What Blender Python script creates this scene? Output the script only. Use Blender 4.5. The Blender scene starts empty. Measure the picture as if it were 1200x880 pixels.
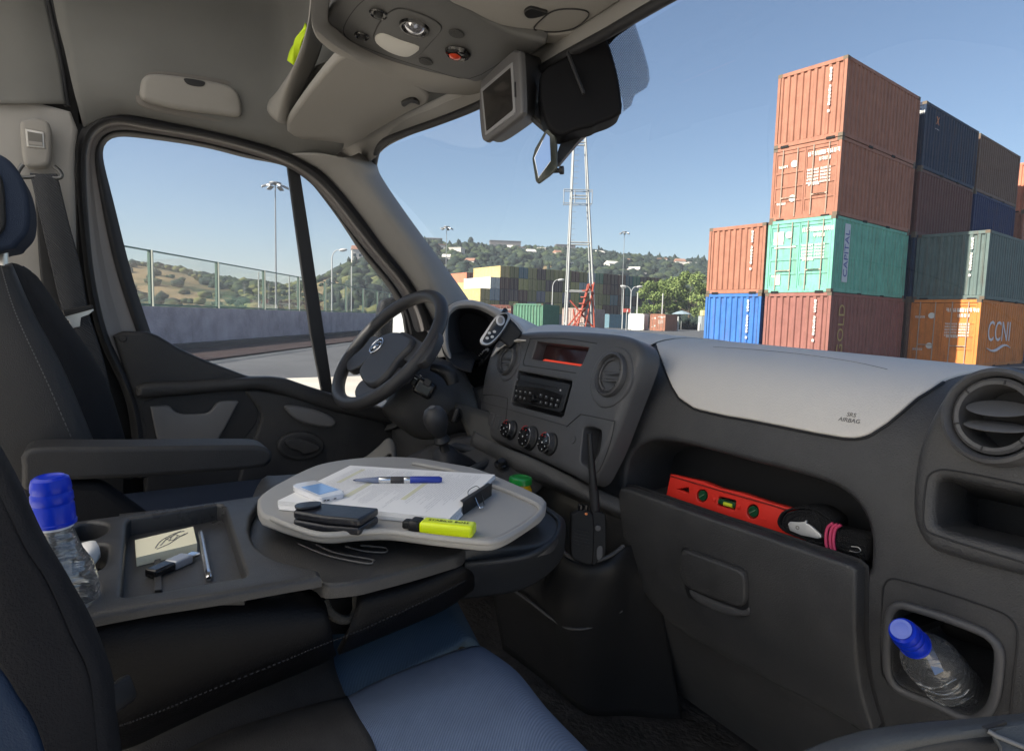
EXPOSURE = 1.35; SKY_STRENGTH = .061; SUN_STRENGTH = 4.8
import bpy, bmesh, math, random
import numpy as np
from mathutils import Vector, Matrix, noise
from mathutils.geometry import delaunay_2d_cdt
random.seed(7)
# ------------------------------------------------------------------ camera, world, sun, exposure
scene = bpy.context.scene
COL = scene.collection
F = 740.0; PITCH = .091; ROLL = .026; YAW = math.radians(56.8); EYE = 1.43
FH = Vector((-math.sin(YAW), math.cos(YAW), 0)); RT = Vector((math.cos(YAW), math.sin(YAW), 0)); UP = Vector((0, 0, 1))
FW = FH*math.cos(PITCH) - UP*math.sin(PITCH); U1 = FH*math.sin(PITCH) + UP*math.cos(PITCH)
CX = RT*math.cos(ROLL) + U1*math.sin(ROLL); CY = -RT*math.sin(ROLL) + U1*math.cos(ROLL)
CAM = Vector((0, 0, EYE))
cd = bpy.data.cameras.new('camera'); cam = bpy.data.objects.new('camera', cd); COL.objects.link(cam)
cd.sensor_width = 36; cd.lens = F/1200*36; cd.clip_start = .02; cd.clip_end = 6000
M_ = Matrix((CX, CY, -FW)).transposed().to_4x4(); M_.translation = CAM; cam.matrix_world = M_
scene.camera = cam
scene.view_settings.view_transform = 'Standard'; scene.view_settings.look = 'None'
scene.view_settings.exposure = EXPOSURE; scene.view_settings.gamma = 1; scene.view_settings.use_curve_mapping = False
SUN_DIR = Vector((-.165, -.985, math.tan(math.radians(36)))).normalized()      # towards the sun: behind the van, a little left
elev = math.asin(SUN_DIR.z)
w = bpy.data.worlds.new('World'); scene.world = w; w.use_nodes = True
nt = w.node_tree; bg = nt.nodes['Background']; sky = nt.nodes.new('ShaderNodeTexSky')
sky.sky_type = 'NISHITA'; sky.sun_disc = False; sky.sun_elevation = elev
sky.sun_rotation = math.atan2(SUN_DIR.x, SUN_DIR.y)
sky.air_density = 1.0; sky.dust_density = 1.2; sky.ozone_density = 2.6; sky.altitude = 50
nt.links.new(sky.outputs[0], bg.inputs[0]); bg.inputs[1].default_value = SKY_STRENGTH
sl = bpy.data.lights.new('sun', 'SUN'); sl.energy = SUN_STRENGTH; sl.angle = math.radians(.5); sl.color = (1, .93, .82)
so = bpy.data.objects.new('sun', sl); COL.objects.link(so)
so.rotation_euler = (-SUN_DIR).to_track_quat('-Z', 'Y').to_euler()
scene.cycles.max_bounces = 10; scene.cycles.diffuse_bounces = 5; scene.cycles.transparent_max_bounces = 24
scene.cycles.use_denoising = True

# ------------------------------------------------------------------ pixel helpers (photo pixels -> places in the world)
def ray(px, py): return FW + CX*((px-600)/F) + CY*((440-py)/F)
def AT(px, py, depth): return CAM + ray(px, py)*depth
def ON(px, py, ax, val):
    d = ray(px, py); return CAM + d*((val - CAM[ax])/d[ax])
def PX(px, py, v): return ON(px, py, 0, v)
def PY(px, py, v): return ON(px, py, 1, v)
def PZ(px, py, v): return ON(px, py, 2, v)
def OP(px, py, p0, n):
    d = ray(px, py); return CAM + d*((Vector(p0)-CAM).dot(n)/d.dot(n))

# ------------------------------------------------------------------ materials
MATS = {}
def mat(name, col, rough=.5, metal=0, grain=0, gscale=600, var=0, vscale=8, spec=.5, trans=0, ior=1.45, coat=0, emit=None, estr=0, weave=0, wscale=900, vcol=None, alpha=1):
    if name in MATS: return MATS[name]
    m = bpy.data.materials.new(name); m.use_nodes = True; t = m.node_tree; N = t.nodes; b = N['Principled BSDF']
    c = (*col, 1) if len(col) == 3 else col
    b.inputs['Base Color'].default_value = c; b.inputs['Roughness'].default_value = rough; b.inputs['Metallic'].default_value = metal
    b.inputs['Specular IOR Level'].default_value = spec; b.inputs['IOR'].default_value = ior
    b.inputs['Transmission Weight'].default_value = trans; b.inputs['Coat Weight'].default_value = coat; b.inputs['Alpha'].default_value = alpha
    if emit: b.inputs['Emission Color'].default_value = (*emit, 1); b.inputs['Emission Strength'].default_value = estr
    tc = N.new('ShaderNodeTexCoord'); h = None
    if var:
        n = N.new('ShaderNodeTexNoise'); n.inputs['Scale'].default_value = vscale; n.inputs['Detail'].default_value = 6; n.inputs['Roughness'].default_value = .65
        t.links.new(tc.outputs['Object'], n.inputs['Vector'])
        mx = N.new('ShaderNodeMix'); mx.data_type = 'RGBA'
        r = N.new('ShaderNodeMapRange'); r.inputs[1].default_value = .3; r.inputs[2].default_value = .7
        t.links.new(n.outputs[0], r.inputs[0]); t.links.new(r.outputs[0], mx.inputs[0])
        c2 = vcol or tuple(min(1, x*(1+var)) for x in c[:3]); c1 = tuple(x*(1-var) for x in c[:3]) if not vcol else c[:3]
        mx.inputs[6].default_value = (*c1, 1); mx.inputs[7].default_value = (*c2[:3], 1)
        t.links.new(mx.outputs[2], b.inputs['Base Color'])
        rr = N.new('ShaderNodeMapRange'); rr.inputs[3].default_value = max(.02, rough-.07); rr.inputs[4].default_value = min(1, rough+.09)
        t.links.new(n.outputs[0], rr.inputs[0]); t.links.new(rr.outputs[0], b.inputs['Roughness'])
    if grain:
        n = N.new('ShaderNodeTexNoise'); n.inputs['Scale'].default_value = gscale; n.inputs['Detail'].default_value = 3
        t.links.new(tc.outputs['Object'], n.inputs['Vector'])
        bm_ = N.new('ShaderNodeBump'); bm_.inputs['Strength'].default_value = grain; bm_.inputs['Distance'].default_value = .6/gscale
        t.links.new(n.outputs[0], bm_.inputs['Height']); t.links.new(bm_.outputs[0], b.inputs['Normal'])
    if weave:
        wv = N.new('ShaderNodeTexWave'); wv.wave_type = 'BANDS'; wv.bands_direction = 'DIAGONAL'; wv.inputs['Scale'].default_value = wscale; wv.inputs['Distortion'].default_value = .15; wv.inputs['Detail'].default_value = 1
        t.links.new(tc.outputs['Object'], wv.inputs['Vector'])
        bm_ = N.new('ShaderNodeBump'); bm_.inputs['Strength'].default_value = weave; bm_.inputs['Distance'].default_value = .0012
        t.links.new(wv.outputs[0], bm_.inputs['Height']); t.links.new(bm_.outputs[0], b.inputs['Normal'])
        mx2 = N.new('ShaderNodeMix'); mx2.data_type = 'RGBA'; mx2.blend_type = 'MULTIPLY'; mx2.inputs[0].default_value = .35
        src = b.inputs['Base Color'].links[0].from_socket if b.inputs['Base Color'].links else None
        if src: t.links.new(src, mx2.inputs[6])
        else: mx2.inputs[6].default_value = c
        cr = N.new('ShaderNodeMapRange'); cr.inputs[3].default_value = .45; cr.inputs[4].default_value = 1
        t.links.new(wv.outputs[0], cr.inputs[0]); t.links.new(cr.outputs[0], mx2.inputs[7]); t.links.new(mx2.outputs[2], b.inputs['Base Color'])
    MATS[name] = m; return m
def dusty(m, amt=.35, sc=3.5, col=(.13, .12, .105)):
    t = m.node_tree; N = t.nodes; b = N['Principled BSDF']; tc = N.new('ShaderNodeTexCoord')
    a = N.new('ShaderNodeTexNoise'); a.inputs['Scale'].default_value = sc; a.inputs['Detail'].default_value = 9; a.inputs['Roughness'].default_value = .72
    s = N.new('ShaderNodeTexNoise'); s.inputs['Scale'].default_value = 420; s.inputs['Detail'].default_value = 2
    t.links.new(tc.outputs['Object'], a.inputs['Vector']); t.links.new(tc.outputs['Object'], s.inputs['Vector'])
    r1 = N.new('ShaderNodeMapRange'); r1.inputs[1].default_value = .42; r1.inputs[2].default_value = .72; r1.inputs[4].default_value = amt
    r2 = N.new('ShaderNodeMapRange'); r2.inputs[1].default_value = .45; r2.inputs[2].default_value = .75; r2.inputs[3].default_value = .35
    t.links.new(a.outputs[0], r1.inputs[0]); t.links.new(s.outputs[0], r2.inputs[0])
    g = N.new('ShaderNodeNewGeometry'); sx = N.new('ShaderNodeSeparateXYZ'); t.links.new(g.outputs['Normal'], sx.inputs[0])
    r3 = N.new('ShaderNodeMapRange'); r3.inputs[1].default_value = -.2; r3.inputs[2].default_value = .9; r3.inputs[3].default_value = .35; t.links.new(sx.outputs[2], r3.inputs[0])
    m1 = N.new('ShaderNodeMath'); m1.operation = 'MULTIPLY'; m2 = N.new('ShaderNodeMath'); m2.operation = 'MULTIPLY'
    t.links.new(r1.outputs[0], m1.inputs[0]); t.links.new(r2.outputs[0], m1.inputs[1]); t.links.new(m1.outputs[0], m2.inputs[0]); t.links.new(r3.outputs[0], m2.inputs[1])
    mx = N.new('ShaderNodeMix'); mx.data_type = 'RGBA'; mx.inputs[7].default_value = (*col, 1); t.links.new(m2.outputs[0], mx.inputs[0])
    if b.inputs['Base Color'].links: t.links.new(b.inputs['Base Color'].links[0].from_socket, mx.inputs[6])
    else: mx.inputs[6].default_value = b.inputs['Base Color'].default_value
    t.links.new(mx.outputs[2], b.inputs['Base Color'])
    rr = N.new('ShaderNodeMapRange'); r0 = b.inputs['Roughness'].default_value; rr.inputs[1].default_value = .35; rr.inputs[2].default_value = .65; rr.inputs[3].default_value = r0-.10; rr.inputs[4].default_value = r0+.12
    t.links.new(a.outputs[0], rr.inputs[0]); t.links.new(rr.outputs[0], b.inputs['Roughness']); return m
def clear_glass(name, tint=(1, 1, 1), gloss=1.0, haze=0):
    m = bpy.data.materials.new(name); m.use_nodes = True; t = m.node_tree; N = t.nodes; N.remove(N['Principled BSDF'])
    tr = N.new('ShaderNodeBsdfTransparent'); tr.inputs[0].default_value = (*tint, 1)
    gl = N.new('ShaderNodeBsdfGlossy'); gl.inputs['Roughness'].default_value = .01; fr = N.new('ShaderNodeFresnel'); fr.inputs[0].default_value = 1.45
    mu = N.new('ShaderNodeMath'); mu.operation = 'MULTIPLY'; mu.inputs[1].default_value = gloss
    t.links.new(fr.outputs[0], mu.inputs[0]); mx = N.new('ShaderNodeMixShader'); t.links.new(mu.outputs[0], mx.inputs[0])
    t.links.new(tr.outputs[0], mx.inputs[1]); t.links.new(gl.outputs[0], mx.inputs[2])
    out = mx
    if haze:
        df = N.new('ShaderNodeBsdfDiffuse'); df.inputs[0].default_value = (.8, .82, .85, 1); m2 = N.new('ShaderNodeMixShader'); m2.inputs[0].default_value = haze
        t.links.new(mx.outputs[0], m2.inputs[1]); t.links.new(df.outputs[0], m2.inputs[2]); out = m2
    t.links.new(out.outputs[0], N['Material Output'].inputs[0]); MATS[name] = m; return m

# ------------------------------------------------------------------ object helpers
def tag(o, label=None, cat=None, group=None, kind=None):
    if label: o['label'] = label
    if cat: o['category'] = cat
    if group: o['group'] = group
    if kind: o['kind'] = kind
    return o
def empty(name, loc=(0, 0, 0), rz=0, label=None, cat=None, group=None, kind=None):
    o = bpy.data.objects.new(name, None); COL.objects.link(o); o.location = loc; o.rotation_euler = (0, 0, rz); o.empty_display_size = .05
    return tag(o, label, cat, group, kind)
def link(name, me, m=None, parent=None, world=True):
    o = bpy.data.objects.new(name, me); COL.objects.link(o)
    if m is not None:
        for x in (m if isinstance(m, (list, tuple)) else [m]): me.materials.append(x)
    if parent is not None:
        o.parent = parent
        if world: o.matrix_parent_inverse = wm(parent).inverted()
    return o
def wm(o):
    b = Matrix.LocRotScale(o.location, o.rotation_euler, o.scale)
    return (wm(o.parent) @ o.matrix_parent_inverse @ b) if o.parent else b
def smooth(me, ang=40):
    me.polygons.foreach_set('use_smooth', [True]*len(me.polygons))
    try: me.set_sharp_from_angle(angle=math.radians(ang))
    except Exception: pass
def pmesh(name, vs, fs, m=None, parent=None, world=True, sm=40, mi=None):
    me = bpy.data.meshes.new(name); me.from_pydata([tuple(v) for v in vs], [], fs)
    if mi: me.polygons.foreach_set('material_index', mi)
    me.update()
    if sm: smooth(me, sm)
    return link(name, me, m, parent, world)
def bmobj(name, bm, m=None, parent=None, world=True, sm=40):
    bmesh.ops.recalc_face_normals(bm, faces=bm.faces)
    me = bpy.data.meshes.new(name); bm.to_mesh(me); bm.free()
    if sm: smooth(me, sm)
    return link(name, me, m, parent, world)
def bevel(o, w=.003, seg=3, ang=30):
    md = o.modifiers.new('bevel', 'BEVEL'); md.width = w; md.segments = seg; md.limit_method = 'ANGLE'; md.angle_limit = math.radians(ang); md.harden_normals = False
    return o
def solid(o, t, off=-1):
    md = o.modifiers.new('solid', 'SOLIDIFY'); md.thickness = t; md.offset = off; return o
def cr(pts, n, closed=False):
    """Catmull-Rom through pts (tuples of any length), n samples per span"""
    P_ = [np.array(p, float) for p in pts]; out = []; L = len(P_)
    for i in range(L if closed else L-1):
        g = (lambda k: P_[k % L]) if closed else (lambda k: P_[min(max(k, 0), L-1)])
        a, b, c, d = g(i-1), g(i), g(i+1), g(i+2)
        for j in range(n):
            t = j/n; out.append(.5*((2*b)+(c-a)*t+(2*a-5*b+4*c-d)*t*t+(-a+3*b-3*c+d)*t**3))
    if not closed: out.append(P_[-1])
    return out
def resamp(pts, n, closed=False):
    P_ = np.array([np.array(p, float) for p in pts])
    if closed: P_ = np.vstack([P_, P_[:1]])
    d = np.r_[0, np.cumsum(np.linalg.norm(np.diff(P_, axis=0), axis=1))]
    s = np.linspace(0, d[-1], n+1 if closed else n)
    if closed: s = s[:-1]
    return np.array([np.interp(s, d, P_[:, k]) for k in range(P_.shape[1])]).T
def loft(name, rows, m, parent=None, closed=False, close_rows=False, sub=1, sm=40, cap=False, thick=0):
    """rows: list of equally long point rows"""
    R_, C_ = len(rows), len(rows[0]); vs = [v for r in rows for v in r]; fs = []
    for i in range(R_ if close_rows else R_-1):
        for j in range(C_ if closed else C_-1):
            a = i*C_+j; b = i*C_+(j+1) % C_; c = ((i+1) % R_)*C_+(j+1) % C_; d = ((i+1) % R_)*C_+j
            fs.append((a, b, c, d))
    if cap: fs.append(tuple(range(C_))[::-1]); fs.append(tuple((R_-1)*C_+k for k in range(C_)))
    o = pmesh(name, vs, fs, m, parent, sm=sm)
    if thick: solid(o, thick, 0)
    if sub: md = o.modifiers.new('sub', 'SUBSURF'); md.levels = sub; md.render_levels = sub
    return o
def gridpatch(name, rows, m, parent=None, nu=5, nv=5, thick=0, sm=60):
    """Catmull-Rom surface through a grid of 3D control points"""
    A = [cr(r, nu) for r in rows]; B = [cr([A[i][j] for i in range(len(A))], nv) for j in range(len(A[0]))]
    return loft(name, [[B[j][i] for j in range(len(B))] for i in range(len(B[0]))], m, parent, sub=0, sm=sm, thick=thick)
def tube(name, pts, r, m, parent=None, closed=False, n=10, sm=True, cap=True, smoothpts=0, flat=1, nrm=None):
    if smoothpts: pts = cr(pts, smoothpts, closed)
    P_ = [Vector(p) for p in pts]; L = len(P_); rr = r if hasattr(r, '__len__') else None
    if rr is not None and len(rr) != L: rr = np.interp(np.linspace(0, 1, L), np.linspace(0, 1, len(rr)), rr)
    rows = []; prev = Vector(nrm) if nrm else None
    for i, p in enumerate(P_):
        t = (P_[(i+1) % L]-P_[i-1]) if closed else (P_[min(i+1, L-1)]-P_[max(i-1, 0)])
        t.normalize()
        if prev is None: prev = t.orthogonal()
        a = (prev - t*prev.dot(t)).normalized(); b = t.cross(a); prev = a
        q = rr[i] if rr is not None else r
        rows.append([p + (a*math.cos(2*math.pi*k/n) + b*math.sin(2*math.pi*k/n)*flat)*q for k in range(n)])
    return loft(name, rows, m, parent, closed=True, close_rows=closed, sub=0, cap=cap and not closed, sm=50 if sm else 0)
def frame_mat(p, z, x=None):
    z = Vector(z).normalized(); x = Vector(x) if x is not None else z.orthogonal(); x = (x - z*x.dot(z)).normalized(); y = z.cross(x)
    M = Matrix((x, y, z)).transposed().to_4x4(); M.translation = Vector(p); return M
def lathe(name, prof, M, m, parent=None, n=32, sm=35, cap=True):
    """prof: (radius, height) list; M: frame matrix whose z is the axis"""
    rows = [[M @ Vector((r*math.cos(2*math.pi*k/n), r*math.sin(2*math.pi*k/n), z)) for k in range(n)] for r, z in prof]
    return loft(name, rows, m, parent, closed=True, sub=0, cap=cap, sm=sm)
def box(name, M, sx, sy, sz, m, parent=None, bev=0, seg=2, c=(0, 0, 0), taper=None, sm=40):
    """box of size sx,sy,sz centred at c in frame M"""
    vs = []
    for z in (-1, 1):
        for y in (-1, 1):
            for x in (-1, 1):
                k = 1 if taper is None or z < 0 else taper
                vs.append(M @ Vector((c[0]+x*sx/2*k, c[1]+y*sy/2*k, c[2]+z*sz/2)))
    o = pmesh(name, vs, [(0, 2, 3, 1), (4, 5, 7, 6), (0, 1, 5, 4), (2, 6, 7, 3), (0, 4, 6, 2), (1, 3, 7, 5)], m, parent, sm=sm)
    if bev: bevel(o, bev, seg)
    return o
def addbox(V_, F_, lo, hi):
    k = len(V_); x0, y0, z0 = lo; x1, y1, z1 = hi
    V_ += [(x0, y0, z0), (x1, y0, z0), (x0, y1, z0), (x1, y1, z0), (x0, y0, z1), (x1, y0, z1), (x0, y1, z1), (x1, y1, z1)]
    F_ += [tuple(k+i for i in f) for f in ((0, 2, 3, 1), (4, 5, 7, 6), (0, 1, 5, 4), (2, 6, 7, 3), (0, 4, 6, 2), (1, 3, 7, 5))]
def prism(name, pts, vec, m, parent=None, bev=0, seg=3, sm=40, ang=30):
    """closed 3D outline extruded by vec (a Vector)"""
    n = len(pts); P_ = [Vector(p) for p in pts]; v = Vector(vec)
    vs = P_ + [p+v for p in P_]; fs = [tuple(range(n))[::-1], tuple(range(n, 2*n))] + [(i, (i+1) % n, n+(i+1) % n, n+i) for i in range(n)]
    bm = bmesh.new(); bv = [bm.verts.new(p) for p in vs]
    for f in fs: bm.faces.new([bv[i] for i in f])
    o = bmobj(name, bm, m, parent, sm=sm)
    if bev: bevel(o, bev, seg, ang)
    return o
def text(name, s, M, size, m, parent=None, ext=.0005, align='CENTER', spacing=1, shear=0):
    c = bpy.data.curves.new(name, 'FONT'); c.body = s; c.size = size; c.extrude = ext; c.align_x = align; c.align_y = 'CENTER'; c.space_character = spacing; c.resolution_u = 3; c.shear = shear
    o = bpy.data.objects.new(name, c); COL.objects.link(o)
    me = bpy.data.meshes.new_from_object(o); bpy.data.objects.remove(o); bpy.data.curves.remove(c)
    me.transform(M); me.materials.clear()
    return link(name, me, m, parent)
def copytree(o, parent=None):
    c = o.copy(); COL.objects.link(c)
    if parent is not None: c.parent = parent
    for ch in o.children: copytree(ch, c)
    return c
def polyin(p, poly):
    x, y = p; c = False; n = len(poly)
    for i in range(n):
        x1, y1 = poly[i]; x2, y2 = poly[i-1]
        if (y1 > y) != (y2 > y) and x < (x2-x1)*(y-y1)/(y2-y1)+x1: c = not c
    return c
def inset(poly, d):
    """offset a 2D polygon inwards by d (positive = shrink)"""
    n = len(poly); P_ = [Vector((p[0], p[1])) for p in poly]
    A = sum(P_[i].x*P_[(i+1) % n].y-P_[(i+1) % n].x*P_[i].y for i in range(n)); s = 1 if A > 0 else -1; out = []
    for i in range(n):
        t = (P_[(i+1) % n]-P_[i-1]).normalized(); nn = Vector((-t.y, t.x))*s; out.append((P_[i].x+nn.x*d, P_[i].y+nn.y*d))
    return out
class Plane_:
    """flat surface: origin, u axis, v axis, outward normal"""
    def __init__(s, o, u, n): s.o = Vector(o); s.n = Vector(n).normalized(); u = Vector(u); s.u = (u-s.n*u.dot(s.n)).normalized(); s.v = s.n.cross(s.u)
    def px(s, x, y): p = OP(x, y, s.o, s.n)-s.o; return (p.dot(s.u), p.dot(s.v))
    def at(s, q, h=0): return s.o+s.u*q[0]+s.v*q[1]+s.n*h
    def nrm(s, q): return s.n
class Ext_:
    """profile (Y,Z) swept along X with a small vertical shear; coordinates (x, arc)"""
    def __init__(s, prof, k=0, x0=0):
        s.P = np.array(cr(prof, 8)); s.k = k; s.x0 = x0
        d = np.linalg.norm(np.diff(s.P, axis=0), axis=1); s.s = np.r_[0, np.cumsum(d)]
    def px(s, x, y):
        d = ray(x, y); o = CAM; best = None
        dz = d.z-s.k*d.x; oz = o.z-s.k*(o.x-s.x0)
        for i in range(len(s.P)-1):
            y0, z0 = s.P[i]; y1, z1 = s.P[i+1]; ey, ez = y1-y0, z1-z0
            den = d.y*ez-dz*ey
            if abs(den) < 1e-12: continue
            t = ((y0-o.y)*ez-(z0-oz)*ey)/den; q = ((y0-o.y)*dz-(z0-oz)*d.y)/den
            if t > 0 and -1e-6 <= q <= 1+1e-6 and (best is None or t < best[0]): best = (t, o.x+d.x*t, s.s[i]+q*(s.s[i+1]-s.s[i]))
        if best is None:
            # grazing: nearest approach to the profile
            bd = None
            for i in range(len(s.P)):
                t = ((s.P[i][0]-o.y)*d.y+(s.P[i][1]-oz)*dz)/(d.y*d.y+dz*dz); e = math.hypot(o.y+d.y*t-s.P[i][0], oz+dz*t-s.P[i][1])
                if bd is None or e < bd[0]: bd = (e, o.x+d.x*t, s.s[i])
            return (bd[1], bd[2])
        return best[1:]
    def at(s, q, h=0):
        y = float(np.interp(q[1], s.s, s.P[:, 0])); z = float(np.interp(q[1], s.s, s.P[:, 1]))
        p = Vector((q[0], y, z+s.k*(q[0]-s.x0)))
        return p+s.nrm(q)*h if h else p
    def nrm(s, q):
        e = .006; a = np.array([np.interp(q[1]-e, s.s, s.P[:, k]) for k in (0, 1)]); b = np.array([np.interp(q[1]+e, s.s, s.P[:, k]) for k in (0, 1)])
        t = b-a; return Vector((0, -t[1], t[0])).normalized()
def plate(name, S, outline, m, parent=None, holes=(), h=0, drop=.004, rr=.003, grid=.03, hole_in=.02, hole_r=.006, sm=35):
    """sheet on surface S inside outline (surface coords) raised by h; edge rounded by rr and dropped by `drop`; holes get an inner wall going in by hole_in"""
    rows = {}; verts = []; vh = []; loops = []
    edges = []
    def addloop(poly):
        k = len(verts); n = len(poly)
        for p in poly: verts.append(Vector(p))
        edges.extend([(k+i, k+(i+1) % n) for i in range(n)]); loops.append((k, n))
    oi = inset(outline, rr); addloop(oi)
    hi = [inset(hh, -hole_r) for hh in holes]
    for q in hi: addloop(q)
    xs = [p[0] for p in oi]; ys = [p[1] for p in oi]
    nx = max(1, int((max(xs)-min(xs))/grid)); ny = max(1, int((max(ys)-min(ys))/grid))
    for i in range(1, nx):
        for j in range(1, ny):
            p = (min(xs)+(max(xs)-min(xs))*i/nx, min(ys)+(max(ys)-min(ys))*j/ny)
            if polyin(p, inset(oi, grid*.3)) and not any(polyin(p, inset(q, -grid*.3)) for q in hi): verts.append(Vector(p))
    r = delaunay_2d_cdt([Vector((v[0], v[1])) for v in verts], edges, [], 1, 1e-7)
    v2, tris = r[0], r[2]
    fs = []
    for t in tris:
        c = sum((v2[i] for i in t), Vector((0, 0)))/3
        if any(polyin(c, q) for q in hi): continue
        fs.append(tuple(t))
    orig = {}                                            # map input vert -> output vert
    for oi_, src in enumerate(r[3]):
        for k in src: orig[k] = oi_
    vs = [S.at(v, h) for v in v2]
    def ring(loopk, polys, hs, flip):
        k0, n = loopk; prev = [orig[k0+i] for i in range(n)]
        for poly, hh in zip(polys, hs):
            base = len(vs)
            for p in poly: vs.append(S.at(p, hh))
            for i in range(n):
                a, b, c, d = prev[i], prev[(i+1) % n], base+(i+1) % n, base+i
                fs.append((a, b, c, d) if flip else (d, c, b, a))
            prev = [base+i for i in range(n)]
    A4 = [math.pi/2*k/4 for k in (1, 2, 3, 4)]
    ring(loops[0], [inset(outline, rr*(1-math.sin(a))) for a in A4]+[outline], [h-rr*(1-math.cos(a)) for a in A4]+[h-drop-rr], True)
    for lp, hh in zip(loops[1:], holes):
        ring(lp, [inset(hh, -hole_r*(1-math.sin(a))) for a in A4]+[hh], [h-hole_r*(1-math.cos(a)) for a in A4]+[h-hole_in], False)
    bm = bmesh.new(); bv = [bm.verts.new(v) for v in vs]
    for f in fs:
        if len(set(f)) > 2:
            try: bm.faces.new([bv[i] for i in f])
            except ValueError: pass
    return bmobj(name, bm, m, parent, sm=sm)
def opx(S, pts, n=6, closed=True, raw=False):
    """photo-pixel outline -> smoothed outline in surface coordinates"""
    q = [S.px(*p) for p in (pts if raw else cr(pts, n, closed))]
    return [(a[0], a[1]) for a in q]
def rrect(cx, cy, w_, h_, r, n=4):
    out = []
    for (sx, sy, a0) in ((1, 1, 0), (-1, 1, 90), (-1, -1, 180), (1, -1, 270)):
        for k in range(n+1):
            a = math.radians(a0+90*k/n); out.append((cx+sx*(w_/2-r)+r*math.cos(a), cy+sy*(h_/2-r)+r*math.sin(a)))
    return out
def ell(cx, cy, rx, ry, n=32, a0=0): return [(cx+rx*math.cos(2*math.pi*k/n+a0), cy+ry*math.sin(2*math.pi*k/n+a0)) for k in range(n)]
# ================================================================== OUTSIDE
def asphalt():
    m = mat('asphalt', (.075, .077, .080), .85, grain=.5, gscale=40, var=.3, vscale=.35); return m
def flat(name, pts, z, m, kind='structure', thick=0):
    n = len(pts); o = pmesh(name, [(p[0], p[1], z) for p in pts], [tuple(range(n))], m, sm=0); tag(o, kind=kind); return o
flat('ground', [(-5000, -5000), (5000, -5000), (5000, 5000), (-5000, 5000)], 0, asphalt())
flat('concrete_apron', [(-14.0, -30), (8, -30), (8, 7), (-14.0, 7)], .008, mat('pale_concrete', (.50, .46, .39), .9, grain=.4, gscale=30, var=.18, vscale=.5))  # seen at left; unseen stretch right of the van added for warm bounce
conc = mat('pale_concrete', (.50, .46, .39), .9, grain=.4, gscale=30, var=.18, vscale=.5)
def G(px, py): p = PZ(px, py, 0); return Vector((p.x, p.y, 0))
# wall line on the left, from photo pixels of its foot
WA = G(213, 409.5); WB = G(436, 389.5); WD = (WB-WA).normalized(); WN = Vector((WD.y, -WD.x, 0)); 
if WN.dot(-WA) < 0: WN = -WN
def wallx(px):          # point on the wall foot line under a photo column
    d = ray(px, 380); d = Vector((d.x, d.y, 0)); o = Vector((0, 0, 0)); n = WN
    return d*(WA.dot(n)/d.dot(n))
W0 = WA-WD*30; W1 = wallx(452)+WD*30
wallm = mat('cast_concrete', (.37, .35, .385), .9, grain=.5, gscale=12, var=.28, vscale=1.1)
wall = empty('concrete_wall', WA, 0, 'long grey concrete wall with a green framed fence on top', 'wall')
L_ = (W1-W0).length; n_ = int(L_/6); 
for i in range(n_):
    a = W0+WD*(L_*i/n_); b = W0+WD*(L_*(i+1)/n_-.03)
    vs = []; 
    for p in (a, b): vs += [p+WN*.02+Vector((0, 0, 0)), p+Vector((0, 0, 1.5)), p-WN*.3+Vector((0, 0, 1.5)), p-WN*.3]
    pmesh('panel', vs, [(0, 1, 2, 3)[::-1], (4, 5, 6, 7), (0, 4, 5, 1)[::-1], (1, 5, 6, 2)[::-1], (2, 6, 7, 3)[::-1]], wallm, wall, sm=0)
def strip(name, a0, a1, z, m, th=0, lab=None, cat=None):
    p = [W0+WN*a0, W1+WN*a0, W1+WN*a1, W0+WN*a1]; vs = [(q.x, q.y, z) for q in p]+[(q.x, q.y, z+th) for q in p]
    o = pmesh(name, vs, [(3, 2, 1, 0), (4, 5, 6, 7), (0, 1, 5, 4), (1, 2, 6, 5), (2, 3, 7, 6), (3, 0, 4, 7)], m, sm=0); tag(o, lab, cat, kind='structure' if not lab else None); return o
strip('foot_strip', .03, .5, .004, mat('dark_strip', (.03, .03, .035), .8), .22)  # near-black raised strip along the foot of the wall
strip('verge', .55, 3.4, .004, mat('red_brown_earth', (.028, .012, .010), .95, grain=.6, gscale=9, var=.4, vscale=1.5), .05)
# fence
fence = empty('boundary_fence', WA+Vector((0, 0, 1.5)), 0, 'glazed boundary fence with green posts on the long concrete wall', 'fence')
gm = mat('green_post', (.10, .16, .12), .5, .2); rl = mat('green_rail', (.10, .20, .15), .5, .2)
scr = clear_glass('fence_screen', (.96, .975, .965), .15, .01)
def fz(px, py):         # height of the fence line at that column
    p = wallx(px); d = ray(px, py); t = math.hypot(p.x, p.y)/math.hypot(d.x, d.y); return EYE+d.z*t
FT = fz(258, 307)
cols = [181, 259, 313.5, 352, 393.6, 428, 456]
ps = [wallx(c) for c in cols]; dd = [(p-WA).dot(WD) for p in ps]; st = (dd[3]-dd[0])/3
dl = [dd[0]+st*k for k in range(-3, 14)]
for k, s_ in enumerate(dl):
    p = WA+WD*s_-WN*.12; M = Matrix((WD, WN, UP)).transposed().to_4x4(); M.translation = p+Vector((0, 0, 1.5))
    box('post', M, .07, .10, FT-1.5, gm, fence, c=(0, 0, (FT-1.5)/2), bev=.01)
    box('post', M, .05, .08, FT-1.5, mat('pale_post', (.5, .52, .42), .5), fence, c=(.14, 0, (FT-1.5)/2))
    box('top_rail', M, st-.2, .05, .05, rl, fence, c=(st/2+.07, 0, FT-1.5-.03)); box('bottom_rail', M, st-.2, .05, .06, rl, fence, c=(st/2+.07, 0, .05))
    box('screen', M, st-.3, .012, FT-1.5-.15, scr, fence, c=(st/2+.05, 0, (FT-1.5)/2))
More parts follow.
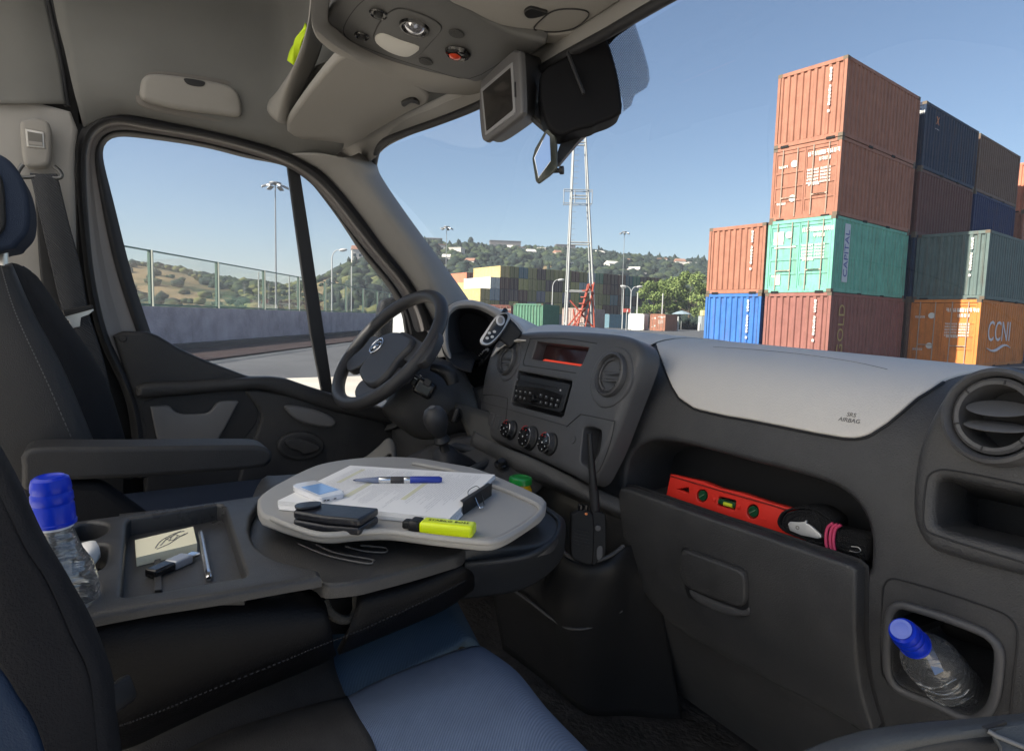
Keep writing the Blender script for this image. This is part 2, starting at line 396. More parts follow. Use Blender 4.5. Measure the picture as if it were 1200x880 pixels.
# ---- lamp masts
steel = mat('galvanised_steel', (.30, .31, .31), .45, .5); white = mat('white_paint', (.45, .45, .43), .5)
def mast(px, ytop, depth, heads, label, r=.14):
    top = AT(px, ytop, depth); base = Vector((top.x, top.y, 0))
    e = empty('floodlight_mast', base, 0, label, 'floodlight', 'tall floodlight masts')
    tube('pole', [base, Vector((top.x, top.y, top.z))], [r*.75, r*.4], steel, e)
    lathe('crown_ring', [(.55, -.1), (.6, 0), (.55, .08), (.1, .12)], Matrix.Translation(top), steel, e, 16)
    for k in range(heads):
        a = 2*math.pi*k/heads+.3; M = Matrix.Translation(top) @ Matrix.Rotation(a, 4, 'Z') @ Matrix.Rotation(.35, 4, 'Y')
        box('lamp_head', M, .75, .5, .18, steel, e, c=(1.0, 0, .05), bev=.04, taper=.7)
mast(322.5, 215, 62, 6, 'tall floodlight mast rising behind the fence in the driver side window', .13)
mast(523.5, 266, 120, 6, 'floodlight mast beside the windscreen pillar, above the far stack')
mast(732, 272, 150, 6, 'floodlight mast standing right of the lattice tower')
def street(px, ytop, depth, dirs, label, reach=28, cat='street lamp'):
    top = AT(px, ytop, depth); base = Vector((top.x, top.y, 0)); e = empty('street_lamp', base, 0, label, cat, 'street lamps with curved arms')
    h = top.z; k = depth/F
    tube('pole', [base, base+Vector((0, 0, h-.9))], [.10, .07], white, e)
    for s in dirs:
        rch = reach*k*s
        pts = [base+Vector((0, 0, h-.9)), base+Vector((0, 0, h-.35))+RT*rch*.18, base+Vector((0, 0, h-.02))+RT*rch*.55, base+Vector((0, 0, h))+RT*rch]
        tube('arm', pts, .05, white, e, smoothpts=5)
        M = frame_mat(base+Vector((0, 0, h+.02))+RT*rch*1.2, RT*s+UP*.12); lathe('lamp_head', [(.02, -.5), (.16, -.35), (.2, 0), (.12, .4), (.02, .5)], M, white, e, 12)
street(389, 293, 75, (1,), 'street lamp with one curved arm seen through the quarter window', 11)
street(648, 328, 95, (1,), 'street lamp with one curved arm left of the lattice tower', 8)
street(740, 336, 100, (-1, 1), 'street lamp with two curved arms between tower and trees', 8)
street(731, 337, 110, (-1,), 'street lamp with one arm just behind the double armed lamp', 0.1)
for px, yt, z, lab in ((303, 319, 90, 'thin white pole behind the fence between the second and third posts'), (339, 322, 95, 'thin white pole behind the fence, right of the floodlight mast'), (747.5, 343, 100, 'white pole above the small white container'), (777, 344, 100, 'leaning white pole above the brick red container'), (412, 312, 110, 'thin white pole seen low in the quarter window')):
    p = AT(px, yt, z); tag(tube('pole', [Vector((p.x, p.y, 0)), p], .09, white), lab, 'pole', 'thin white poles')
# ---- lattice tower with stair
tw = empty('lattice_tower', G(680, 399), 0, 'white steel lattice tower with a red stair at its foot', 'tower')
TB = [AT(663, 399.5, 40), AT(698.5, 399.5, 40)]; TT = [AT(675, 120, 40), AT(685, 120, 40)]
for q in TB: q.z = 0
dep = Vector((FH.x, FH.y, 0))*1.9
wt = mat('tower_white', (.36, .37, .36), .5, .1, var=.12, vscale=3)
lg = []
for k in (0, 1):
    for d in (0, 1):
        a = TB[k]+dep*d; b = TT[k]+Vector((FH.x, FH.y, 0))*(.4*d)+(dep*.15); lg.append((a, b)); tube('leg', [a, b], [.075 if d == 0 else .05, .05], wt, tw, n=8)
def lp(i, t): return lg[i][0].lerp(lg[i][1], t)
H_ = TT[0].z
for yy in (380, 341, 284, 229, 166):
    t = (AT(680, yy, 40).z)/H_
    for (i, j) in ((0, 2), (2, 3), (3, 1), (0, 1)): tube('brace', [lp(i, t), lp(j, t)], .05, wt, tw, n=6)
gr_ = mat('grey_platform', (.3, .32, .33), .6)
t = AT(680, 238, 40).z/H_; pc = lp(0, t)
for dz in (0, .85): tube('platform_rail', [pc-RT*.5+UP*dz, pc+RT*1.3+UP*dz, pc+RT*1.3+UP*dz+dep*.3, pc-RT*.5+UP*dz+dep*.3], .03, gr_, tw, closed=True, n=5)
for s in (-.5, .2, 1.3): tube('platform_post', [pc+RT*s, pc+RT*s+UP*.85], .03, gr_, tw, n=5)
for i in range(28):
    t = .34+i*.024; a = lp(1, t); tube('rung', [a, a+RT*.42], .016, gr_, tw, n=4)
red = mat('red_steel', (.38, .09, .06), .5, .1)
b0 = AT(673, 390, 39.4); b0.z = 0; t0 = AT(689, 333, 39.4); 
for o_ in (0, .25, 1.1): tube('stair_rail', [b0+UP*.9*bool(o_)+RT*o_*.6, t0+UP*(o_*.1)+RT*o_*.35], .05, red, tw, n=6)
for k in range(9):
    a = b0.lerp(t0, k/9); box('tread', Matrix.Translation(a), .5, .3, .05, red, tw)
for (xa, ya, xb, yb) in ((664, 384, 690, 352), (668, 352, 697, 386), (694, 333, 697, 392), (689, 333, 696, 345), (672, 362, 676, 392), (664, 392, 686, 362)):
    tube('brace', [AT(xa, ya, 39.5), AT(xb, yb, 39.5)], .055, red, tw, n=6)
box('foot_block', Matrix.Translation(AT(663, 398, 39.8)), .5, .5, .6, mat('yellow_paint', (.6, .4, .04), .6), tw, bev=.03)

# ---- containers
cm = {}
def cpaint(n, c):
    if n not in cm:
        m = cm[n] = mat('paint_'+n, c, .6, var=.16, vscale=2.2, grain=.15, gscale=60, spec=.12); t = m.node_tree; N = t.nodes; b = N['Principled BSDF']
        tc = N.new('ShaderNodeTexCoord'); mp = N.new('ShaderNodeMapping'); mp.inputs['Scale'].default_value = (5, 5, .35); no = N.new('ShaderNodeTexNoise'); no.inputs['Scale'].default_value = 1.6; no.inputs['Detail'].default_value = 7; no.inputs['Roughness'].default_value = .7
        r = N.new('ShaderNodeMapRange'); r.inputs[1].default_value = .50; r.inputs[2].default_value = .74; r.inputs[4].default_value = .6; mx = N.new('ShaderNodeMix'); mx.data_type = 'RGBA'; mx.inputs[7].default_value = (.14, .075, .045, 1)
        t.links.new(tc.outputs['Object'], mp.inputs[0]); t.links.new(mp.outputs[0], no.inputs['Vector']); t.links.new(no.outputs[0], r.inputs[0]); t.links.new(r.outputs[0], mx.inputs[0])
        t.links.new(b.inputs['Base Color'].links[0].from_socket, mx.inputs[6]); t.links.new(mx.outputs[2], b.inputs['Base Color'])
    return cm[n]
PAL = dict(brown=(.33, .15, .10), redbrown=(.26, .115, .095), darkbrown=(.15, .095, .07), green=(.17, .42, .32), blue=(.05, .15, .40), navy=(.022, .038, .072), slate=(.12, .16, .15), orange=(.62, .22, .06), maroon=(.13, .060, .052), deepblue=(.018, .032, .10), olive=(.36, .32, .14), yellow=(.56, .44, .20), white=(.72, .72, .66), grey=(.30, .32, .33), salmon=(.55, .21, .13), dgreen=(.12, .25, .17), purple=(.11, .075, .075), cyan=(.13, .22, .26), pinkgrey=(.42, .33, .29), teal=(.05, .2, .2))
CL, CW, CH = 6.058, 2.438, 2.591
castm = mat('casting_steel', (.13, .10, .07), .7, .3); rodm = mat('lock_rod', (.45, .36, .28), .5, .3); blackr = mat('black_gap', (.01, .01, .01), .9); mark = mat('white_marking', (.72, .70, .64), .6)
SH = {}
def cmeshes(length):
    if length in SH: return SH[length]
    L = length; V_, F_ = [], []
    def wave(p0, du, n, w_, nrm, z0, z1, d=.036):
        # trapezoid corrugation, hollows recessed by d
        prof = []; pt = w_/n
        for i in range(n):
            for u, q in ((0, 0), (.30, 0), (.42, 1), (.78, 1), (.90, 0)): prof.append(((i+u)*pt, q))
        prof.append((w_, 0)); k = len(V_)
        for u, q in prof:
            p = Vector(p0)+Vector(du)*u-Vector(nrm)*(q*d+.012)
            V_.append((p.x, p.y, z0)); V_.append((p.x, p.y, z1))
        for i in range(len(prof)-1): F_.append((k+2*i, k+2*i+2, k+2*i+3, k+2*i+1))
    n = int(L/.29)
    wave((.12, 0, 0), (1, 0, 0), n, L-.24, (0, -1, 0), .14, CH-.10)
    wave((L-.12, CW, 0), (-1, 0, 0), n, L-.24, (0, 1, 0), .14, CH-.10)
    wave((L, .12, 0), (0, 1, 0), 8, CW-.24, (1, 0, 0), .14, CH-.10)
    k = len(V_); V_ += [(.05, .05, CH-.03), (L-.05, .05, CH-.03), (L-.05, CW-.05, CH-.03), (.05, CW-.05, CH-.03), (.05, .05, .12), (L-.05, .05, .12), (L-.05, CW-.05, .12), (.05, CW-.05, .12)]
    F_ += [(k, k+1, k+2, k+3), (k+7, k+6, k+5, k+4)]
    body = bpy.data.meshes.new('body'); body.from_pydata(V_, [], F_); body.update()
    V_, F_ = [], []; wave((0, CW-.12, 0), (0, -1, 0), 9, CW-.24, (-1, 0, 0), .16, CH-.12, .045); endw = bpy.data.meshes.new('end_wall'); endw.from_pydata(V_, [], F_)
    V_, F_ = [], []
    for x in (0, L-.10):
        for y in (0, CW-.10): addbox(V_, F_, (x, y, .12), (x+.10, y+.10, CH-.12))
        addbox(V_, F_, (x, .10, CH-.13), (x+.09, CW-.10, CH-.008)); addbox(V_, F_, (x, .10, .008), (x+.09, CW-.10, .15))
    for y in (0, CW-.07):
        addbox(V_, F_, (.10, y, CH-.11), (L-.10, y+.07, CH-.008)); addbox(V_, F_, (.10, y, .02), (L-.10, y+.07, .15))
    fr = bpy.data.meshes.new('frame'); fr.from_pydata(V_, [], F_)
    V_, F_ = [], []; addbox(V_, F_, (0, 0, 0), (.17, .16, .118)); cast = bpy.data.meshes.new('corner_casting'); cast.from_pydata(V_, [], F_)
    SH[length] = (body, endw, fr, cast); return SH[length]
# door leaf, local: panel in the y-z plane facing -x, width 1.1
def doormesh():
    V_, F_ = [], []; w2, h2 = 1.10, CH-.30
    addbox(V_, F_, (.03, 0, 0), (.07, w2, h2))
    for z0, z1 in ((0, .10), (.50, .58), (1.0, 1.08), (1.5, 1.58), (h2-.10, h2)): addbox(V_, F_, (.005, .02, z0), (.032, w2-.02, z1))
    for y in (0, w2-.05): addbox(V_, F_, (.007, y, .0), (.034, y+.05, h2))
    m = bpy.data.meshes.new('door'); m.from_pydata(V_, [], F_); return m
DM = doormesh()
def recol(me, key, m):
    k = (me.name, m.name, key)
    if k not in SH: c = me.copy(); c.materials.clear(); c.materials.append(m); SH[k] = c
    return SH[k]
def child(name, me, parent, loc=(0, 0, 0), rot=(0, 0, 0)):
    o = bpy.data.objects.new(name, me); COL.objects.link(o); o.parent = parent; o.location = loc; o.rotation_euler = rot; return o
rodmesh = lathe('t', [(.018, 0), (.018, CH-.2)], Matrix(), rodm, None, 6); RM = rodmesh.data; bpy.data.objects.remove(rodmesh)
hv, hf = [], []; addbox(hv, hf, (-.03, -.02, 0), (.0, .45, .035)); HM = bpy.data.meshes.new('handle'); HM.from_pydata(hv, [], hf); HM.materials.append(rodm)
def marks(rows, rng):
    """rows of small illegible white characters: (y, z, height, count) in door space, facing -x"""
    V_, F_ = [], []
    for y, z, hh, n in rows:
        for i in range(n):
            yy = y-i*hh*.8; k = rng.random()
            addbox(V_, F_, (-.004, yy-hh*.55, z), (0, yy-hh*.38, z+hh)); 
            if k > .3: addbox(V_, F_, (-.0045, yy-hh*.6, z+hh*.4*k), (-.0005, yy, z+hh*.4*k+hh*.2))
            if k < .75: addbox(V_, F_, (-.0042, yy-hh*.18, z+.002), (-.0002, yy-.002, z+hh-.003))
            if k > .55: addbox(V_, F_, (-.0048, yy-hh*.58, z+hh*.8), (-.0008, yy, z+hh-.001))
    m = bpy.data.meshes.new('lettering'); m.from_pydata(V_, [], F_); m.materials.append(mark); return m
P0 = Vector((-12.27, 20.96, 0)); LV = Vector((-.997, -.081, 0)); RV = Vector((-.081, .997, 0)); CANG = math.atan2(RV.y, RV.x)
def container(a, b, lvl, color, label, door=False, length=CL, code='v', group='shipping containers stacked on the right', seed=0, loc=None, ang=None):
    p = loc if loc is not None else P0+LV*a+RV*b+UP*(lvl*CH); e = empty('shipping_container', p, CANG if ang is None else ang, label, 'container', group)
    body, endw, fr, cast = cmeshes(length); pm = cpaint(color, PAL[color]); rng = random.Random(seed*31+lvl*7+int(b*10))
    child('body', recol(body, 0, pm), e); child('frame', recol(fr, 0, pm), e)
    for x in (0, length-.17):
        for y in (0, CW-.16):
            for z in (.0, CH-.118): child('corner_casting', recol(cast, 0, castm), e, (x-.004, y-.004 if y == 0 else y+.004, z+.0))
    if door:
        for k in (0, 1):
            d = child('door', recol(DM, 0, pm), e, (0, .11+k*1.115, .15))
            for yy in (.28, .82): child('lock_rod', RM, d, (-.02, yy, -.05))
            for yy in (.30, .55): child('handle', HM, d, (-.02, yy-.02 if yy < .4 else yy-.2, .62))
        rows = [(1.02, 1.95, .15, 5), (.62, 1.95, .15, 6), (.62, 1.75, .13, 4)]+[(1.02, 1.45-.11*i, .075, 7) for i in range(5)]+[(.55, 1.45-.11*i, .075, 6) for i in range(5)]+[(.95, .95, .10, 5)]
        child('lettering', marks([(y+.11, z+.15, h, n) for y, z, h, n in rows]+[(2.2, 1.85, .09, 5), (2.2, .55, .09, 5)], rng), e, (-.0, 0, 0))
        for z in ((1.95, .75) if color != 'green' else (2.05,)): 
            lathe('emblem', [(.12, 0), (.12, .004), (0.001, .004)], frame_mat(e.location+wmv(e, (-.003, 1.62, z)), wmv(e, (-1, 0, 0))), mark, e, 16)
        if color == 'green':
            for (y, z, sy, sz) in ((2.0, 1.95, .36, .46), (1.95, .45, .18, .34), (1.75, 1.62, .8, .05)): 
                hv, hf = [], []; addbox(hv, hf, (-.005, y-sy/2, z-sz/2), (-.001, y+sy/2, z+sz/2)); m_ = bpy.data.meshes.new('plate'); m_.from_pydata(hv, [], hf); m_.materials.append(mark); child('plate', m_, e)
    else:
        child('end_wall', recol(endw, 0, pm), e)
        if code == 'v':   # vertical column of characters on the end
            V_, F_ = [], []
            for i in range(13):
                z = 2.25-i*.115
                if i in (4, 11): continue
                addbox(V_, F_, (-.003, .50, z), (.004, .575, z+.025)); addbox(V_, F_, (-.0035, .50, z+.02), (.0035, .52 if i % 2 else .575, z+.085)); addbox(V_, F_, (-.0028, .5, z+.06), (.0042, .57, z+.088))
            m_ = bpy.data.meshes.new('lettering'); m_.from_pydata(V_, [], F_); m_.materials.append(mark); child('lettering', m_, e)
    for y in (.25, CW-.55): # fork gaps seen dark on the bottom rail
        hv, hf = [], []; addbox(hv, hf, (-.006, y, -.02), (.02, y+.3, .06)); m_ = bpy.data.meshes.new('gap_block'); m_.from_pydata(hv, [], hf); m_.materials.append(blackr); child('gap_block', m_, e)
    for x in (2.0, 3.9):
        hv, hf = [], []; addbox(hv, hf, (x, -.006, -.03), (x+.3, .02, .05)); m_ = bpy.data.meshes.new('gap_block'); m_.from_pydata(hv, [], hf); m_.materials.append(blackr); child('gap_block', m_, e)
    return e
def wmv(e, v): return Matrix.Rotation(e.rotation_euler.z, 3, 'Z') @ Vector(v)
c4 = container(0, 0, 3, 'brown', 'brown container at the very top of the nearest stack of four', code='v')
c3 = container(0.02, .03, 2, 'brown', 'brown door ended container, second from the top of the nearest stack', door=True, seed=2)
c2 = container(.03, 0, 1, 'green', 'mint green container with white plates on its doors, in the nearest stack', door=True, seed=3)
c1 = container(0, .02, 0, 'redbrown', 'dull red container at the foot of the nearest stack, below the green one')
d2 = container(2.55, -.02, 1, 'brown', 'terracotta container resting on the blue one, leftmost of the large stack', seed=5)
d1 = container(2.58, 0, 0, 'blue', 'bright blue container at the foot of the stack, leftmost on the ground', seed=6)
e4 = container(-.02, 6.62, 3, 'navy', 'navy container at the top of the stack behind the tallest brown one', door=True, seed=7)
e3 = container(0, 6.62, 2, 'maroon', 'dark maroon container under the navy one in the second stack', seed=8)
f4 = container(0, 13.0, 3, 'darkbrown', 'dark brown container at the top of the third stack, right of the navy one', seed=9)
f3 = container(0, 13.0, 2, 'deepblue', 'deep blue container under the dark brown one in the third stack', seed=10)
for l in (0, 1): container(0, 6.62, l, ('darkbrown', 'navy')[l], ('brown container low in the second stack, half hidden behind the orange one', 'dark container low in the second stack, half hidden behind the slate one')[l], seed=11+l)
for l in (0, 1): container(0, 13.0, l, ('redbrown', 'navy')[l], ('red brown container on the ground of the third stack', 'dark blue container one level up in the third stack')[l], seed=13+l)
for l in (0, 1, 2, 3): container(.0, 20.6, l, ('grey', 'brown', 'brown', 'salmon')[l], 'brown container at the right edge of the photo, level %s of the last stack' % ('one', 'two', 'three', 'four')[l], seed=21+l)
o2 = container(-2.42, 6.9, 1, 'slate', 'slate grey container standing on the orange one', seed=15)
o1 = container(-2.36, 6.85, 0, 'orange', 'orange container on the ground with a white wordmark on its side', door=True, seed=16)
container(-2.42, 13.3, 1, 'navy', 'dark blue container beyond the slate one on the right edge', seed=17)
container(-2.42, 13.3, 0, 'blue', 'blue container on the ground beyond the orange one', seed=18)
container(2.55, 6.62, 0, 'slate', 'slate container on the ground behind the bright blue one', seed=19)
for (k, bb) in ((2, 6.62), ):
    container(0, bb+0, 1, 'navy', 'x') if False else None
def sidetext(e, s, x, z, size, m, vertical=False, sp=1.0, name='lettering', y=-.006):
    R3 = Matrix.Rotation(e.rotation_euler.z, 3, 'Z'); X = R3 @ Vector((1, 0, 0)); N_ = R3 @ Vector((0, -1, 0))
    p = e.location+R3 @ Vector((x, y, z))
    M = Matrix((X, UP, X.cross(UP))).transposed().to_4x4()
    if vertical: M = Matrix((UP, -X, N_)).transposed().to_4x4()
    M.translation = p; return text(name, s, M, size, m, e, ext=.002, spacing=sp)
sidetext(o1, 'CCNI', 2.45, 1.35, 1.15, mat('wordmark_white', (.62, .60, .62), .6), sp=1.05)
hvp = [o1.location+wmv(o1, (1.1+2.9*k/14, -.012, .72+.11*math.sin(k/14*6.28+3.14))) for k in range(15)]
tube('swoosh', hvp, [.02, .06, .05, .02], mat('wordmark_white', (.6, .6, .6)), o1, n=6)
R3 = Matrix.Rotation(c2.rotation_euler.z, 3, 'Z')
hv, hf = [], []; addbox(hv, hf, (.72, -.008, .38), (1.12, -.002, 2.38)); m_ = bpy.data.meshes.new('name_board'); m_.from_pydata(hv, [], hf); m_.materials.append(mat('board_white', (.55, .58, .62), .6)); child('name_board', m_, c2)
sidetext(c2, 'CAPITAL', .93, 1.36, .42, mat('board_blue', (.04, .07, .3), .5), vertical=True, y=-.014)
sidetext(c1, 'GOLD', .85, 1.30, .62, mat('gold_letters', (.42, .30, .10), .6), vertical=True, y=-.006, sp=1.1)
sidetext(e4, 'X', 1.25, 2.05, .45, mat('orange_mark', (.6, .2, .05), .6)); sidetext(e4, 'hanjin'[:0] or '- - -', 1.25, 1.75, .25, mark)
hv, hf = [], []; addbox(hv, hf, (0.02, -.012, .5), (CL-.1, -.006, .85)); 
# far stack: colours by level (top first), one column per 2.44 m along +Y
far_n = Vector((0, 1, 0)); FS = PZ(574, 372, 0) if False else None
FZ = 142.0; fc = AT(585, 374, FZ); fc.z = 0
rows_ = {4: ['olive', 'olive', 'cyan', 'olive', 'purple', 'olive', 'olive', 'olive', 'maroon', 'olive', 'grey', 'dgreen', 'maroon', 'purple', 'maroon', 'cyan', 'dgreen', 'purple', 'maroon', 'maroon'],
         3: ['cyan', 'maroon', 'purple', 'olive', 'olive', 'olive', 'purple', 'purple', 'olive', 'olive', 'grey', 'cyan', 'olive', 'maroon', 'purple', 'maroon', 'teal', 'grey', 'purple', 'purple', 'navy'],
         2: ['olive', 'grey', 'purple', 'purple', 'maroon', 'olive', 'grey', 'olive', 'olive', 'grey', 'olive', 'dgreen', 'olive', 'olive', 'olive', 'cyan', 'maroon', 'cyan', 'purple', 'navy', 'grey', 'purple'],
         1: ['navy', 'olive', 'purple', 'olive', 'maroon', 'grey', 'olive', 'purple', 'olive', 'navy', 'olive', 'purple', 'teal', 'olive', 'maroon', 'purple', 'purple', 'dgreen', 'grey', 'navy', 'teal', 'purple'],
         0: ['grey']*22}
rv = random.Random(3)
for n_ in ('olive', 'maroon', 'purple', 'cyan', 'grey', 'navy'):
    for v_ in (1, 2):
        PAL[n_+str(v_)] = tuple(min(1, c*(.72 if v_ == 1 else 1.3)*rv.uniform(.9, 1.1)) for c in PAL[n_])
vary = ('olive', 'maroon', 'purple', 'cyan', 'grey', 'navy')
fmesh = {}
def farbox(color, L):
    k = (color, L)
    if k not in fmesh:
        V_, F_ = [], []; addbox(V_, F_, (.06, .06, .05), (L-.06, CW-.06, CH-.04))
        for x in (0, L-.14):
            for y in (0, CW-.14): addbox(V_, F_, (x, y, 0), (x+.14, y+.14, CH-.01))
            addbox(V_, F_, (x+.01, .14, CH-.16), (x+.13, CW-.14, CH-.02)); addbox(V_, F_, (x+.01, .14, .01), (x+.13, CW-.14, .15))
        for y in (.01, CW-.13): addbox(V_, F_, (.14, y, CH-.14), (L-.14, y+.12, CH-.02)); addbox(V_, F_, (.14, y, .01), (L-.14, y+.12, .14))
        n = int(L/.6)
        for i in range(n):
            for y in (.03, CW-.06): addbox(V_, F_, (.3+i*.6, y, .14), (.55+i*.6, y+.03, CH-.14))
        for x in (.03, L-.06):
            for i in range(4): addbox(V_, F_, (x, .3+i*.5, .15), (x+.03, .5+i*.5, CH-.16))
        nb = len(F_)
        for x in (-.012, L-.02):
            addbox(V_, F_, (x, CW/2-.03, .12), (x+.032, CW/2+.03, CH-.12)); addbox(V_, F_, (x, .15, .02), (x+.032, CW-.15, .09))  # black gasket line, and a bottom strip painted as a shadow gap
        nd_ = len(F_)
        for x in (-.03, L-.01):
            for y in (.45, .85, CW-.87, CW-.47): addbox(V_, F_, (x, y, .1), (x+.04, y+.05, CH-.1))
        for y in (-.004, CW-.02): addbox(V_, F_, (L*.3, y, .01), (L*.7, y+.024, .07))
        m = bpy.data.meshes.new('shipping_container'); m.from_pydata(V_, [], F_); m.materials.append(cpaint(color, PAL[color])); m.materials.append(blackr); m.materials.append(rodm); fmesh[k] = m
        m.polygons.foreach_set('material_index', [0]*nb+[1]*(nd_-nb)+[2]*(len(F_)-nd_))
    return fmesh[k]
lvn = ['bottom', 'second', 'third', 'fourth', 'top']; ordn = ['first', 'second', 'third', 'fourth', 'fifth', 'sixth', 'seventh', 'eighth', 'ninth', 'tenth', 'eleventh', 'twelfth', 'thirteenth', 'fourteenth', 'fifteenth', 'sixteenth', 'seventeenth', 'eighteenth', 'nineteenth', 'twentieth', 'twenty-first', 'twenty-second']
for lv, cs in rows_.items():
    off = {4: 0, 3: -1, 2: -2, 1: -2, 0: -2}[lv]
    for i, c in enumerate(cs):
        y = (i+off)*2.53; L = 12.19
        cc = c
        if i == 0: cc = {4: 'yellow', 3: 'white', 2: 'yellow', 1: 'yellow', 0: 'grey'}[lv]
        o = bpy.data.objects.new('shipping_container', farbox(cc+rv.choice(('', '1', '2')) if cc in vary else cc, L)); COL.objects.link(o)
        # long side along -X, its end faces +X
        o.location = (fc.x, fc.y+y+CW, lv*CH); o.rotation_euler = (0, 0, math.pi); 
        o.location = (fc.x, fc.y+y+CW, lv*CH)
        tag(o, '%s container, %s in the %s row of the far stack' % (cc if cc != 'olive' else 'olive yellow', ordn[i], lvn[lv]), 'container', 'containers of the far stack')
# left block of the far yard
def single(px, py_top, depth, color, L, ang, label, lv=0, group='single containers on the yard', fine=False, door=False):
    p = AT(px, py_top, depth)
    if fine: e = container(0, 0, 0, color, label, door=door, length=L, group=group, loc=Vector((p.x, p.y, p.z-CH if lv else 0)), ang=ang, code=''); return e
    o = bpy.data.objects.new('shipping_container', farbox(color, L)); COL.objects.link(o); o.location = (p.x, p.y, lv*CH); o.rotation_euler = (0, 0, ang)
    tag(o, label, 'container', group); return o
for lv, c in ((4, 'salmon'), (3, 'yellow'), (2, 'salmon'), (1, 'grey'), (0, 'brown')):
    pp = AT(547, 315, 165)
    o = bpy.data.objects.new('shipping_container', farbox(c, 12.19)); COL.objects.link(o); o.location = (pp.x, pp.y+CW, lv*CH); o.rotation_euler = (0, 0, math.pi)
    tag(o, '%s container, %s level beside the windscreen pillar, left of the far stack' % (c, lvn[lv]), 'container', 'containers left of the far stack')
    o = bpy.data.objects.new('shipping_container', farbox('darkbrown', 12.19)); COL.objects.link(o); o.location = (pp.x, pp.y+CW+2.5, lv*CH); o.rotation_euler = (0, 0, math.pi)
    tag(o, 'dark brown container, %s level, end on beside the windscreen pillar' % lvn[lv], 'container', 'containers left of the far stack')
# nearer loose containers on the yard
VANY = math.radians(90)
def yard(px, py_top, depth, color, L, yaw_face, label, door=False, lv=0, blank=True):
    """yaw_face: degrees the short end is turned from facing the viewer (long side shows on the right when positive)"""
    p = AT(px, py_top, depth); to = Vector((p.x, p.y, 0)).normalized()
    ax = Matrix.Rotation(math.radians(yaw_face), 3, 'Z') @ to          # local +x runs away from the viewer
    ang = math.atan2(ax.y, ax.x); z0 = 0
    return container(0, 0, 0, color, label, door=door, length=L, group='single containers on the yard', loc=Vector((p.x, p.y, z0)), ang=ang, code='', seed=int(px))
yard(636.5, 355, 50, 'dgreen', CL, -14, 'dark green container with pale marks, just left of the tower foot')
yard(599, 355, 58, 'redbrown', CL, -3, 'red container end between the blue container and the green one', door=True)
yard(545, 350, 62, 'navy', CL, -37, 'long dark blue container just right of the windscreen pillar')
yard(685, 357.5, 64, 'pinkgrey', CL, -22, 'faded pinkish container standing behind the tower legs')
yard(755, 368, 98, 'white', CL, -7, 'small white container beside the brick red one')
yard(780, 368, 97, 'brown', CL, -18, 'brick red container beside the small white one', door=True)
yard(714, 372, 118, 'cyan', CL, -55, 'pale blue container behind the red sign')
e = yard(730, 365, 121, 'dgreen', CL, -5, 'green container standing behind the pale blue one')
sg = empty('road_sign', AT(734, 388, 92), 0, 'small red sign on a post left of the white container', 'sign'); sg.location.z = 0
p = AT(734.5, 364, 92); tube('post', [Vector((p.x, p.y, 0)), p], .05, white, sg, n=6)
box('sign_plate', frame_mat(p, -FH, RT), 1.05, .55, .06, mat('sign_red', (.45, .08, .06), .5), sg, c=(0, 0, 0), bev=.02)
box('plate_text', frame_mat(p, -FH, RT), .12, .4, .07, mark, sg, c=(.1, 0, .01))
# parasol, hedge, kiosk, wall
pp = AT(799, 365, 125); um = empty('parasol', Vector((pp.x, pp.y, 0)), 0, 'pale blue parasol in front of the trees', 'parasol')
lathe('canopy', [(1.95, -.55), (1.9, -.5), (1.0, -.1), (.05, .15)], Matrix.Translation(pp), mat('parasol_cloth', (.22, .28, .31), .8), um, 10, sm=0)
tube('pole', [Vector((pp.x, pp.y, 0)), pp], .04, white, um, n=6)
kk = AT(829, 358, 120); ks = empty('kiosk', Vector((kk.x, kk.y, 0)), YAW, 'small pale kiosk with a yellow top beside the large container stack', 'kiosk')
Mk = Matrix.Translation(Vector((kk.x, kk.y, 0))) @ Matrix.Rotation(YAW, 4, 'Z')
box('wall', Mk, 2.6, 2.2, 2.7, mat('kiosk_grey', (.3, .33, .34), .7), ks, c=(0, 0, 1.35)); box('roof_sign', Mk, 2.2, 1.8, 1.0, mat('kiosk_yellow', (.6, .52, .25), .6), ks, c=(0, 0, 3.25), bev=.05)
box('window', Mk, 1.4, .05, .9, mat('dark_window', (.03, .05, .06), .1), ks, c=(0, -1.11, 1.7))
bl = AT(820, 372, 112); tag(lathe('bollard', [(.25, 0), (.25, 1.1), (.12, 1.4)], Matrix.Translation((bl.x, bl.y, 0)), white, None, 10), 'white bollard beside the kiosk', 'bollard')
bl = AT(795, 371, 100); tag(tube('post', [Vector((bl.x, bl.y, 0)), bl], .12, white, n=8), 'short white post right of the brick red container', 'post')
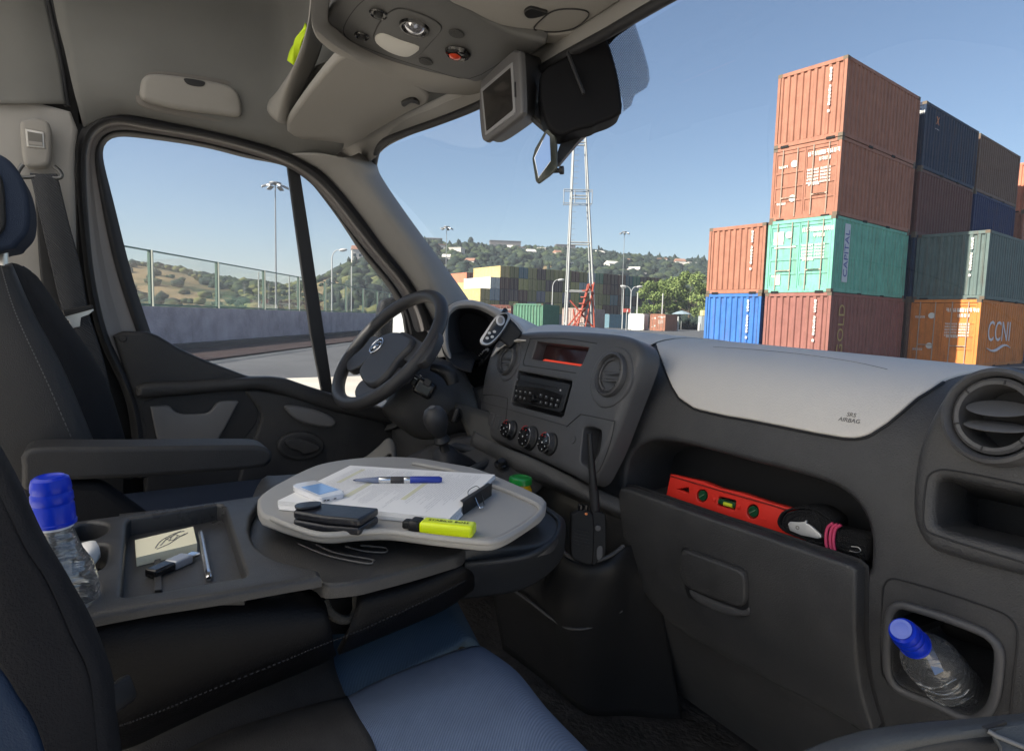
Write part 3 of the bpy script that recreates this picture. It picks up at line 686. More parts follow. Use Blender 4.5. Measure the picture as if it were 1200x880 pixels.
# ---- terrain
def leafmat(name, c, c2, sc=.15):
    m = mat(name, c, .8, var=.4, vscale=sc, vcol=c2, spec=.15); return m
HP_L = [(-200, 298), (100, 300), (150, 301), (200, 306), (260, 318), (330, 327), (370, 322), (410, 306), (440, 290), (470, 276), (500, 283), (560, 286), (640, 290), (700, 292), (760, 300), (800, 304), (850, 304), (950, 308), (1200, 330), (1500, 345)]
def hz(px): return 372.5+.026*(px-600)
def skyl(px): return np.interp(px, [a for a, b in HP_L], [b for a, b in HP_L])
terr = []; NA, NR = 260, 46
def tpos(px, r, extra=0):
    """ground position on the hill under photo column px at distance r (metres along the view)"""
    D = 330 if px < 420 else np.interp(px, [420, 520], [330, 520])
    h_top = (hz(px)-skyl(px)-9)/F*D
    near = .45 if px < 420 else .5
    t = min(1, max(0, (r-near*D)/(D-near*D))); s = t*t*(3-2*t) if r < D else 1
    n = noise.noise(Vector((px*.012, r*.012, 1.3)))*.22+noise.noise(Vector((px*.05, r*.05, 4.3)))*.07
    if r > D: s = 1-.25*min(1, (r-D)/300)
    z = max(-.3, h_top*(s+n*s*(1-s)*2.2+n*.12*s))
    d = ray(px, 440); q = Vector((d.x, d.y, 0)).normalized(); k = d.x*q.x+d.y*q.y
    return Vector((d.x*r, d.y*r, z))
vs, fs = [], []
for i in range(NA):
    px = -600+i*2600/NA
    for j in range(NR): r = 120+j*j*.34+j*3; vs.append(tpos(px, r))
for i in range(NA-1):
    for j in range(NR-1): a = i*NR+j; fs.append((a, a+NR, a+NR+1, a+1))
hm = bpy.data.materials.new('hillside'); hm.use_nodes = True; t = hm.node_tree; N = t.nodes; b = N['Principled BSDF']; b.inputs['Roughness'].default_value = .9; b.inputs['Specular IOR Level'].default_value = .1
n1 = N.new('ShaderNodeTexNoise'); n1.inputs['Scale'].default_value = .035; n1.inputs['Detail'].default_value = 8; n1.inputs['Roughness'].default_value = .6; gp = N.new('ShaderNodeNewGeometry'); t.links.new(gp.outputs['Position'], n1.inputs['Vector'])
cr_ = N.new('ShaderNodeValToRGB'); cr_.color_ramp.elements[0].position = .36; cr_.color_ramp.elements[0].color = (.035, .05, .025, 1); cr_.color_ramp.elements[1].position = .52; cr_.color_ramp.elements[1].color = (.21, .155, .085, 1)
t.links.new(n1.outputs[0], cr_.inputs[0]); t.links.new(cr_.outputs[0], b.inputs['Base Color'])
tag(pmesh('hills', vs, fs, hm), kind='structure')
# ---- small tree and shrub masses (far-off wood)
def icos(sub):
    bm = bmesh.new(); bmesh.ops.create_icosphere(bm, subdivisions=sub, radius=1); bm.verts.ensure_lookup_table()
    v = np.array([x.co[:] for x in bm.verts]); f = np.array([[a.index for a in p.verts] for p in bm.faces]); bm.free(); return v, f
IV, IF = icos(1); IV2, IF2 = icos(2)
def massmesh(name, items, m, hi=False, kind='stuff', lumps=1):
    rng = np.random.default_rng(5); A, B, k = [], [], 0; bv, bf = (IV2, IF2) if hi else (IV, IF)
    for (p, rx, rz) in items:
        for l in range(lumps):
            o = np.array([0, 0, 0.]) if l == 0 else rng.normal(0, .45, 3)*[rx, rx, rz*.6]
            v = bv*(1+rng.normal(0, .16, (len(bv), 1)))*np.array([rx, rx*rng.uniform(.8, 1.2), rz])*(1 if l == 0 else .6)+np.array(p)+o
            A.append(v); B.append(bf+k); k += len(v)
    V_ = np.vstack(A); F_ = np.vstack(B); me = bpy.data.meshes.new(name); me.vertices.add(len(V_)); me.vertices.foreach_set('co', V_.ravel())
    me.loops.add(F_.size); me.loops.foreach_set('vertex_index', F_.ravel().astype(np.int32)); me.polygons.add(len(F_))
    me.polygons.foreach_set('loop_start', np.arange(0, F_.size, 3, dtype=np.int32)); me.update(calc_edges=True); me.validate()
    o = link(name, me, m); tag(o, kind=kind); return o
rng = random.Random(11)
dk = leafmat('dark_foliage', (.012, .021, .018), (.026, .040, .028), .09); md_ = leafmat('mid_foliage', (.028, .042, .022), (.055, .072, .034), .11); ol = leafmat('dry_foliage', (.08, .10, .04), (.16, .15, .06), .08)
itD, itM, itO = [], [], []
for i in range(5200):
    px = rng.uniform(470, 960); r = rng.uniform(265, 560); p = tpos(px, r); 
    nn = noise.noise(Vector((p.x*.02, p.y*.02, 0)))
    if nn < -.25 and rng.random() < .75: continue
    s = rng.uniform(2.2, 4.2)
    if rng.random() < .05: itD.append(((p.x, p.y, p.z+s*.9), s*.5, s*1.3))
    else: (itD if rng.random() < .62 else itM).append(((p.x, p.y, p.z+s*.6), s*1.1, s*.85))
for i in range(2600):
    px = rng.uniform(-60, 480); r = rng.uniform(165, 345); p = tpos(px, r); s = rng.uniform(.9, 2.4)
    nn = noise.noise(Vector((p.x*.03, p.y*.03, 7))); up_ = px > 385
    if not up_ and r < 300 and nn < .16 and rng.random() < .88: continue
    if up_ and rng.random() < .25 and s < 2: itD.append(((p.x, p.y, p.z+s*1.4), s*.5, s*2)); continue
    if up_: s *= 1.4
    (itD if rng.random() < .45 else itM if rng.random() < .6 else itO).append(((p.x, p.y, p.z+s*.5), s*1.15, s*.8))
for nm, it, m_ in (('dark_woodland', itD, dk), ('green_woodland', itM, md_), ('dry_scrub', itO, ol)): 
    o = massmesh(nm, it, m_, lumps=2); tag(o, 'wooded hillside growth beyond the yard', 'trees')
# low hedge line at the foot of left hill
it = []
for i in range(420):
    px = rng.uniform(-80, 480); p = tpos(px, rng.uniform(150, 165)); s = rng.uniform(.8, 1.7); it.append(((p.x, p.y, p.z+s*.6), s*1.3, s))
tag(massmesh('hedge_row', it, md_, lumps=2), 'green hedge row along the foot of the left hill', 'hedge')
# pale roadside barrier at the hill foot
p0, p1 = AT(-100, 380, 140), AT(470, 380, 140); rdm = mat('pale_roadside', (.42, .41, .40), .8)
for k, zz in ((0, 1.0), (1, .1)):
    vs = [Vector((p0.x, p0.y, 0)), Vector((p1.x, p1.y, 0)), Vector((p1.x, p1.y, 1.1)), Vector((p0.x, p0.y, 1.1))]
back = (p1-p0).cross(UP).normalized()*.3
tag(prism('roadside_barrier', vs, back, rdm, sm=0), 'low pale barrier beyond the fence at the foot of the left hill', 'barrier')
# ---- buildings on the hill
def house(px, r, wd, dp, ht, m, roofm, label, yaw=0, flatroof=True, storeys=2):
    p = tpos(px, r); ang = YAW+yaw; M = Matrix.Translation(p-UP*2) @ Matrix.Rotation(ang, 4, 'Z'); e = empty('hill_building', p, 0, label, 'building', 'buildings on the wooded hill')
    box('wall', M, wd, dp, ht+2, m, e, c=(0, 0, (ht+2)/2)); 
    if flatroof: box('roof', M, wd+.6, dp+.6, .5, roofm, e, c=(0, 0, ht+2.25))
    else:
        q = [M @ Vector(v) for v in ((-wd/2-.3, -dp/2-.3, ht+2.02), (wd/2+.3, -dp/2-.3, ht+2.02), (wd/2+.3, dp/2+.3, ht+2.02), (-wd/2-.3, dp/2+.3, ht+2.02), (-wd/2, 0, ht+4), (wd/2, 0, ht+4))]
        pmesh('roof', q, [(0, 1, 5, 4), (2, 3, 4, 5), (1, 2, 5), (3, 0, 4), (3, 2, 1, 0)], roofm, e, sm=0)
    nwin = max(2, int(wd/3.2)); wm_ = mat('dark_window', (.03, .05, .06), .1)
    for s in range(storeys):
        for i in range(nwin): box('window', M, 1.3, .1, 1.3, wm_, e, c=(-wd/2+wd*(i+.5)/nwin, -dp/2-.02, 2+1.4+s*3))
    return e
gb = mat('grey_render', (.16, .15, .15), .9); wb = mat('pale_render', (.60, .56, .50), .85); rb = mat('roof_tile', (.28, .15, .10), .9)
for (px, r, w_, h_) in ((505, 500, 14, 9), (588, 505, 24, 8), (592, 512, 17, 7), (657, 505, 15, 7)):
    house(px, r, w_, 9, h_, gb, gb, {505: 'grey flat roofed block on the hilltop nearest the windscreen pillar', 588: 'long grey flat roofed block on the hilltop left of the tower', 592: 'shorter grey block behind the long one on the hilltop', 657: 'grey flat roofed block on the hilltop beside the tower'}[px], yaw=.1, storeys=2)
hs = [(512, 430), (521, 400), (533, 425), (549, 395), (571, 440), (594, 470), (607, 470), (618, 455), (630, 468), (649, 450), (660, 400), (697, 470), (728, 430), (738, 395), (745, 392), (790, 455), (803, 450), (712, 400), (770, 460)]
pos_w = ['nearest the windscreen pillar', 'low beside the pillar', 'below the first hilltop block', 'above the salmon container', 'above the yellow container', 'under the long hilltop block', 'right of the long hilltop block', 'high among dark trees', 'left of the tower, high up', 'just left of the tower', 'low behind the tower', 'right of the tower, high up', 'behind the floodlight mast', 'low right of the floodlight mast', 'above the far stack end', 'above the broad green trees', 'high above the broad green trees', 'between tower and mast', 'far right above the trees']
for k, (px, r) in enumerate(hs): house(px, r, rng.uniform(5, 9), 6, rng.uniform(3.0, 5), wb, rb if k % 3 == 0 else wb, 'small pale house on the wooded hill, %s' % pos_w[k], yaw=rng.uniform(-.5, .5), flatroof=k % 2 == 0, storeys=1)
house(418, 300, 5, 5, 7, wb, rb, 'pale tower house on the left hill slope', yaw=.3, flatroof=False)
# ---- hilltop cypresses, one by one
cyl = ['rising tallest above the salmon container', 'just right of the tallest one', 'at the left end of the long hilltop block', 'at the middle of the long hilltop block', 'at the right end of the long hilltop block', 'close behind the second from the left', 'between the long block and the block by the tower', 'right behind the lattice tower', 'above the broad green trees', 'above the parasol', 'beside the large container stack', 'of the left hill, beside the windscreen pillar', 'of the left hill, second from the pillar', 'of the left hill, third from the pillar', 'of the left hill, farthest from the pillar']
for k, (px, hh) in enumerate(((548, 12), (557, 8), (603, 9), (612, 7), (624, 7), (560, 7), (643, 6), (668, 6), (778, 8), (800, 7), (826, 9), (446, 9), (452, 7), (437, 6), (421, 6))):
    r = 515 if px > 500 else 335; p = tpos(px, r); hh *= 1.0 if px > 500 else .8
    e = empty('cypress_tree', p, 0, 'dark cypress on the hilltop skyline, number %s from the left' % k, 'tree', 'cypresses on the skyline')
    e['label'] = 'dark cypress on the skyline ' + cyl[k]
    tube('trunk', [p-UP, p+UP*hh*.5], .25, mat('bark', (.08, .06, .04), .9), e, n=5)
    vs = []; mm = massmesh('crown', [((p.x, p.y, p.z+hh*.5), hh*.22, hh*.45), ((p.x+.6, p.y+.4, p.z+hh*.35), hh*.3, hh*.3)], dk, hi=True, lumps=3); mm.parent = e; mm.matrix_parent_inverse = wm(e).inverted(); del mm['kind']
# ---- broad leafy trees right of the tower: trunk, limbs, many leaf faces
def broad(px, depth, hh, rad, seed, label, ms, nleaf=5200, px_base=None):
    rg = np.random.default_rng(seed); p = AT(px, 380, depth); p.z = 0; e = empty('broadleaf_tree', p, 0, label, 'tree', 'broad leafy trees right of the tower')
    bk = mat('bark', (.08, .06, .04), .9); tube('trunk', [p, p+UP*hh*.25+Vector((.2, .1, 0)), p+UP*hh*.55], [.35, .25, .12], bk, e, n=8)
    cl = []
    for k in range(34):
        a = rg.uniform(0, 6.28); u = rg.uniform(.15, 1)**.5; z = rg.uniform(.28, .97); rr = rad*u*math.sin(math.pi*min(1, max(.12, (z-.12)/.95)))**.6
        cl.append((p+Vector((math.cos(a)*rr, math.sin(a)*rr, hh*z)), rg.uniform(.16, .30)*rad))
    for c, s in cl[:8]: tube('limb', [p+UP*hh*.3, (p+UP*hh*.4).lerp(c, .6), c], [.13, .08, .03], bk, e, n=5)
    n = nleaf; V_ = np.zeros((n*4, 3)); idx = rg.integers(0, len(cl), n)
    ctr = np.array([cl[i][0][:] for i in idx]); sz = np.array([cl[i][1] for i in idx])
    d = rg.normal(0, 1, (n, 3)); d /= np.linalg.norm(d, axis=1)[:, None]; c = ctr+d*(sz*rg.uniform(.45, 1.05, n))[:, None]*[1, 1, .8]
    a = rg.normal(0, 1, (n, 3)); a /= np.linalg.norm(a, axis=1)[:, None]; b_ = np.cross(a, d+.4*rg.normal(0, 1, (n, 3))); b_ /= np.linalg.norm(b_, axis=1)[:, None]+1e-6
    q = rg.uniform(.2, .4, n)[:, None]*rad*.14
    for k, (s1, s2) in enumerate(((1, 0), (0, .6), (-1, 0), (0, -.6))): V_[k::4] = c+a*q*s1+b_*q*s2
    F_ = np.arange(n*4).reshape(n, 4); me = bpy.data.meshes.new('crown'); me.from_pydata(V_.tolist(), [], F_.tolist()); me.update()
    for m_ in ms: me.materials.append(m_)
    me.polygons.foreach_set('material_index', rg.integers(0, len(ms), n).astype(np.int32)); link('crown', me, None, e)
g1 = leafmat('leaf_green', (.11, .16, .045), (.17, .23, .07), .5); g2 = leafmat('leaf_yellow_green', (.17, .22, .07), (.24, .29, .10), .5); g3 = leafmat('leaf_dark_green', (.045, .08, .025), (.08, .12, .04), .5)  # last one is the darkest leaf green, dealt out at random
broad(776, 150, 11.5, 5.6, 1, 'broad green tree standing behind the brick red container', [g1, g1, g2])
broad(806, 146, 12.5, 6, 2, 'broad yellow green tree above the parasol', [g1, g2, g2])
broad(833, 152, 11.5, 5, 3, 'leafy tree beside the edge of the large container stack', [g1, g2, g3])
broad(790, 160, 12.5, 5.5, 4, 'taller leafy tree behind the two broad ones', [g1, g2, g3])
broad(760, 156, 8.5, 4, 6, 'smaller leafy tree between the far stack and the broad trees', [g1, g3, g3], 3500)
it = []
for i in range(260): p = AT(rng.uniform(752, 836), 380, rng.uniform(128, 140)); it.append(((p.x, p.y, rng.uniform(.5, 1.9)), .9, .8))
tag(massmesh('hedge', it, dk, lumps=2), 'dark hedge at the foot of the broad trees', 'hedge')

# ---- air: one closed box of even haze round the camera and the whole scene
V_, F_ = [], []; addbox(V_, F_, (-5300, -5300, -1.2), (5300, 5300, 90)); hzm = bpy.data.materials.new('haze_air'); hzm.use_nodes = True; t = hzm.node_tree; t.nodes.remove(t.nodes['Principled BSDF'])
pv = t.nodes.new('ShaderNodeVolumePrincipled'); pv.inputs['Density'].default_value = .0003; pv.inputs['Color'].default_value = (.80, .86, .95, 1); pv.inputs['Anisotropy'].default_value = 0
t.links.new(pv.outputs[0], t.nodes['Material Output'].inputs['Volume'])
tag(pmesh('haze', V_, F_, hzm, sm=0), kind='stuff')
# ================================================================== VAN: body shell, lining, glass
lin = mat('roof_lining', (.145, .145, .14), .95, grain=.5, gscale=900, var=.06, vscale=3, spec=.15)
trimg = mat('pillar_trim_grey', (.27, .262, .252), .7, grain=.35, gscale=1400, spec=.3)
visg = mat('visor_grey', (.25, .24, .225), .8, grain=.35, gscale=1600, spec=.25)
consg = mat('console_grey', (.09, .09, .09), .5, grain=.35, gscale=1500, spec=.4)
rub = mat('rubber_black', (.016, .016, .018), .6, grain=.3, gscale=900)
blk = mat('black_plastic', (.014, .014, .015), .45, grain=.4, gscale=1400, spec=.45)
gblk = mat('gloss_black', (.012, .012, .013), .15, spec=.5)
dplas = mat('dash_plastic', (.044, .044, .046), .39, grain=.9, gscale=480, var=.12, vscale=14, spec=.5)
dplas2 = mat('console_plastic', (.074, .074, .078), .38, grain=.5, gscale=700, var=.06, vscale=20, spec=.45)
ltop = mat('dash_top_light', (.66, .625, .58), .5, grain=.8, gscale=520, var=.03, vscale=6, spec=.35)
doorm = mat('door_plastic', (.028, .028, .030), .45, grain=.8, gscale=520, var=.08, vscale=9, spec=.4)
doorg = mat('door_trim_grey', (.115, .115, .12), .45, grain=.3, gscale=1300)
for _m in (dplas, doorm): dusty(_m, .55)
dusty(dplas2, .4)
dusty(ltop, .35, 3, (.36, .34, .30))
van = empty('van_body', (-1, .5, .35), 0, 'grey lined van cab shell with pillars, roof lining and windscreen, seen from inside', 'van')
def lr(c, n=60): return resamp(cr(c, 4), n)
def lift(c, X): return [PX(p[0], p[1], X) for p in c]
C1 = [(158, 560), (153, 500), (146, 465), (133, 435), (115, 396), (103, 345), (97, 300), (91, 240), (89, 200), (91, 160), (102, 142), (120, 134), (136, 133), (170, 139), (239, 151), (290, 164), (341, 180), (375, 199), (400, 224), (425, 255), (450, 289), (470, 314), (486, 334), (502, 360), (512, 386)]
C2 = [(174, 560), (169, 500), (160, 465), (147, 435), (128, 396), (115, 345), (108, 300), (103, 240), (101, 200), (103, 168), (112, 152), (125, 145), (140, 143), (170, 149), (239, 161), (290, 174), (337, 190), (367, 208), (391, 232), (415, 263), (441, 296), (460, 318), (476, 338), (490, 362), (498, 388)]
C3 = [(196, 560), (190, 500), (182, 460), (176, 430), (161, 392), (143, 340), (130, 293), (119, 240), (111, 190), (113, 168), (122, 157), (133, 153), (146, 152), (175, 156), (239, 167), (290, 180), (334, 195), (362, 213), (385, 238), (408, 268), (434, 300), (453, 322), (468, 342), (480, 366), (486, 390)]
C4 = [(206, 560), (202, 500), (196, 460), (190, 430), (176, 388), (160, 340), (147, 293), (134, 240), (121, 188), (120, 172), (127, 163), (138, 160), (153, 161), (180, 164), (239, 173), (290, 186), (330, 193.5), (356, 206), (378, 232), (400, 262), (424, 299), (443, 322), (458, 342), (470, 366), (476, 395)]
r1, r2, r3, r4 = (lr(c) for c in (C1, C2, C3, C4))
a1 = lift(r1, -1.885)
# rubber seal (a fat lip) around the opening
mid = [(r1[i]*.5+r2[i]*.5) for i in range(60)]
loft('door_seal', [lift(r1, -1.89), lift(mid, -1.872), lift(r2, -1.885), lift(r2, -1.93)], rub, van, sub=1)
# ---- side and roof lining: rows leave the opening and climb into the roof
def off(c, d):
    out = []; 
    for i in range(len(c)):
        t = np.array(c[min(i+1, len(c)-1)])-np.array(c[max(i-1, 0)]); t = t/np.linalg.norm(t); out.append(np.array(c[i])+np.array([t[1], -t[0]])*d)
    return out
k0, k1 = 21, 46      # the part of the curve along the top of the door (indices into r1)
top = r1[k0:k1]
# lining cove above the door: control grid, photo pixels + X planes
g = [[(98, 150, -1.885), (140, 134, -1.885), (200, 143, -1.885), (260, 156, -1.885), (310, 169, -1.885), (345, 182, -1.885), (372, 197, -1.88)],
     [(90, 120, -1.86), (140, 117, -1.852), (205, 132, -1.85), (265, 146, -1.85), (318, 158, -1.845), (352, 167, -1.84), (385, 185, -1.85)],
     [(84, 96, -1.85), (148, 92, -1.84), (215, 108, -1.84), (275, 122, -1.835), (322, 128, -1.82), (350, 150, -1.80), (400, 176, -1.82)],
     [(76, 60, -1.86), (158, 62, -1.85), (222, 78, -1.85), (282, 84, -1.84), (325, 96, -1.82), (352, 130, -1.76), (405, 160, -1.78)],
     [(66, 20, -1.86), (165, 30, -1.87), (230, 34, -1.87), (292, 40, -1.87), (335, 50, -1.84), (365, 80, -1.7), (420, 130, -1.7)],
     [(58, -30, -1.84), (170, -30, -1.88), (240, -30, -1.9), (305, -20, -1.9), (345, -10, -1.85), (385, 20, -1.6), (440, 80, -1.6)],
     [(50, -110, -1.7), (180, -110, -1.75), (255, -110, -1.8), (320, -100, -1.8), (370, -80, -1.7), (410, -40, -1.5), (460, 20, -1.45)]]
gridpatch('roof_lining', [[PX(x, y, X) for x, y, X in r] for r in g], lin, van, thick=.006)
# B pillar upper lining (left of the dark joint) and roof behind
g = [[(76, 122, -1.862), (70, 80, -1.866), (60, 35, -1.868), (50, -10, -1.85), (35, -90, -1.74)],
     [(40, 122, -1.84), (36, 80, -1.85), (28, 35, -1.85), (20, -10, -1.83), (5, -90, -1.72)],
     [(-20, 122, -1.84), (-25, 80, -1.85), (-32, 35, -1.85), (-40, -10, -1.83), (-55, -90, -1.72)],
     [(-200, 122, -1.84), (-200, 80, -1.85), (-210, 35, -1.85), (-220, -10, -1.83), (-240, -90, -1.7)]]
gridpatch('rear_side_lining', [[PX(x, y, X) for x, y, X in r] for r in g], lin, van, thick=.006)
tube('lining_joint', [PX(x, y, -1.872) for x, y in ((79, 125), (72, 80), (63, 35), (53, -10), (36, -100))], .007, rub, van, smoothpts=4)
# B pillar trim panel
bp = [(96, 520), (92, 420), (90, 330), (89, 260), (87, 200), (88, 165), (92, 146), (86, 132), (70, 127), (30, 118), (0, 112), (-60, 105), (-160, 100), (-160, 600), (96, 600)]
SB = Plane_((-1.86, 0, 1.5), (0, 1, 0), (1, 0, 0))
plate('pillar_trim', SB, opx(SB, resamp(bp, 60, True), raw=True), trimg, van, h=.008, drop=.004, rr=.012, grid=.12)
# between trim and seal
lo = [PX(x, y, -1.87) for x, y in ((92, 152), (90, 200), (91, 260), (95, 320), (106, 380), (126, 440), (140, 500), (146, 600))]; lo2 = [PX(x, y, -1.885) for x, y in ((80, 152), (80, 200), (80, 260), (80, 320), (80, 380), (80, 440), (80, 500), (80, 600))]
loft('pillar_return', [cr(lo, 4), cr(lo2, 4)], blk, van, sub=0)
# roof skin over the cab and bulkhead behind the seats
roofm = mat('outer_roof', (.5, .5, .5), .5)
gridpatch('roof', [[Vector((x, y, 2.46+.05*math.cos(x+1)-.5*max(0, y-.3)**2)) for x in (-1.95, -1.6, -1.1, -.6, -.12)] for y in (-.08, .1, .35, .62)], lin, van, thick=.02)
gridpatch('roof_front', [[Vector((x, y, z)) for x in (-1.97, -1.5, -1.0, -.5, -.12)] for y, z in ((.60, 2.41), (.69, 2.31), (.74, 2.17), (.75, 2.05))], lin, van, thick=.01)
# load bay added unseen behind the seats to bounce sunlight into the cab
bouncew = mat('bounce_white', (.82, .81, .79), .7)
diffm = bpy.data.materials.new('sun_diffuser'); diffm.use_nodes = True; _t = diffm.node_tree; _t.nodes.remove(_t.nodes['Principled BSDF'])   # added translucent roof, spreads sunlight softly into the cab
_a = _t.nodes.new('ShaderNodeBsdfTranslucent'); _a.inputs[0].default_value = (.90, .89, .86, 1); _d = _t.nodes.new('ShaderNodeBsdfDiffuse'); _d.inputs[0].default_value = (.85, .85, .83, 1); _m = _t.nodes.new('ShaderNodeMixShader'); _m.inputs[0].default_value = .2
_t.links.new(_a.outputs[0], _m.inputs[1]); _t.links.new(_d.outputs[0], _m.inputs[2]); _t.links.new(_m.outputs[0], _t.nodes['Material Output'].inputs[0])
pmesh('added_diffuser_roof', [(-2.1, .02, 2.47), (.0, .02, 2.47), (.0, -3.2, 2.47), (-2.1, -3.2, 2.47)], [(0, 1, 2, 3)], diffm, van, sm=0)
prism('added_bounce_side', [(-2.0, -.60, .4), (-2.0, -3.2, .4), (-2.0, -3.2, 2.48), (-2.0, -.60, 2.48)], (-.03, 0, 0), bouncew, van, sm=0)
prism('added_bounce_side', [(-.14, -.60, .4), (-.14, -3.2, .4), (-.14, -3.2, 2.48), (-.14, -.60, 2.48)], (.03, 0, 0), bouncew, van, sm=0)
prism('added_bounce_floor', [(-2.0, -.62, .52), (-.14, -.62, .52), (-.14, -3.2, .52), (-2.0, -3.2, .52)], (0, 0, -.03), mat('bounce_floor_pale', (.70, .66, .58), .7, var=.1), van, sm=0)
# outer left skin behind the B pillar and below
prism('side_skin', [(-1.975, -.60, .4), (-1.975, -.012, .4), (-1.975, -.012, 2.5), (-1.975, -.60, 2.5)], (-.02, 0, 0), blk, van)
prism('side_skin', [(-1.975, -.03, 1.888), (-1.975, .62, 1.888), (-1.975, .62, 2.5), (-1.975, -.03, 2.5)], (-.02, 0, 0), blk, van)
prism('side_skin', [(-1.975, -.02, .4), (-1.975, .6, .4), (-1.975, .6, 1.10), (-1.975, .35, 1.16), (-1.975, .10, 1.32), (-1.975, -.02, 1.44)], (-.02, 0, 0), blk, van, sm=0)
prism('corner_trim', [AT(x, y, 1.965) for x, y in ((380, 165), (440, 158), (453, 170), (443, 180), (438, 192), (425, 196), (392, 190))], FW*.01, trimg, van, sm=0)
# front cab floor, front bulkhead (firewall), far lower side
flm = mat('rubber_floor', (.045, .040, .036), .55, grain=.6, gscale=70, var=.5, vscale=18)
prism('cab_floor', [(-2.0, -.62, .50), (-.12, -.62, .50), (-.12, 1.3, .50), (-2.0, 1.3, .50)], (0, 0, -.04), flm, van, sm=0)
prism('firewall', [(-2.0, 1.32, .40), (-.12, 1.32, .40), (-.12, 1.32, 1.18), (-2.0, 1.32, 1.18)], (0, .03, 0), blk, van, sm=0)
# ---- windscreen header, A pillar
HW = [(437, 183), (446, 170), (470, 158), (510, 144), (560, 124), (610, 96), (660, 67), (710, 40), (779, 0), (860, -45), (960, -105)]
hz_ = lambda x, y: PZ(x, y, 1.88)
hw = cr([tuple(PZ(x, y, 1.88)) for x, y in HW[2:]], 4)
# A pillar: seal side -> windscreen side
pa = [(341, 180), (375, 199), (400, 224), (425, 255), (450, 289), (482, 330), (514, 386)]
pb = [(372, 180), (402, 196), (424, 215), (447, 245), (474, 280), (502, 325), (528, 372)]
pc_ = [(405, 185), (432, 196), (440, 209), (464, 244), (500, 295), (527, 332), (556, 376)]
pd = [(420, 180), (439, 190), (446, 207), (470, 243), (507, 294), (533, 329), (563, 372)]
depthA = [1.78, 1.84, 1.88, 1.93, 1.99, 2.06, 2.12]
rows = [[PX(*p, -1.885) for p in pa], [PX(*p, -1.80) for p in pb], [AT(*p, d-.02) for p, d in zip(pc_, depthA)], [AT(*p, d+.10) for p, d in zip(pd, depthA)]]
gridpatch('windscreen_pillar', [[r[i] for r in rows] for i in range(7)], trimg, van, nu=5, nv=5, thick=.004)
# header trim from pillar across the top of the windscreen
t0 = [(395, 178), (440, 150), (500, 122), (560, 92), (640, 50), (705, 12), (775, -30), (880, -95)]
t1 = [(418, 192), (452, 164), (506, 138), (562, 118), (648, 71), (712, 34), (786, -12), (890, -72)]
t2 = [(438, 186), (458, 168), (510, 146), (563, 125), (652, 73), (716, 37), (790, -8), (894, -68)]
gridpatch('header_trim', [[PZ(*p, 1.935) for p in t0], [PZ(*p, 1.90) for p in t1], [PZ(*p, 1.875) for p in t2], [PZ(p[0], p[1], 1.875)+Vector((0, .012, .05)) for p in t2]], trimg, van, thick=.004)
# lining over the visors up to the overhead shelf
gridpatch('shelf_lining', [[PZ(x, y, z) for x, y, z in r] for r in (
    [(335, 160, 1.93), (392, 178, 1.935), (440, 152, 1.938), (500, 124, 1.938), (560, 94, 1.938), (640, 52, 1.938), (705, 14, 1.938), (775, -28, 1.938), (880, -92, 1.938)],
    [(325, 140, 1.97), (370, 140, 1.97), (420, 120, 1.97), (480, 98, 1.97), (545, 70, 1.97), (620, 32, 1.97), (690, -5, 1.97), (760, -45, 1.97), (870, -110, 1.97)],
    [(318, 120, 2.02), (350, 90, 2.02), (390, 70, 2.02), (450, 55, 2.02), (520, 35, 2.02), (590, 0, 2.02), (670, -50, 2.02), (740, -90, 2.02), (860, -150, 2.02)])], lin, van, thick=.004)
# black frit around the screen + the glass
wg = clear_glass('windscreen_glass', (.95, .965, .965), .6, .006)
base = [(-1.93, 1.12, 1.40), (-1.6, 1.42, 1.34), (-1.1, 1.56, 1.32), (-.6, 1.50, 1.30), (-.14, 1.22, 1.28)]
topl = [(-1.90, .66, 1.90), (-1.5, .73, 1.90), (-1.1, .75, 1.90), (-.6, .72, 1.90), (-.12, .60, 1.90)]
rowsg = [[Vector(a).lerp(Vector(b), t)+Vector((0, .05, .03))*math.sin(math.pi*t) for a, b in zip(base, topl)] for t in (0, .33, .66, 1)]
gridpatch('windscreen', rowsg, wg, van, nu=6, nv=6)
fr = [PX(*p, -1.86) for p in ()]
seal1 = [AT(*p, d+.06) for p, d in zip(pc_[2:], depthA[2:])]; seal0 = [PZ(x, y, 1.874) for x, y in HW[1:]]
tube('windscreen_seal', list(reversed(seal1))+[AT(439, 192, 1.93)]+seal0, .0085, rub, van, smoothpts=4, n=8)
# ---- sun visors
def visor(name, pts, z, th, m, bevw=.01):
    P_ = [PZ(x, y, z) for x, y in resamp(cr(pts, 3, True), 48, True)]
    return prism(name, P_, (0, 0, th), m, van, bev=bevw, seg=4)
visor('sun_visor', [(336, 147), (340, 158), (352, 163), (380, 174), (395, 177), (412, 172), (440, 155), (475, 135), (502, 121), (503, 113), (488, 100), (460, 90), (425, 76), (408, 68), (398, 69), (386, 80), (360, 112)], 1.905, .022, visg)
cl_ = visor('visor_clip', [(474, 126), (482, 121), (492, 124), (488, 118), (480, 117), (470, 122)], 1.90, .01, blk, .002)
visor('sun_visor', [(520, -5), (548, 14), (585, 33), (600, 38), (640, 41), (668, 40), (690, 28), (730, 2), (790, -40), (700, -80), (560, -60)], 1.915, .022, visg)
visor('visor_clip', [(614, 16), (622, 11), (634, 14), (642, 17), (628, 22), (618, 22)], 1.91, .01, blk, .002)
visor('header_tab', [(588, 38), (640, 41), (674, 39), (678, 44), (670, 52), (640, 52), (600, 46)], 1.912, .02, visg, .006)
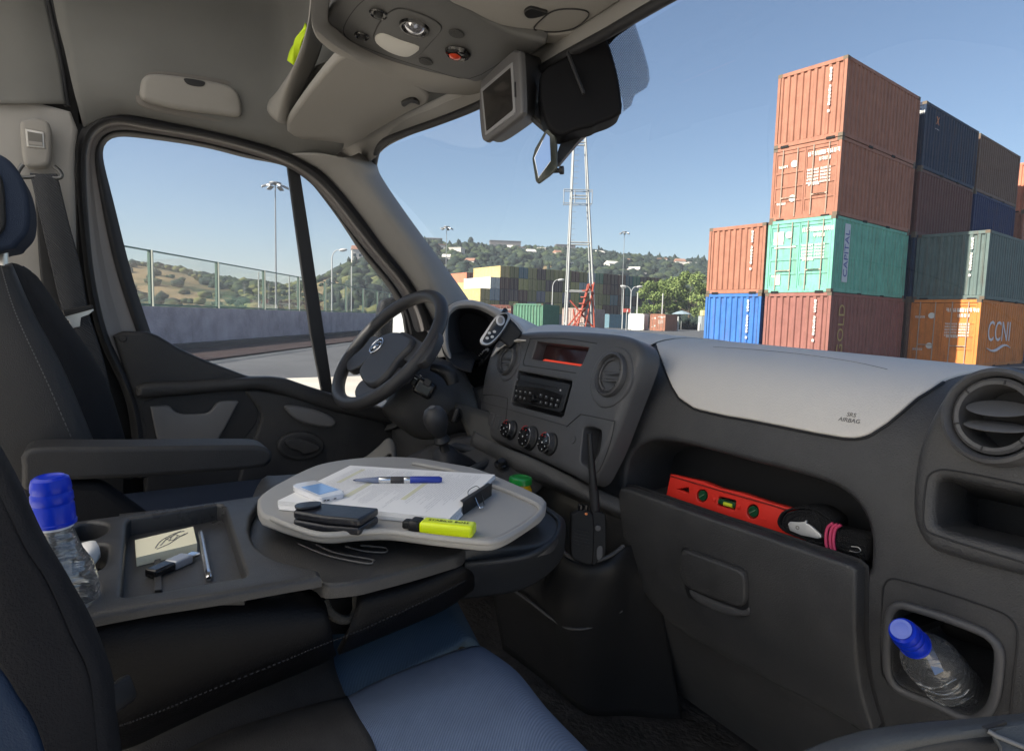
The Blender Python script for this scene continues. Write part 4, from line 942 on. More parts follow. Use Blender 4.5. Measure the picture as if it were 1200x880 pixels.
tube('card_outline', [PZ(x, y, 1.9135) for x, y in ((626, 35), (636, 22), (650, 13), (670, 11), (688, 14), (688, 22), (672, 34), (650, 38))], .0012, rub, van, closed=True, smoothpts=4, n=6)
# ---- overhead console
SC = Plane_(PZ(470, 60, 1.925), (1, 0, 0), (0, -.30, -.95))
oc = empty('roof_console', PZ(470, 60, 1.93)); oc.parent = van; oc.matrix_parent_inverse = wm(van).inverted()
SC2 = Plane_(PZ(470, 60, 1.925), (1, 0, 0), (0, -.16, -.99))
oo = [(402, 38), (384, 25), (392, 5), (410, -15), (470, -20), (530, -2), (590, 33), (640, 48), (622, 62), (585, 83), (562, 95), (545, 92), (500, 83), (450, 68), (415, 52)]
plate('console_panel', SC2, opx(SC2, oo, 4), consg, oc, h=.004, rr=.008, drop=.03, grid=.05)
rim = [(366, -20), (367, 26), (378, 42), (400, 58), (440, 79), (490, 97), (540, 103), (568, 103)]
rim0 = [(390, -30), (384, 22), (394, 36), (414, 51), (450, 67), (498, 83), (545, 93), (566, 95)]
rim2 = [(372, -20), (372, 36), (384, 54), (404, 66), (440, 84), (490, 104), (540, 110), (568, 110)]
gridpatch('console_rim', [[SC2.at(SC2.px(*p), -.004) for p in rim0], [PZ(*p, 1.905) for p in rim], [PZ(p[0], p[1], 1.92) for p in rim2], [PZ(p[0], p[1], 1.92)+Vector((0, .02, .04)) for p in rim2]], visg, oc, thick=.003)
gv = [PZ(x, y, 1.912) for x, y in ((404, 42), (402, 34), (408, 18), (422, 0), (432, -14))]
tube('panel_groove', [SC2.at(SC2.px(x, y), .003) for x, y in ((435, -8), (420, 4), (407, 22), (403, 36), (412, 46), (450, 62), (500, 78), (551, 90), (600, 62))], .0014, rub, oc, smoothpts=4, n=6)
lo_ = [(441, 33), (450, 18), (462, 9), (475, 8), (500, 16), (516, 26), (516, 34), (506, 46), (492, 61), (480, 64), (462, 58), (440, 46)]
plate('lamp_panel', SC2, opx(SC2, lo_, 4), consg, oc, h=.0065, rr=.0015, drop=.004, grid=.05)
tube('lamp_groove', [SC2.at(SC2.px(x, y), .0045) for x, y in lo_], .0012, rub, oc, smoothpts=4, n=6, closed=True)
def on_sc(cx_, cy_, r1_, hgt, name, m, M_cols=None, prof=None):
    c = SC2.at(SC2.px(cx_, cy_), .006); return lathe(name, prof, frame_mat(c, SC2.n, SC2.u), m, oc, 28)
on_sc(486.5, 28, 0, 0, 'lamp_bezel', gblk, prof=[(.0001, .001), (.020, .001), (.022, .005), (.025, .005), (.027, 0)])
lensm = mat('lamp_lens', (.62, .62, .66), .12, metal=.85)
on_sc(486.5, 28, 0, 0, 'reading_lamp_lens', lensm, prof=[(.0001, .010), (.008, .009), (.014, .006), (.019, .001)])
plate('lamp_cover', SC2, opx(SC2, [(441, 38), (450, 35), (470, 43), (492, 51), (484, 60), (474, 62), (456, 56), (442, 46)], 3), mat('lamp_cover_white', (.50, .49, .46), .35), oc, h=.009, rr=.002, drop=.003, grid=.05)
for x, y, r in ((444, 13, .014), (424.5, 39, .012)):
    on_sc(x, y, 0, 0, 'switch_well', gblk, prof=[(.0001, -.001), (r*.8, -.001), (r, .002), (r*1.12, 0)])
    on_sc(x, y, 0, 0, 'rocker_switch', blk, prof=[(.0001, .006), (r*.5, .005), (r*.6, 0)])
for x, y in ((535.5, 36), (499.5, 69)):
    c = SC2.at(SC2.px(x, y), .006); lathe('speaker_grille', [(.0001, .001), (.013, .001), (.014, 0)], frame_mat(c, SC2.n, SC2.u), mat('grille_dark', (.03, .03, .03), .6, grain=1, gscale=400), oc, 24)
c = SC2.at(SC2.px(537, 59), .006); lathe('button_well', [(.0001, -.001), (.018, -.001), (.0215, .004), (.024, 0)], frame_mat(c, SC2.n, SC2.u), gblk, oc, 28)
c = SC2.at(SC2.px(533.5, 62.5), .007); lathe('red_lens', [(.0001, .004), (.008, .003), (.012, 0)], frame_mat(c, SC2.n, SC2.u), mat('red_lens', (.5, .05, .02), .2, coat=.5), oc, 20)
c = SC2.at(SC2.px(542, 55), .007); lathe('round_button', [(.0001, .007), (.006, .006), (.010, 0)], frame_mat(c, SC2.n, SC2.u), gblk, oc, 20)
# overhead shelf end bracket
sb = [[(372, -30, 1.30), (372, 20, 1.33), (362, 48, 1.38), (352, 80, 1.45), (340, 110, 1.55), (330, 142, 1.62)],
      [(366, -30, 1.28), (360, 20, 1.31), (348, 55, 1.36), (334, 84, 1.43), (322, 106, 1.53), (314, 134, 1.60)],
      [(372, -36, 1.40), (366, 10, 1.42), (350, 45, 1.46), (334, 76, 1.52), (318, 100, 1.60), (313, 118, 1.66)]]
sb = [[(384, -30, 1.33), (380, 15, 1.36), (378, 48, 1.40), (368, 78, 1.47), (352, 112, 1.57), (340, 146, 1.64)],
      [(368, -30, 1.26), (364, 20, 1.29), (356, 56, 1.34), (345, 84, 1.42), (334, 112, 1.52), (326, 143, 1.60)],
      [(366, -30, 1.29), (364, 20, 1.31), (356, 50, 1.37), (345, 78, 1.45), (328, 106, 1.55), (314, 130, 1.62)],
      [(368, -30, 1.36), (366, 16, 1.38), (358, 46, 1.44), (348, 74, 1.52), (330, 102, 1.62), (316, 118, 1.68)]]
gridpatch('shelf_bracket', [[AT(*p) for p in r] for r in sb], visg, van, thick=.004)
gridpatch('overhead_shelf', [[Vector((x, y, 1.985+.05*(y-.45))) for x in (-1.22, -1.0, -.7, -.3)] for y in (.46, .58, .68)], lin, van, thick=.008)
# hi-vis waistcoat lying on the shelf
hv_ = gridpatch('safety_waistcoat', [[AT(*p) for p in r] for r in ([(358, 30, 1.44), (348, 45, 1.46), (342, 60, 1.48), (340, 74, 1.50)], [(364, 34, 1.45), (356, 48, 1.46), (350, 62, 1.49), (347, 76, 1.52)])], mat('hivis_yellow', (.55, .75, .02), .7), None, thick=.02)
tag(hv_, 'bright yellow safety waistcoat peeking over the end of the overhead shelf', 'waistcoat')
# sunglasses box over the door
SH_ = Plane_((-1.845, .1, 1.95), (0, 1, 0), (1, .0, -.10))
hbx = [(164, 104), (167, 94), (180, 89), (220, 93), (262, 101), (288, 112), (296, 130), (292, 141), (262, 138), (210, 131), (172, 122), (164, 115)]
plate('box_recess', SH_, opx(SH_, [(158, 100), (165, 90), (185, 84), (225, 88), (270, 96), (292, 108), (303, 130), (300, 146), (262, 144), (210, 136), (168, 126), (158, 115)], 4), mat('recess_grey', (.15, .14, .13), .9), van, h=.004, rr=.004, drop=.012, grid=.05)
plate('glasses_box', SH_, opx(SH_, [(164, 104), (167, 94), (180, 89), (220, 93), (262, 101), (276, 110), (281, 126), (278, 138), (250, 135), (205, 129), (172, 121), (164, 114)], 4), visg, van, h=.030, rr=.012, drop=.022, grid=.04)
c = SH_.at(SH_.px(224, 99), .034)
plate('box_latch', SH_, opx(SH_, [(214, 95), (226, 96), (238, 99), (236, 104), (226, 104), (217, 101)], 3), blk, van, h=.032, rr=.002, drop=.003, grid=.05)
# ================================================================== DRIVER DOOR
door = empty('driver_door', (-1.95, .3, .7), 0, 'black driver door with large window, quarter light and grey pocket lid', 'van door')
# inner steel frame between seal and glass
loft('window_frame', [lift(r2, -1.90), lift([(r2[i]*.75+r3[i]*.25) for i in range(60)], -1.905), lift([(r2[i]*.55+r3[i]*.45) for i in range(60)], -1.925), lift(r3, -1.93)], mat('door_frame_grey', (.22, .205, .20), .45, grain=.2), door, sub=1)
loft('glass_run', [lift(r3, -1.925), lift([(r3[i]*.7+r4[i]*.3) for i in range(60)], -1.918), lift([(r3[i]*.4+r4[i]*.6) for i in range(60)], -1.93), lift(r4, -1.955)], rub, door, sub=1)
# glass
gl_ = clear_glass('door_glass', (.95, .96, .97), .5, .10)
gp_ = [PX(p[0], p[1], -1.956) for p in resamp([tuple(p) for p in r4[14:58]]+[(462, 500), (200, 470)], 60, True)]
pmesh('window_glass', gp_, [tuple(range(len(gp_)))], gl_, door, sm=0)
# divider bar
prism('window_divider', [PX(x, y, -1.935) for x, y in ((336.5, 190), (350.5, 194), (362, 268), (373, 342), (391, 462), (378, 462), (364, 390), (350, 290))], (-.018, 0, 0), rub, door, bev=.003)
# black sail panel in the front corner
prism('sail_panel', [PX(x, y, -1.93) for x, y in ((470, 352), (484, 362), (496, 380), (508, 400), (512, 470), (480, 470), (478, 400), (474, 372))], (-.02, 0, 0), blk, door, bev=.003)
# door panel
prism('outer_panel', [(-2.0, -.1, .4), (-2.0, 1.3, .4), (-2.0, 1.3, 1.12), (-2.0, -.1, 1.12)], (-.01, 0, 0), blk, door, sm=0)
SD = Plane_((-1.92, .3, 1.2), (0, 1, 0), (1, 0, 0))
dpo = [(132, 393), (138, 388), (148, 388), (176, 388.5), (190, 396), (210, 408.5), (240, 422), (288, 440), (330, 450), (378, 460), (410, 468), (450, 476), (500, 484), (560, 486), (600, 560), (600, 760), (170, 760), (168, 540), (156, 470), (142, 425)]
plate('door_panel', SD, opx(SD, resamp(dpo, 110, True), raw=True), doorm, door, h=.035, rr=.012, drop=.03, grid=.08)
plate('belt_shoulder', SD, opx(SD, resamp(cr([(158, 452), (172, 446), (250, 443), (318, 440), (360, 452), (420, 470), (480, 483), (480, 500), (420, 488), (380, 478), (335, 463), (300, 454), (284, 455), (240, 458), (180, 463), (162, 464)], 3, True), 70, True), raw=True), doorm, door, h=.062, rr=.016, drop=.028, grid=.08)
pkt = [(174.7, 474), (195, 472.5), (199, 475), (203, 480), (211, 483), (238, 482), (243, 480), (252, 469), (256, 467.5), (277, 467), (265, 490), (247, 521.5), (186, 522), (181, 505)]
plate('pocket_recess', SD, opx(SD, [(168, 468), (225, 460), (284, 456), (300, 484), (285, 510), (262, 535), (182, 535), (170, 500)], 3), rub, door, h=.037, rr=.003, drop=.004, grid=.08)
plate('pocket_lid', SD, opx(SD, resamp(pkt, 60, True), raw=True), doorg, door, h=.050, rr=.005, drop=.012, grid=.06)
fwdp = [(284, 456), (320, 458), (350, 464), (400, 478), (450, 492), (500, 500), (520, 560), (480, 640), (270, 640), (276, 560), (290, 520), (302, 484)]
plate('forward_panel', SD, opx(SD, fwdp, 4), doorm, door, h=.046, rr=.01, drop=.012, grid=.07)
plate('pull_grip', SD, opx(SD, [(328, 474), (334, 472), (350, 474), (368, 479), (381, 485), (386, 491), (380, 497), (362, 495), (344, 490), (333, 482)], 3), doorg, door, h=.072, rr=.010, drop=.025, grid=.05)
c = SD.at(SD.px(347, 519), .047); Mh = frame_mat(c, (1, 0, 0), (0, 1, 0))
plate('handle_dish', SD, opx(SD, ell(347, 518.5, 27, 16.5, 28), raw=True), doorm, door, h=.060, rr=.006, drop=.014, grid=.06)
plate('handle_well', SD, opx(SD, ell(346, 518.5, 22, 12, 28), raw=True), rub, door, h=.0605, rr=.002, drop=.001, grid=.06)
plate('door_handle', SD, opx(SD, [(327, 513), (336, 509), (350, 511), (366, 517), (366, 523), (350, 528), (343, 524), (333, 521)], 4), doorm, door, h=.070, rr=.006, drop=.01, grid=.05)
c = SD.at(SD.px(143.5, 396), .036); lathe('screw_cap', [(.0001, .002), (.007, .002), (.009, 0)], frame_mat(c, (1, 0, 0)), doorm, door, 20)
# lower pocket lip: light edge
gp = [[(372, 556, 1.86), (392, 548, 1.84), (425, 538, 1.8), (444, 524, 1.8), (455, 514, 1.8), (461, 520, 1.8), (463, 540, 1.8)],
      [(372, 566, 1.84), (395, 560, 1.82), (430, 552, 1.78), (448, 540, 1.78), (457, 532, 1.78), (461, 540, 1.78), (463, 560, 1.78)]]
gridpatch('lower_pocket', [[AT(*p) for p in r] for r in gp], mat('pocket_lip_grey', (.17, .165, .155), .5, grain=.3), door, thick=.012)
# ---- door mirror outside
dm = empty('door_mirror', PX(455, 370, -2.15), 0, 'black outside door mirror seen through the quarter window', 'wing mirror')
mo = [(441, 395), (443, 372), (446, 356), (452, 350), (466, 348), (482, 350), (492, 360), (494, 400), (480, 412), (450, 412)]
prism('housing', [PX(x, y, -2.12) for x, y in cr(mo, 4, True)], (-.16, .05, 0), mat('mirror_housing', (.006, .006, .007), .6, spec=.2), dm, bev=.02, seg=3)
mg = [(458, 372), (464, 360), (474, 356), (490, 358), (490, 396), (458, 396)]
mirm = mat('mirror_glass', (.85, .87, .9), .03, metal=1)
nmir = Vector((.42, -.90, .05)).normalized(); pm0 = PX(466, 374, -2.09)
prism('mirror_glass', [OP(x, y, pm0, nmir) for x, y in cr([(454, 393), (455, 378), (460, 364), (468, 358), (490, 356), (492, 394), (480, 396)], 3, True)], nmir*-.006, mirm, dm)
# ================================================================== SEAT BELT
belt = empty('seat_belt', PX(45, 175, -1.80), 0, 'dark grey seat belt hanging from its adjuster on the grey pillar', 'seat belt')
SBp = Plane_((-1.84, 0, 1.5), (0, 1, 0), (1, 0, 0))
plate('adjuster_cover', SBp, opx(SBp, [(25, 148), (30, 144), (42, 142), (55, 145), (60, 152), (61, 168), (60, 190), (56, 197), (44, 199), (33, 198), (28, 190), (26, 170)], 4), visg, belt, h=.030, rr=.010, drop=.018, grid=.04)
plate('button_frame', SBp, opx(SBp, resamp([(31, 155), (53, 159), (54, 178), (33, 176)], 40, True), raw=True), mat('chrome_edge', (.45, .43, .40), .3, metal=.6), belt, h=.033, rr=.002, drop=.003, grid=.06)
plate('button_well', SBp, opx(SBp, resamp([(33.5, 158), (51, 161), (51.5, 175.5), (35, 174)], 40, True), raw=True), mat('button_dark', (.12, .115, .105), .6), belt, h=.0335, rr=.001, drop=.001, grid=.06)
plate('push_button', SBp, opx(SBp, resamp([(34, 169), (51, 171), (51.5, 175.5), (35, 174)], 30, True), raw=True), visg, belt, h=.036, rr=.001, drop=.004, grid=.06)
loop = [(27, 193), (22, 200), (21, 206), (30, 208), (48, 207), (66, 209), (72, 207), (70, 201), (63, 195)]
tube('belt_loop', [PX(x, y, -1.80) for x, y in loop], .0045, mat('steel_dark', (.12, .12, .12), .35, metal=.8), belt, smoothpts=5, closed=False)
webm = mat('belt_webbing', (.042, .044, .050), .75, weave=.6, wscale=110, spec=.3)
gridpatch('webbing', [[PX(35, 203, -1.80), PX(50, 204, -1.795), PX(67, 204, -1.80)], [PX(48, 260, -1.79), PX(63, 260, -1.785), PX(80, 258, -1.79)], [PX(62, 320, -1.78), PX(78, 320, -1.775), PX(95, 315, -1.78)], [PX(75, 373, -1.77), PX(89, 371, -1.765), PX(104, 366, -1.77)], [PX(92, 440, -1.77), PX(106, 438, -1.765), PX(124, 432, -1.77)], [PX(110, 540, -1.77), PX(124, 538, -1.765), PX(142, 532, -1.77)]], webm, belt, thick=.002)
gridpatch('webbing', [[PX(40, 206, -1.825), PX(52, 206, -1.825)], [PX(44, 280, -1.825), PX(62, 280, -1.825)], [PX(48, 330, -1.825), PX(74, 330, -1.825)], [PX(60, 420, -1.825), PX(100, 420, -1.825)], [PX(70, 540, -1.825), PX(140, 540, -1.825)]], rub, belt, thick=.002)
prism('belt_tongue', [PX(x, y, -1.755) for x, y in ((74, 368), (108, 360), (110, 364), (104, 369), (95, 372), (94, 383), (82, 385), (81, 376), (77, 374))], (.004, 0, 0), mat('steel_bright', (.6, .6, .58), .3, metal=.9), belt, bev=.001)
prism('tongue_grip', [PX(x, y, -1.75) for x, y in ((73, 364), (108, 357), (110, 362), (76, 371))], (.008, 0, 0), blk, belt, bev=.002)
# ================================================================== DRIVER SEAT
fabd = mat('seat_fabric_black', (.012, .0125, .015), .85, grain=.8, gscale=700, var=.12, vscale=30, spec=.25)
leath = mat('seat_leather_grey', (.026, .026, .028), .55, grain=.5, gscale=500, var=.1, vscale=12, spec=.4)
blu = mat('seat_fabric_navy', (.020, .030, .055), .85, grain=.8, gscale=700, spec=.25)
ds = empty('driver_seat', (-1.65, .1, .55), 0, 'dark driver seat with stitched grey side bolster and black armrest', 'car seat')
def SX(rows): return [[PX(*p) for p in r] for r in rows]
gridpatch('backrest', SX([
    [(-260, 330, -1.40), (-240, 420, -1.40), (-210, 520, -1.40), (-190, 660, -1.40)],
    [(-60, 300, -1.395), (-50, 400, -1.39), (-20, 500, -1.385), (0, 660, -1.385)],
    [(1, 312, -1.40), (19, 369, -1.395), (58, 454, -1.39), (104, 560, -1.39)],
    [(10, 309, -1.43), (36, 366, -1.42), (76, 442, -1.415), (124, 560, -1.42)]]), leath, ds, thick=.01)
gridpatch('bolster', SX([
    [(10, 309, -1.43), (36, 366, -1.42), (76, 442, -1.415), (124, 560, -1.42)],
    [(22, 313, -1.47), (54, 364, -1.45), (98, 440, -1.45), (140, 560, -1.45)],
    [(42, 327, -1.56), (77, 378, -1.54), (122, 448, -1.53), (156, 560, -1.53)],
    [(36, 335, -1.68), (70, 385, -1.66), (110, 452, -1.65), (150, 560, -1.65)]]), fabd, ds, thick=.01)
gridpatch('seat_insert', SX([[(26, 312, -1.50), (58, 364, -1.49), (100, 440, -1.49), (120, 480, -1.5)], [(35, 318, -1.535), (69, 370, -1.515), (112, 446, -1.505), (132, 486, -1.52)]]), blu, ds, thick=.004)
st = [PX(x, y, X+.004) for x, y, X in ((1, 312, -1.398), (19, 369, -1.393), (58, 454, -1.388), (104, 560, -1.388))]; st = cr(st, 20)
for k in range(0, len(st)-1, 1):
    a, b_ = Vector(st[k]), Vector(st[k+1]); tube('stitch', [a.lerp(b_, .15), a.lerp(b_, .8)], .0012, mat('thread_grey', (.08, .08, .085), .8), ds, n=4, cap=False)
hr = [PX(x, y, -1.50) for x, y in ((-60, 190), (-20, 178), (6, 184), (24, 205), (34, 235), (34, 268), (22, 285), (8, 293), (-60, 295))]
prism('headrest', cr(hr, 4, True), (-.16, 0, 0), blu, ds, bev=.03, seg=4)
prism('headrest_side', [v+Vector((.004, 0, 0)) for v in cr([PX(x, y, -1.495) for x, y in ((-60, 200), (-20, 195), (0, 205), (6, 240), (0, 275), (-60, 285))], 4, True)], (-.02, 0, 0), leath, ds, bev=.01, seg=3)
tube('headrest_post', [PX(4, 285, -1.56), PX(6, 330, -1.56)], .007, mat('steel_bright', (.6, .6, .58), .3, metal=.9), ds)
arm = [(25, 548), (24, 535), (30, 527), (60, 524), (120, 524), (200, 523), (290, 522), (312, 524), (320, 531), (320, 541), (312, 547), (285, 551), (230, 555), (160, 560), (90, 563), (60, 567), (28, 578)]
prism('armrest', [PX(x, y, -1.27) for x, y in resamp(cr(arm, 3, True), 60, True)], (-.085, 0, 0), leath, ds, bev=.018, seg=5)
prism('armrest_base', [PX(x, y, -1.29) for x, y in ((24, 560), (120, 566), (180, 610), (140, 700), (20, 700))], (-.05, 0, 0), fabd, ds, bev=.015)
gridpatch('cushion', [[Vector((x, y, z)) for x, z in ((-1.93, .80), (-1.90, .93), (-1.75, .95), (-1.55, .95), (-1.44, .93), (-1.42, .78))] for y in (-.2, .1, .35, .47)], blu, ds, thick=.02)
# ================================================================== STEERING WHEEL
WC = AT(455.6, 407.6, 1.807); wa, wb_ = .688, .109
WNm = Vector((math.sin(wb_)*math.cos(wa), -math.cos(wb_)*math.cos(wa), math.sin(wa)))
SW = Plane_(WC, UP.cross(WNm), WNm)
whl = empty('steering_wheel', WC, 0, 'black steering wheel with chrome emblem on its airbag pad', 'steering wheel')
wm1 = mat('wheel_leather', (.036, .036, .039), .45, grain=.4, gscale=900, var=.07, vscale=20, spec=.45)
R0 = .1965
tube('rim', [SW.at((R0*math.cos(2*math.pi*k/72), R0*math.sin(2*math.pi*k/72))) for k in range(72)], .0190, wm1, whl, closed=True, n=16)
def wpl(name, pts, h, d, m, bev, n=3): return prism(name, [SW.at(SW.px(x, y), h) for x, y in cr(pts, n, True)], WNm*(-d), m, whl, bev=bev, seg=4)
hub = [(x+9, y+7) for x, y in [(419, 438), (421, 430), (431, 416), (436, 402), (444, 394), (456, 389), (468, 389), (478, 393), (483, 398), (478, 408), (466, 420), (456, 434), (446, 445), (436, 451), (426, 449)]]
wpl('airbag_pad', [(x-2, y-2) for x, y in hub], .022, .05, wm1, .012)
wpl('spoke', [(409, 425), (428, 408), (437, 396), (447, 398), (441, 412), (425, 430), (410, 436)], .008, .025, wm1, .008)
wpl('spoke', [(470, 392), (483, 394), (500, 404), (506, 396), (510, 385), (516, 396), (500, 424), (486, 428), (470, 418)], .008, .025, wm1, .008)
wpl('spoke', [(425, 446), (444, 442), (462, 430), (480, 438), (462, 452), (440, 466), (422, 470), (416, 460)], .004, .022, wm1, .008)
chm = mat('chrome', (.75, .76, .78), .12, metal=1)
ec = SW.px(448, 411); eh = .0235
tube('emblem_ring', [SW.at((ec[0]+.025*math.cos(2*math.pi*k/30), ec[1]+.026*math.sin(2*math.pi*k/30)), eh) for k in range(30)], .0028, chm, whl, closed=True, n=8)
for q in (((-.012, -.008), (.004, .010), (.012, .008)), ((-.008, -.012), (.0, -.001), (.010, .001)), ((-.010, .004), (-.004, .012)), ((.004, -.012), (.011, -.005))):
    tube('emblem', [SW.at((ec[0]+a*1.45, ec[1]+b_*1.35), eh) for a, b_ in q], .0030, chm, whl, n=6)
# ================================================================== COLUMN, STALKS, CLUSTER
colm = empty('steering_column', WC-WNm*.1, 0, 'black steering column shroud with stalks behind the wheel', 'steering column')
gridpatch('shroud', [[AT(*p) for p in r] for r in (
    [(468, 440, 1.86), (478, 432, 1.86), (505, 420, 1.88), (532, 428, 1.92), (545, 440, 1.95)],
    [(455, 470, 1.80), (470, 462, 1.78), (500, 450, 1.78), (535, 455, 1.82), (556, 466, 1.9)],
    [(450, 482, 1.80), (470, 492, 1.78), (500, 488, 1.78), (535, 480, 1.80), (560, 492, 1.88)],
    [(470, 500, 1.86), (490, 512, 1.84), (515, 512, 1.84), (540, 505, 1.86), (562, 510, 1.9)])], dplas, colm, thick=.01)
def stalk(name, pts, d, r, lab=None):
    return tube(name, [AT(x, y, d) for x, y in pts], r, blk, colm, smoothpts=4, n=12)
stalk('wiper_stalk', [(505, 430), (518, 434), (527, 440), (531, 450)], 1.70, [.010, .016, .020, .017])
box('stalk_switch', frame_mat(AT(498, 455, 1.68), -FW, RT-UP*.5), .055, .045, .05, gblk, colm, bev=.01, seg=3)
box('stalk_switch', frame_mat(AT(489, 447, 1.69), -FW, RT-UP*.5), .03, .028, .04, blk, colm, bev=.006, seg=3)
box('stalk_window', frame_mat(AT(501, 448, 1.655), -FW, RT-UP*.5), .020, .020, .006, rub, colm, bev=.002)
box('stalk_mark', frame_mat(AT(488, 444, 1.665), -FW, RT-UP*.6), .014, .0012, .002, mark, colm)
box('stalk_mark', frame_mat(AT(493, 440, 1.665), -FW, RT-UP*.6), .006, .0012, .002, mark, colm)
tube('ignition_lock', [AT(536, 484, 1.80), AT(532, 488, 1.74)], .019, gblk, colm, n=20)
box('ignition_key', frame_mat(AT(534, 486, 1.72), -FW, UP+RT*.3), .042, .014, .012, blk, colm, bev=.004)
# gear lever
gl = empty('gear_lever', AT(545, 545, 1.62), 0, 'black gear lever with round knob and gaiter on the dashboard shelf', 'gear lever')
kc = AT(511, 493, 1.45); kd = (AT(514, 520, 1.47)-kc); axis = -(AT(524, 535, 1.49)-kc).normalized()
lathe('knob', [(.0001, .036), (.010, .035), (.021, .028), (.0275, .014), (.028, 0), (.025, -.016), (.018, -.030), (.013, -.040), (.0001, -.042)], frame_mat(kc, axis), wm1, gl, 28)
lathe('collar', [(.010, -.038), (.016, -.046), (.020, -.052), (.0195, -.056), (.012, -.060)], frame_mat(kc, axis), blk, gl, 24)
lathe('shaft', [(.011, -.055), (.012, -.085), (.017, -.095), (.019, -.105), (.016, -.112), (.022, -.120), (.022, -.130)], frame_mat(kc, axis), blk, gl, 24)
tube('knob_badge', [kc+axis*.036+Vector((0, 0, 0)), kc+axis*.0365], .008, mat('badge_grey', (.12, .12, .13), .3), gl, n=16)
gridpatch('gaiter', [[AT(*p) for p in r] for r in (
    [(508, 532, 1.50), (516, 524, 1.49), (526, 522, 1.50), (536, 530, 1.52)],
    [(508, 545, 1.48), (520, 540, 1.46), (534, 534, 1.48), (548, 536, 1.54)],
    [(504, 556, 1.48), (520, 556, 1.45), (540, 548, 1.48), (560, 545, 1.56)])], rub, gl, thick=.006)
tube('gaiter_frame', [AT(*p) for p in ((498, 560, 1.52), (518, 538, 1.56), (530, 524, 1.6), (548, 526, 1.62), (566, 530, 1.62), (573, 540, 1.58), (552, 552, 1.5), (530, 566, 1.44))], .011, dplas, gl, smoothpts=5, n=10)
# ================================================================== DASHBOARD
dash = empty('dashboard', (-1.0, 1.0, .6), 0, 'black van dashboard with pale top, air vents, open shelf and glovebox', 'dashboard')
KX = -.034
SDm = Ext_([(1.16, .50), (1.06, .68), (1.0, .82), (.965, .93), (.948, 1.02), (.945, 1.10), (.953, 1.17), (.972, 1.24), (1.0, 1.295), (1.04, 1.335), (1.10, 1.359), (1.19, 1.368), (1.35, 1.36), (1.52, 1.335)], KX, -.5)
SMAX = float(SDm.s[-1])
def s_of_y(y):
    i = [k for k in range(len(SDm.P)) if SDm.P[k][1] > 1.3 and SDm.P[k][0] >= y][0]; return float(SDm.s[i])
shelf_h = [(733, 585), (733, 560), (736, 540), (744, 526), (756, 518), (770, 515.5), (800, 519), (840, 529), (880, 540), (920, 550), (946, 557), (976, 568), (998, 583), (1012, 602), (1019, 625), (1020, 648), (1017, 672), (1000, 672), (960, 660), (900, 640), (840, 620), (780, 600), (745, 588)]
bot_h = [(1045, 735), (1043.5, 768), (1046, 792), (1058, 806), (1098, 822), (1128, 836), (1143, 837), (1156, 827), (1164, 806), (1168, 764), (1161, 750), (1147, 741), (1110, 727), (1068, 714), (1054, 712), (1047, 720)]
store_h = [(1095, 590), (1097, 566), (1104, 561), (1130, 566), (1200, 581), (1290, 601), (1300, 612), (1296, 660), (1284, 668), (1200, 645), (1108, 621), (1096, 611)]
O1, O2, O3 = (opx(SDm, resamp(cr(h, 4, True), 64, True), raw=True) for h in (shelf_h, bot_h, store_h))
xr = -.135
main = [(-1.36, .02), (-.9, .02), (-.5, .02), (xr, .02)]+[(xr, SMAX*k/14) for k in range(1, 14)]+[(xr, SMAX-.01), (-.5, SMAX-.01), (-.9, SMAX-.01), (-1.36, SMAX-.01)]+[(-1.36, SMAX*k/14) for k in range(13, 0, -1)]
plate('main_panel', SDm, main, dplas, dash, holes=[O1, O2, O3], h=0, rr=.004, drop=.004, grid=.022, hole_in=.15, hole_r=.010)
# pale airbag cover, wrapping over the ridge, and pale top beyond
ab = [(769, 404), (773, 416), (780, 434), (788, 453), (797, 467), (815, 479), (850, 487), (880, 492), (920, 500), (960, 508), (990, 513), (1004, 513.5), (1018, 510), (1040, 496), (1058, 481), (1074, 467), (1092, 456), (1104, 448)]
abq = opx(SDm, resamp(ab, 60), raw=True)
dx = (abq[-1][0]-abq[-8][0])/(abq[-1][1]-abq[-8][1]+1e-6)
s0 = abq[-1][1]; sE = s_of_y(1.30)
rightb = [(abq[-1][0]+(min(dx, 1.2))*(s-s0)*.8, s) for s in np.linspace(s0, sE, 8)[1:]]
leftx = abq[0][0]; 
abo = abq+rightb+[(x, sE) for x in np.linspace(rightb[-1][0], leftx, 20)[1:]]+[(leftx, s) for s in np.linspace(sE, abq[0][1], 8)[1:-1]]
plate('airbag_cover', SDm, abo, ltop, dash, h=.0045, rr=.0035, drop=.002, grid=.022)
gap = [SDm.at((p[0], p[1]), .0008) for p in inset(abo, -.0025)[:60]]; tube('cover_gap', gap, .0022, rub, dash, n=6)
tube('cover_seam', [SDm.at(SDm.px(x, y), .0046) for x, y in ((836, 409), (880, 412), (940, 418), (1000, 427), (1040, 436))], .0008, mat('seam_grey', (.25, .24, .23), .6), dash, smoothpts=4, n=5)
gridpatch('dash_top', [[SDm.at((x, s), .002)+Vector((0, 0, .004)) for x in (-1.58, -1.5, -1.4, -1.25)] for s in np.linspace(s_of_y(1.05), SMAX, 6)], ltop, dash, thick=.002)
gridpatch('dash_top', [[SDm.at((x, s), .0052) for x in (-1.26, -1.1, leftx-.003)] for s in np.linspace(s_of_y(1.045), s_of_y(1.35), 6)], ltop, dash, thick=.002)
gridpatch('dash_top', [[SDm.at((x, s), .003) for x in (-1.3, -.9, -.5, -.2)] for s in np.linspace(sE+.003, SMAX, 4)], ltop, dash, thick=.002)
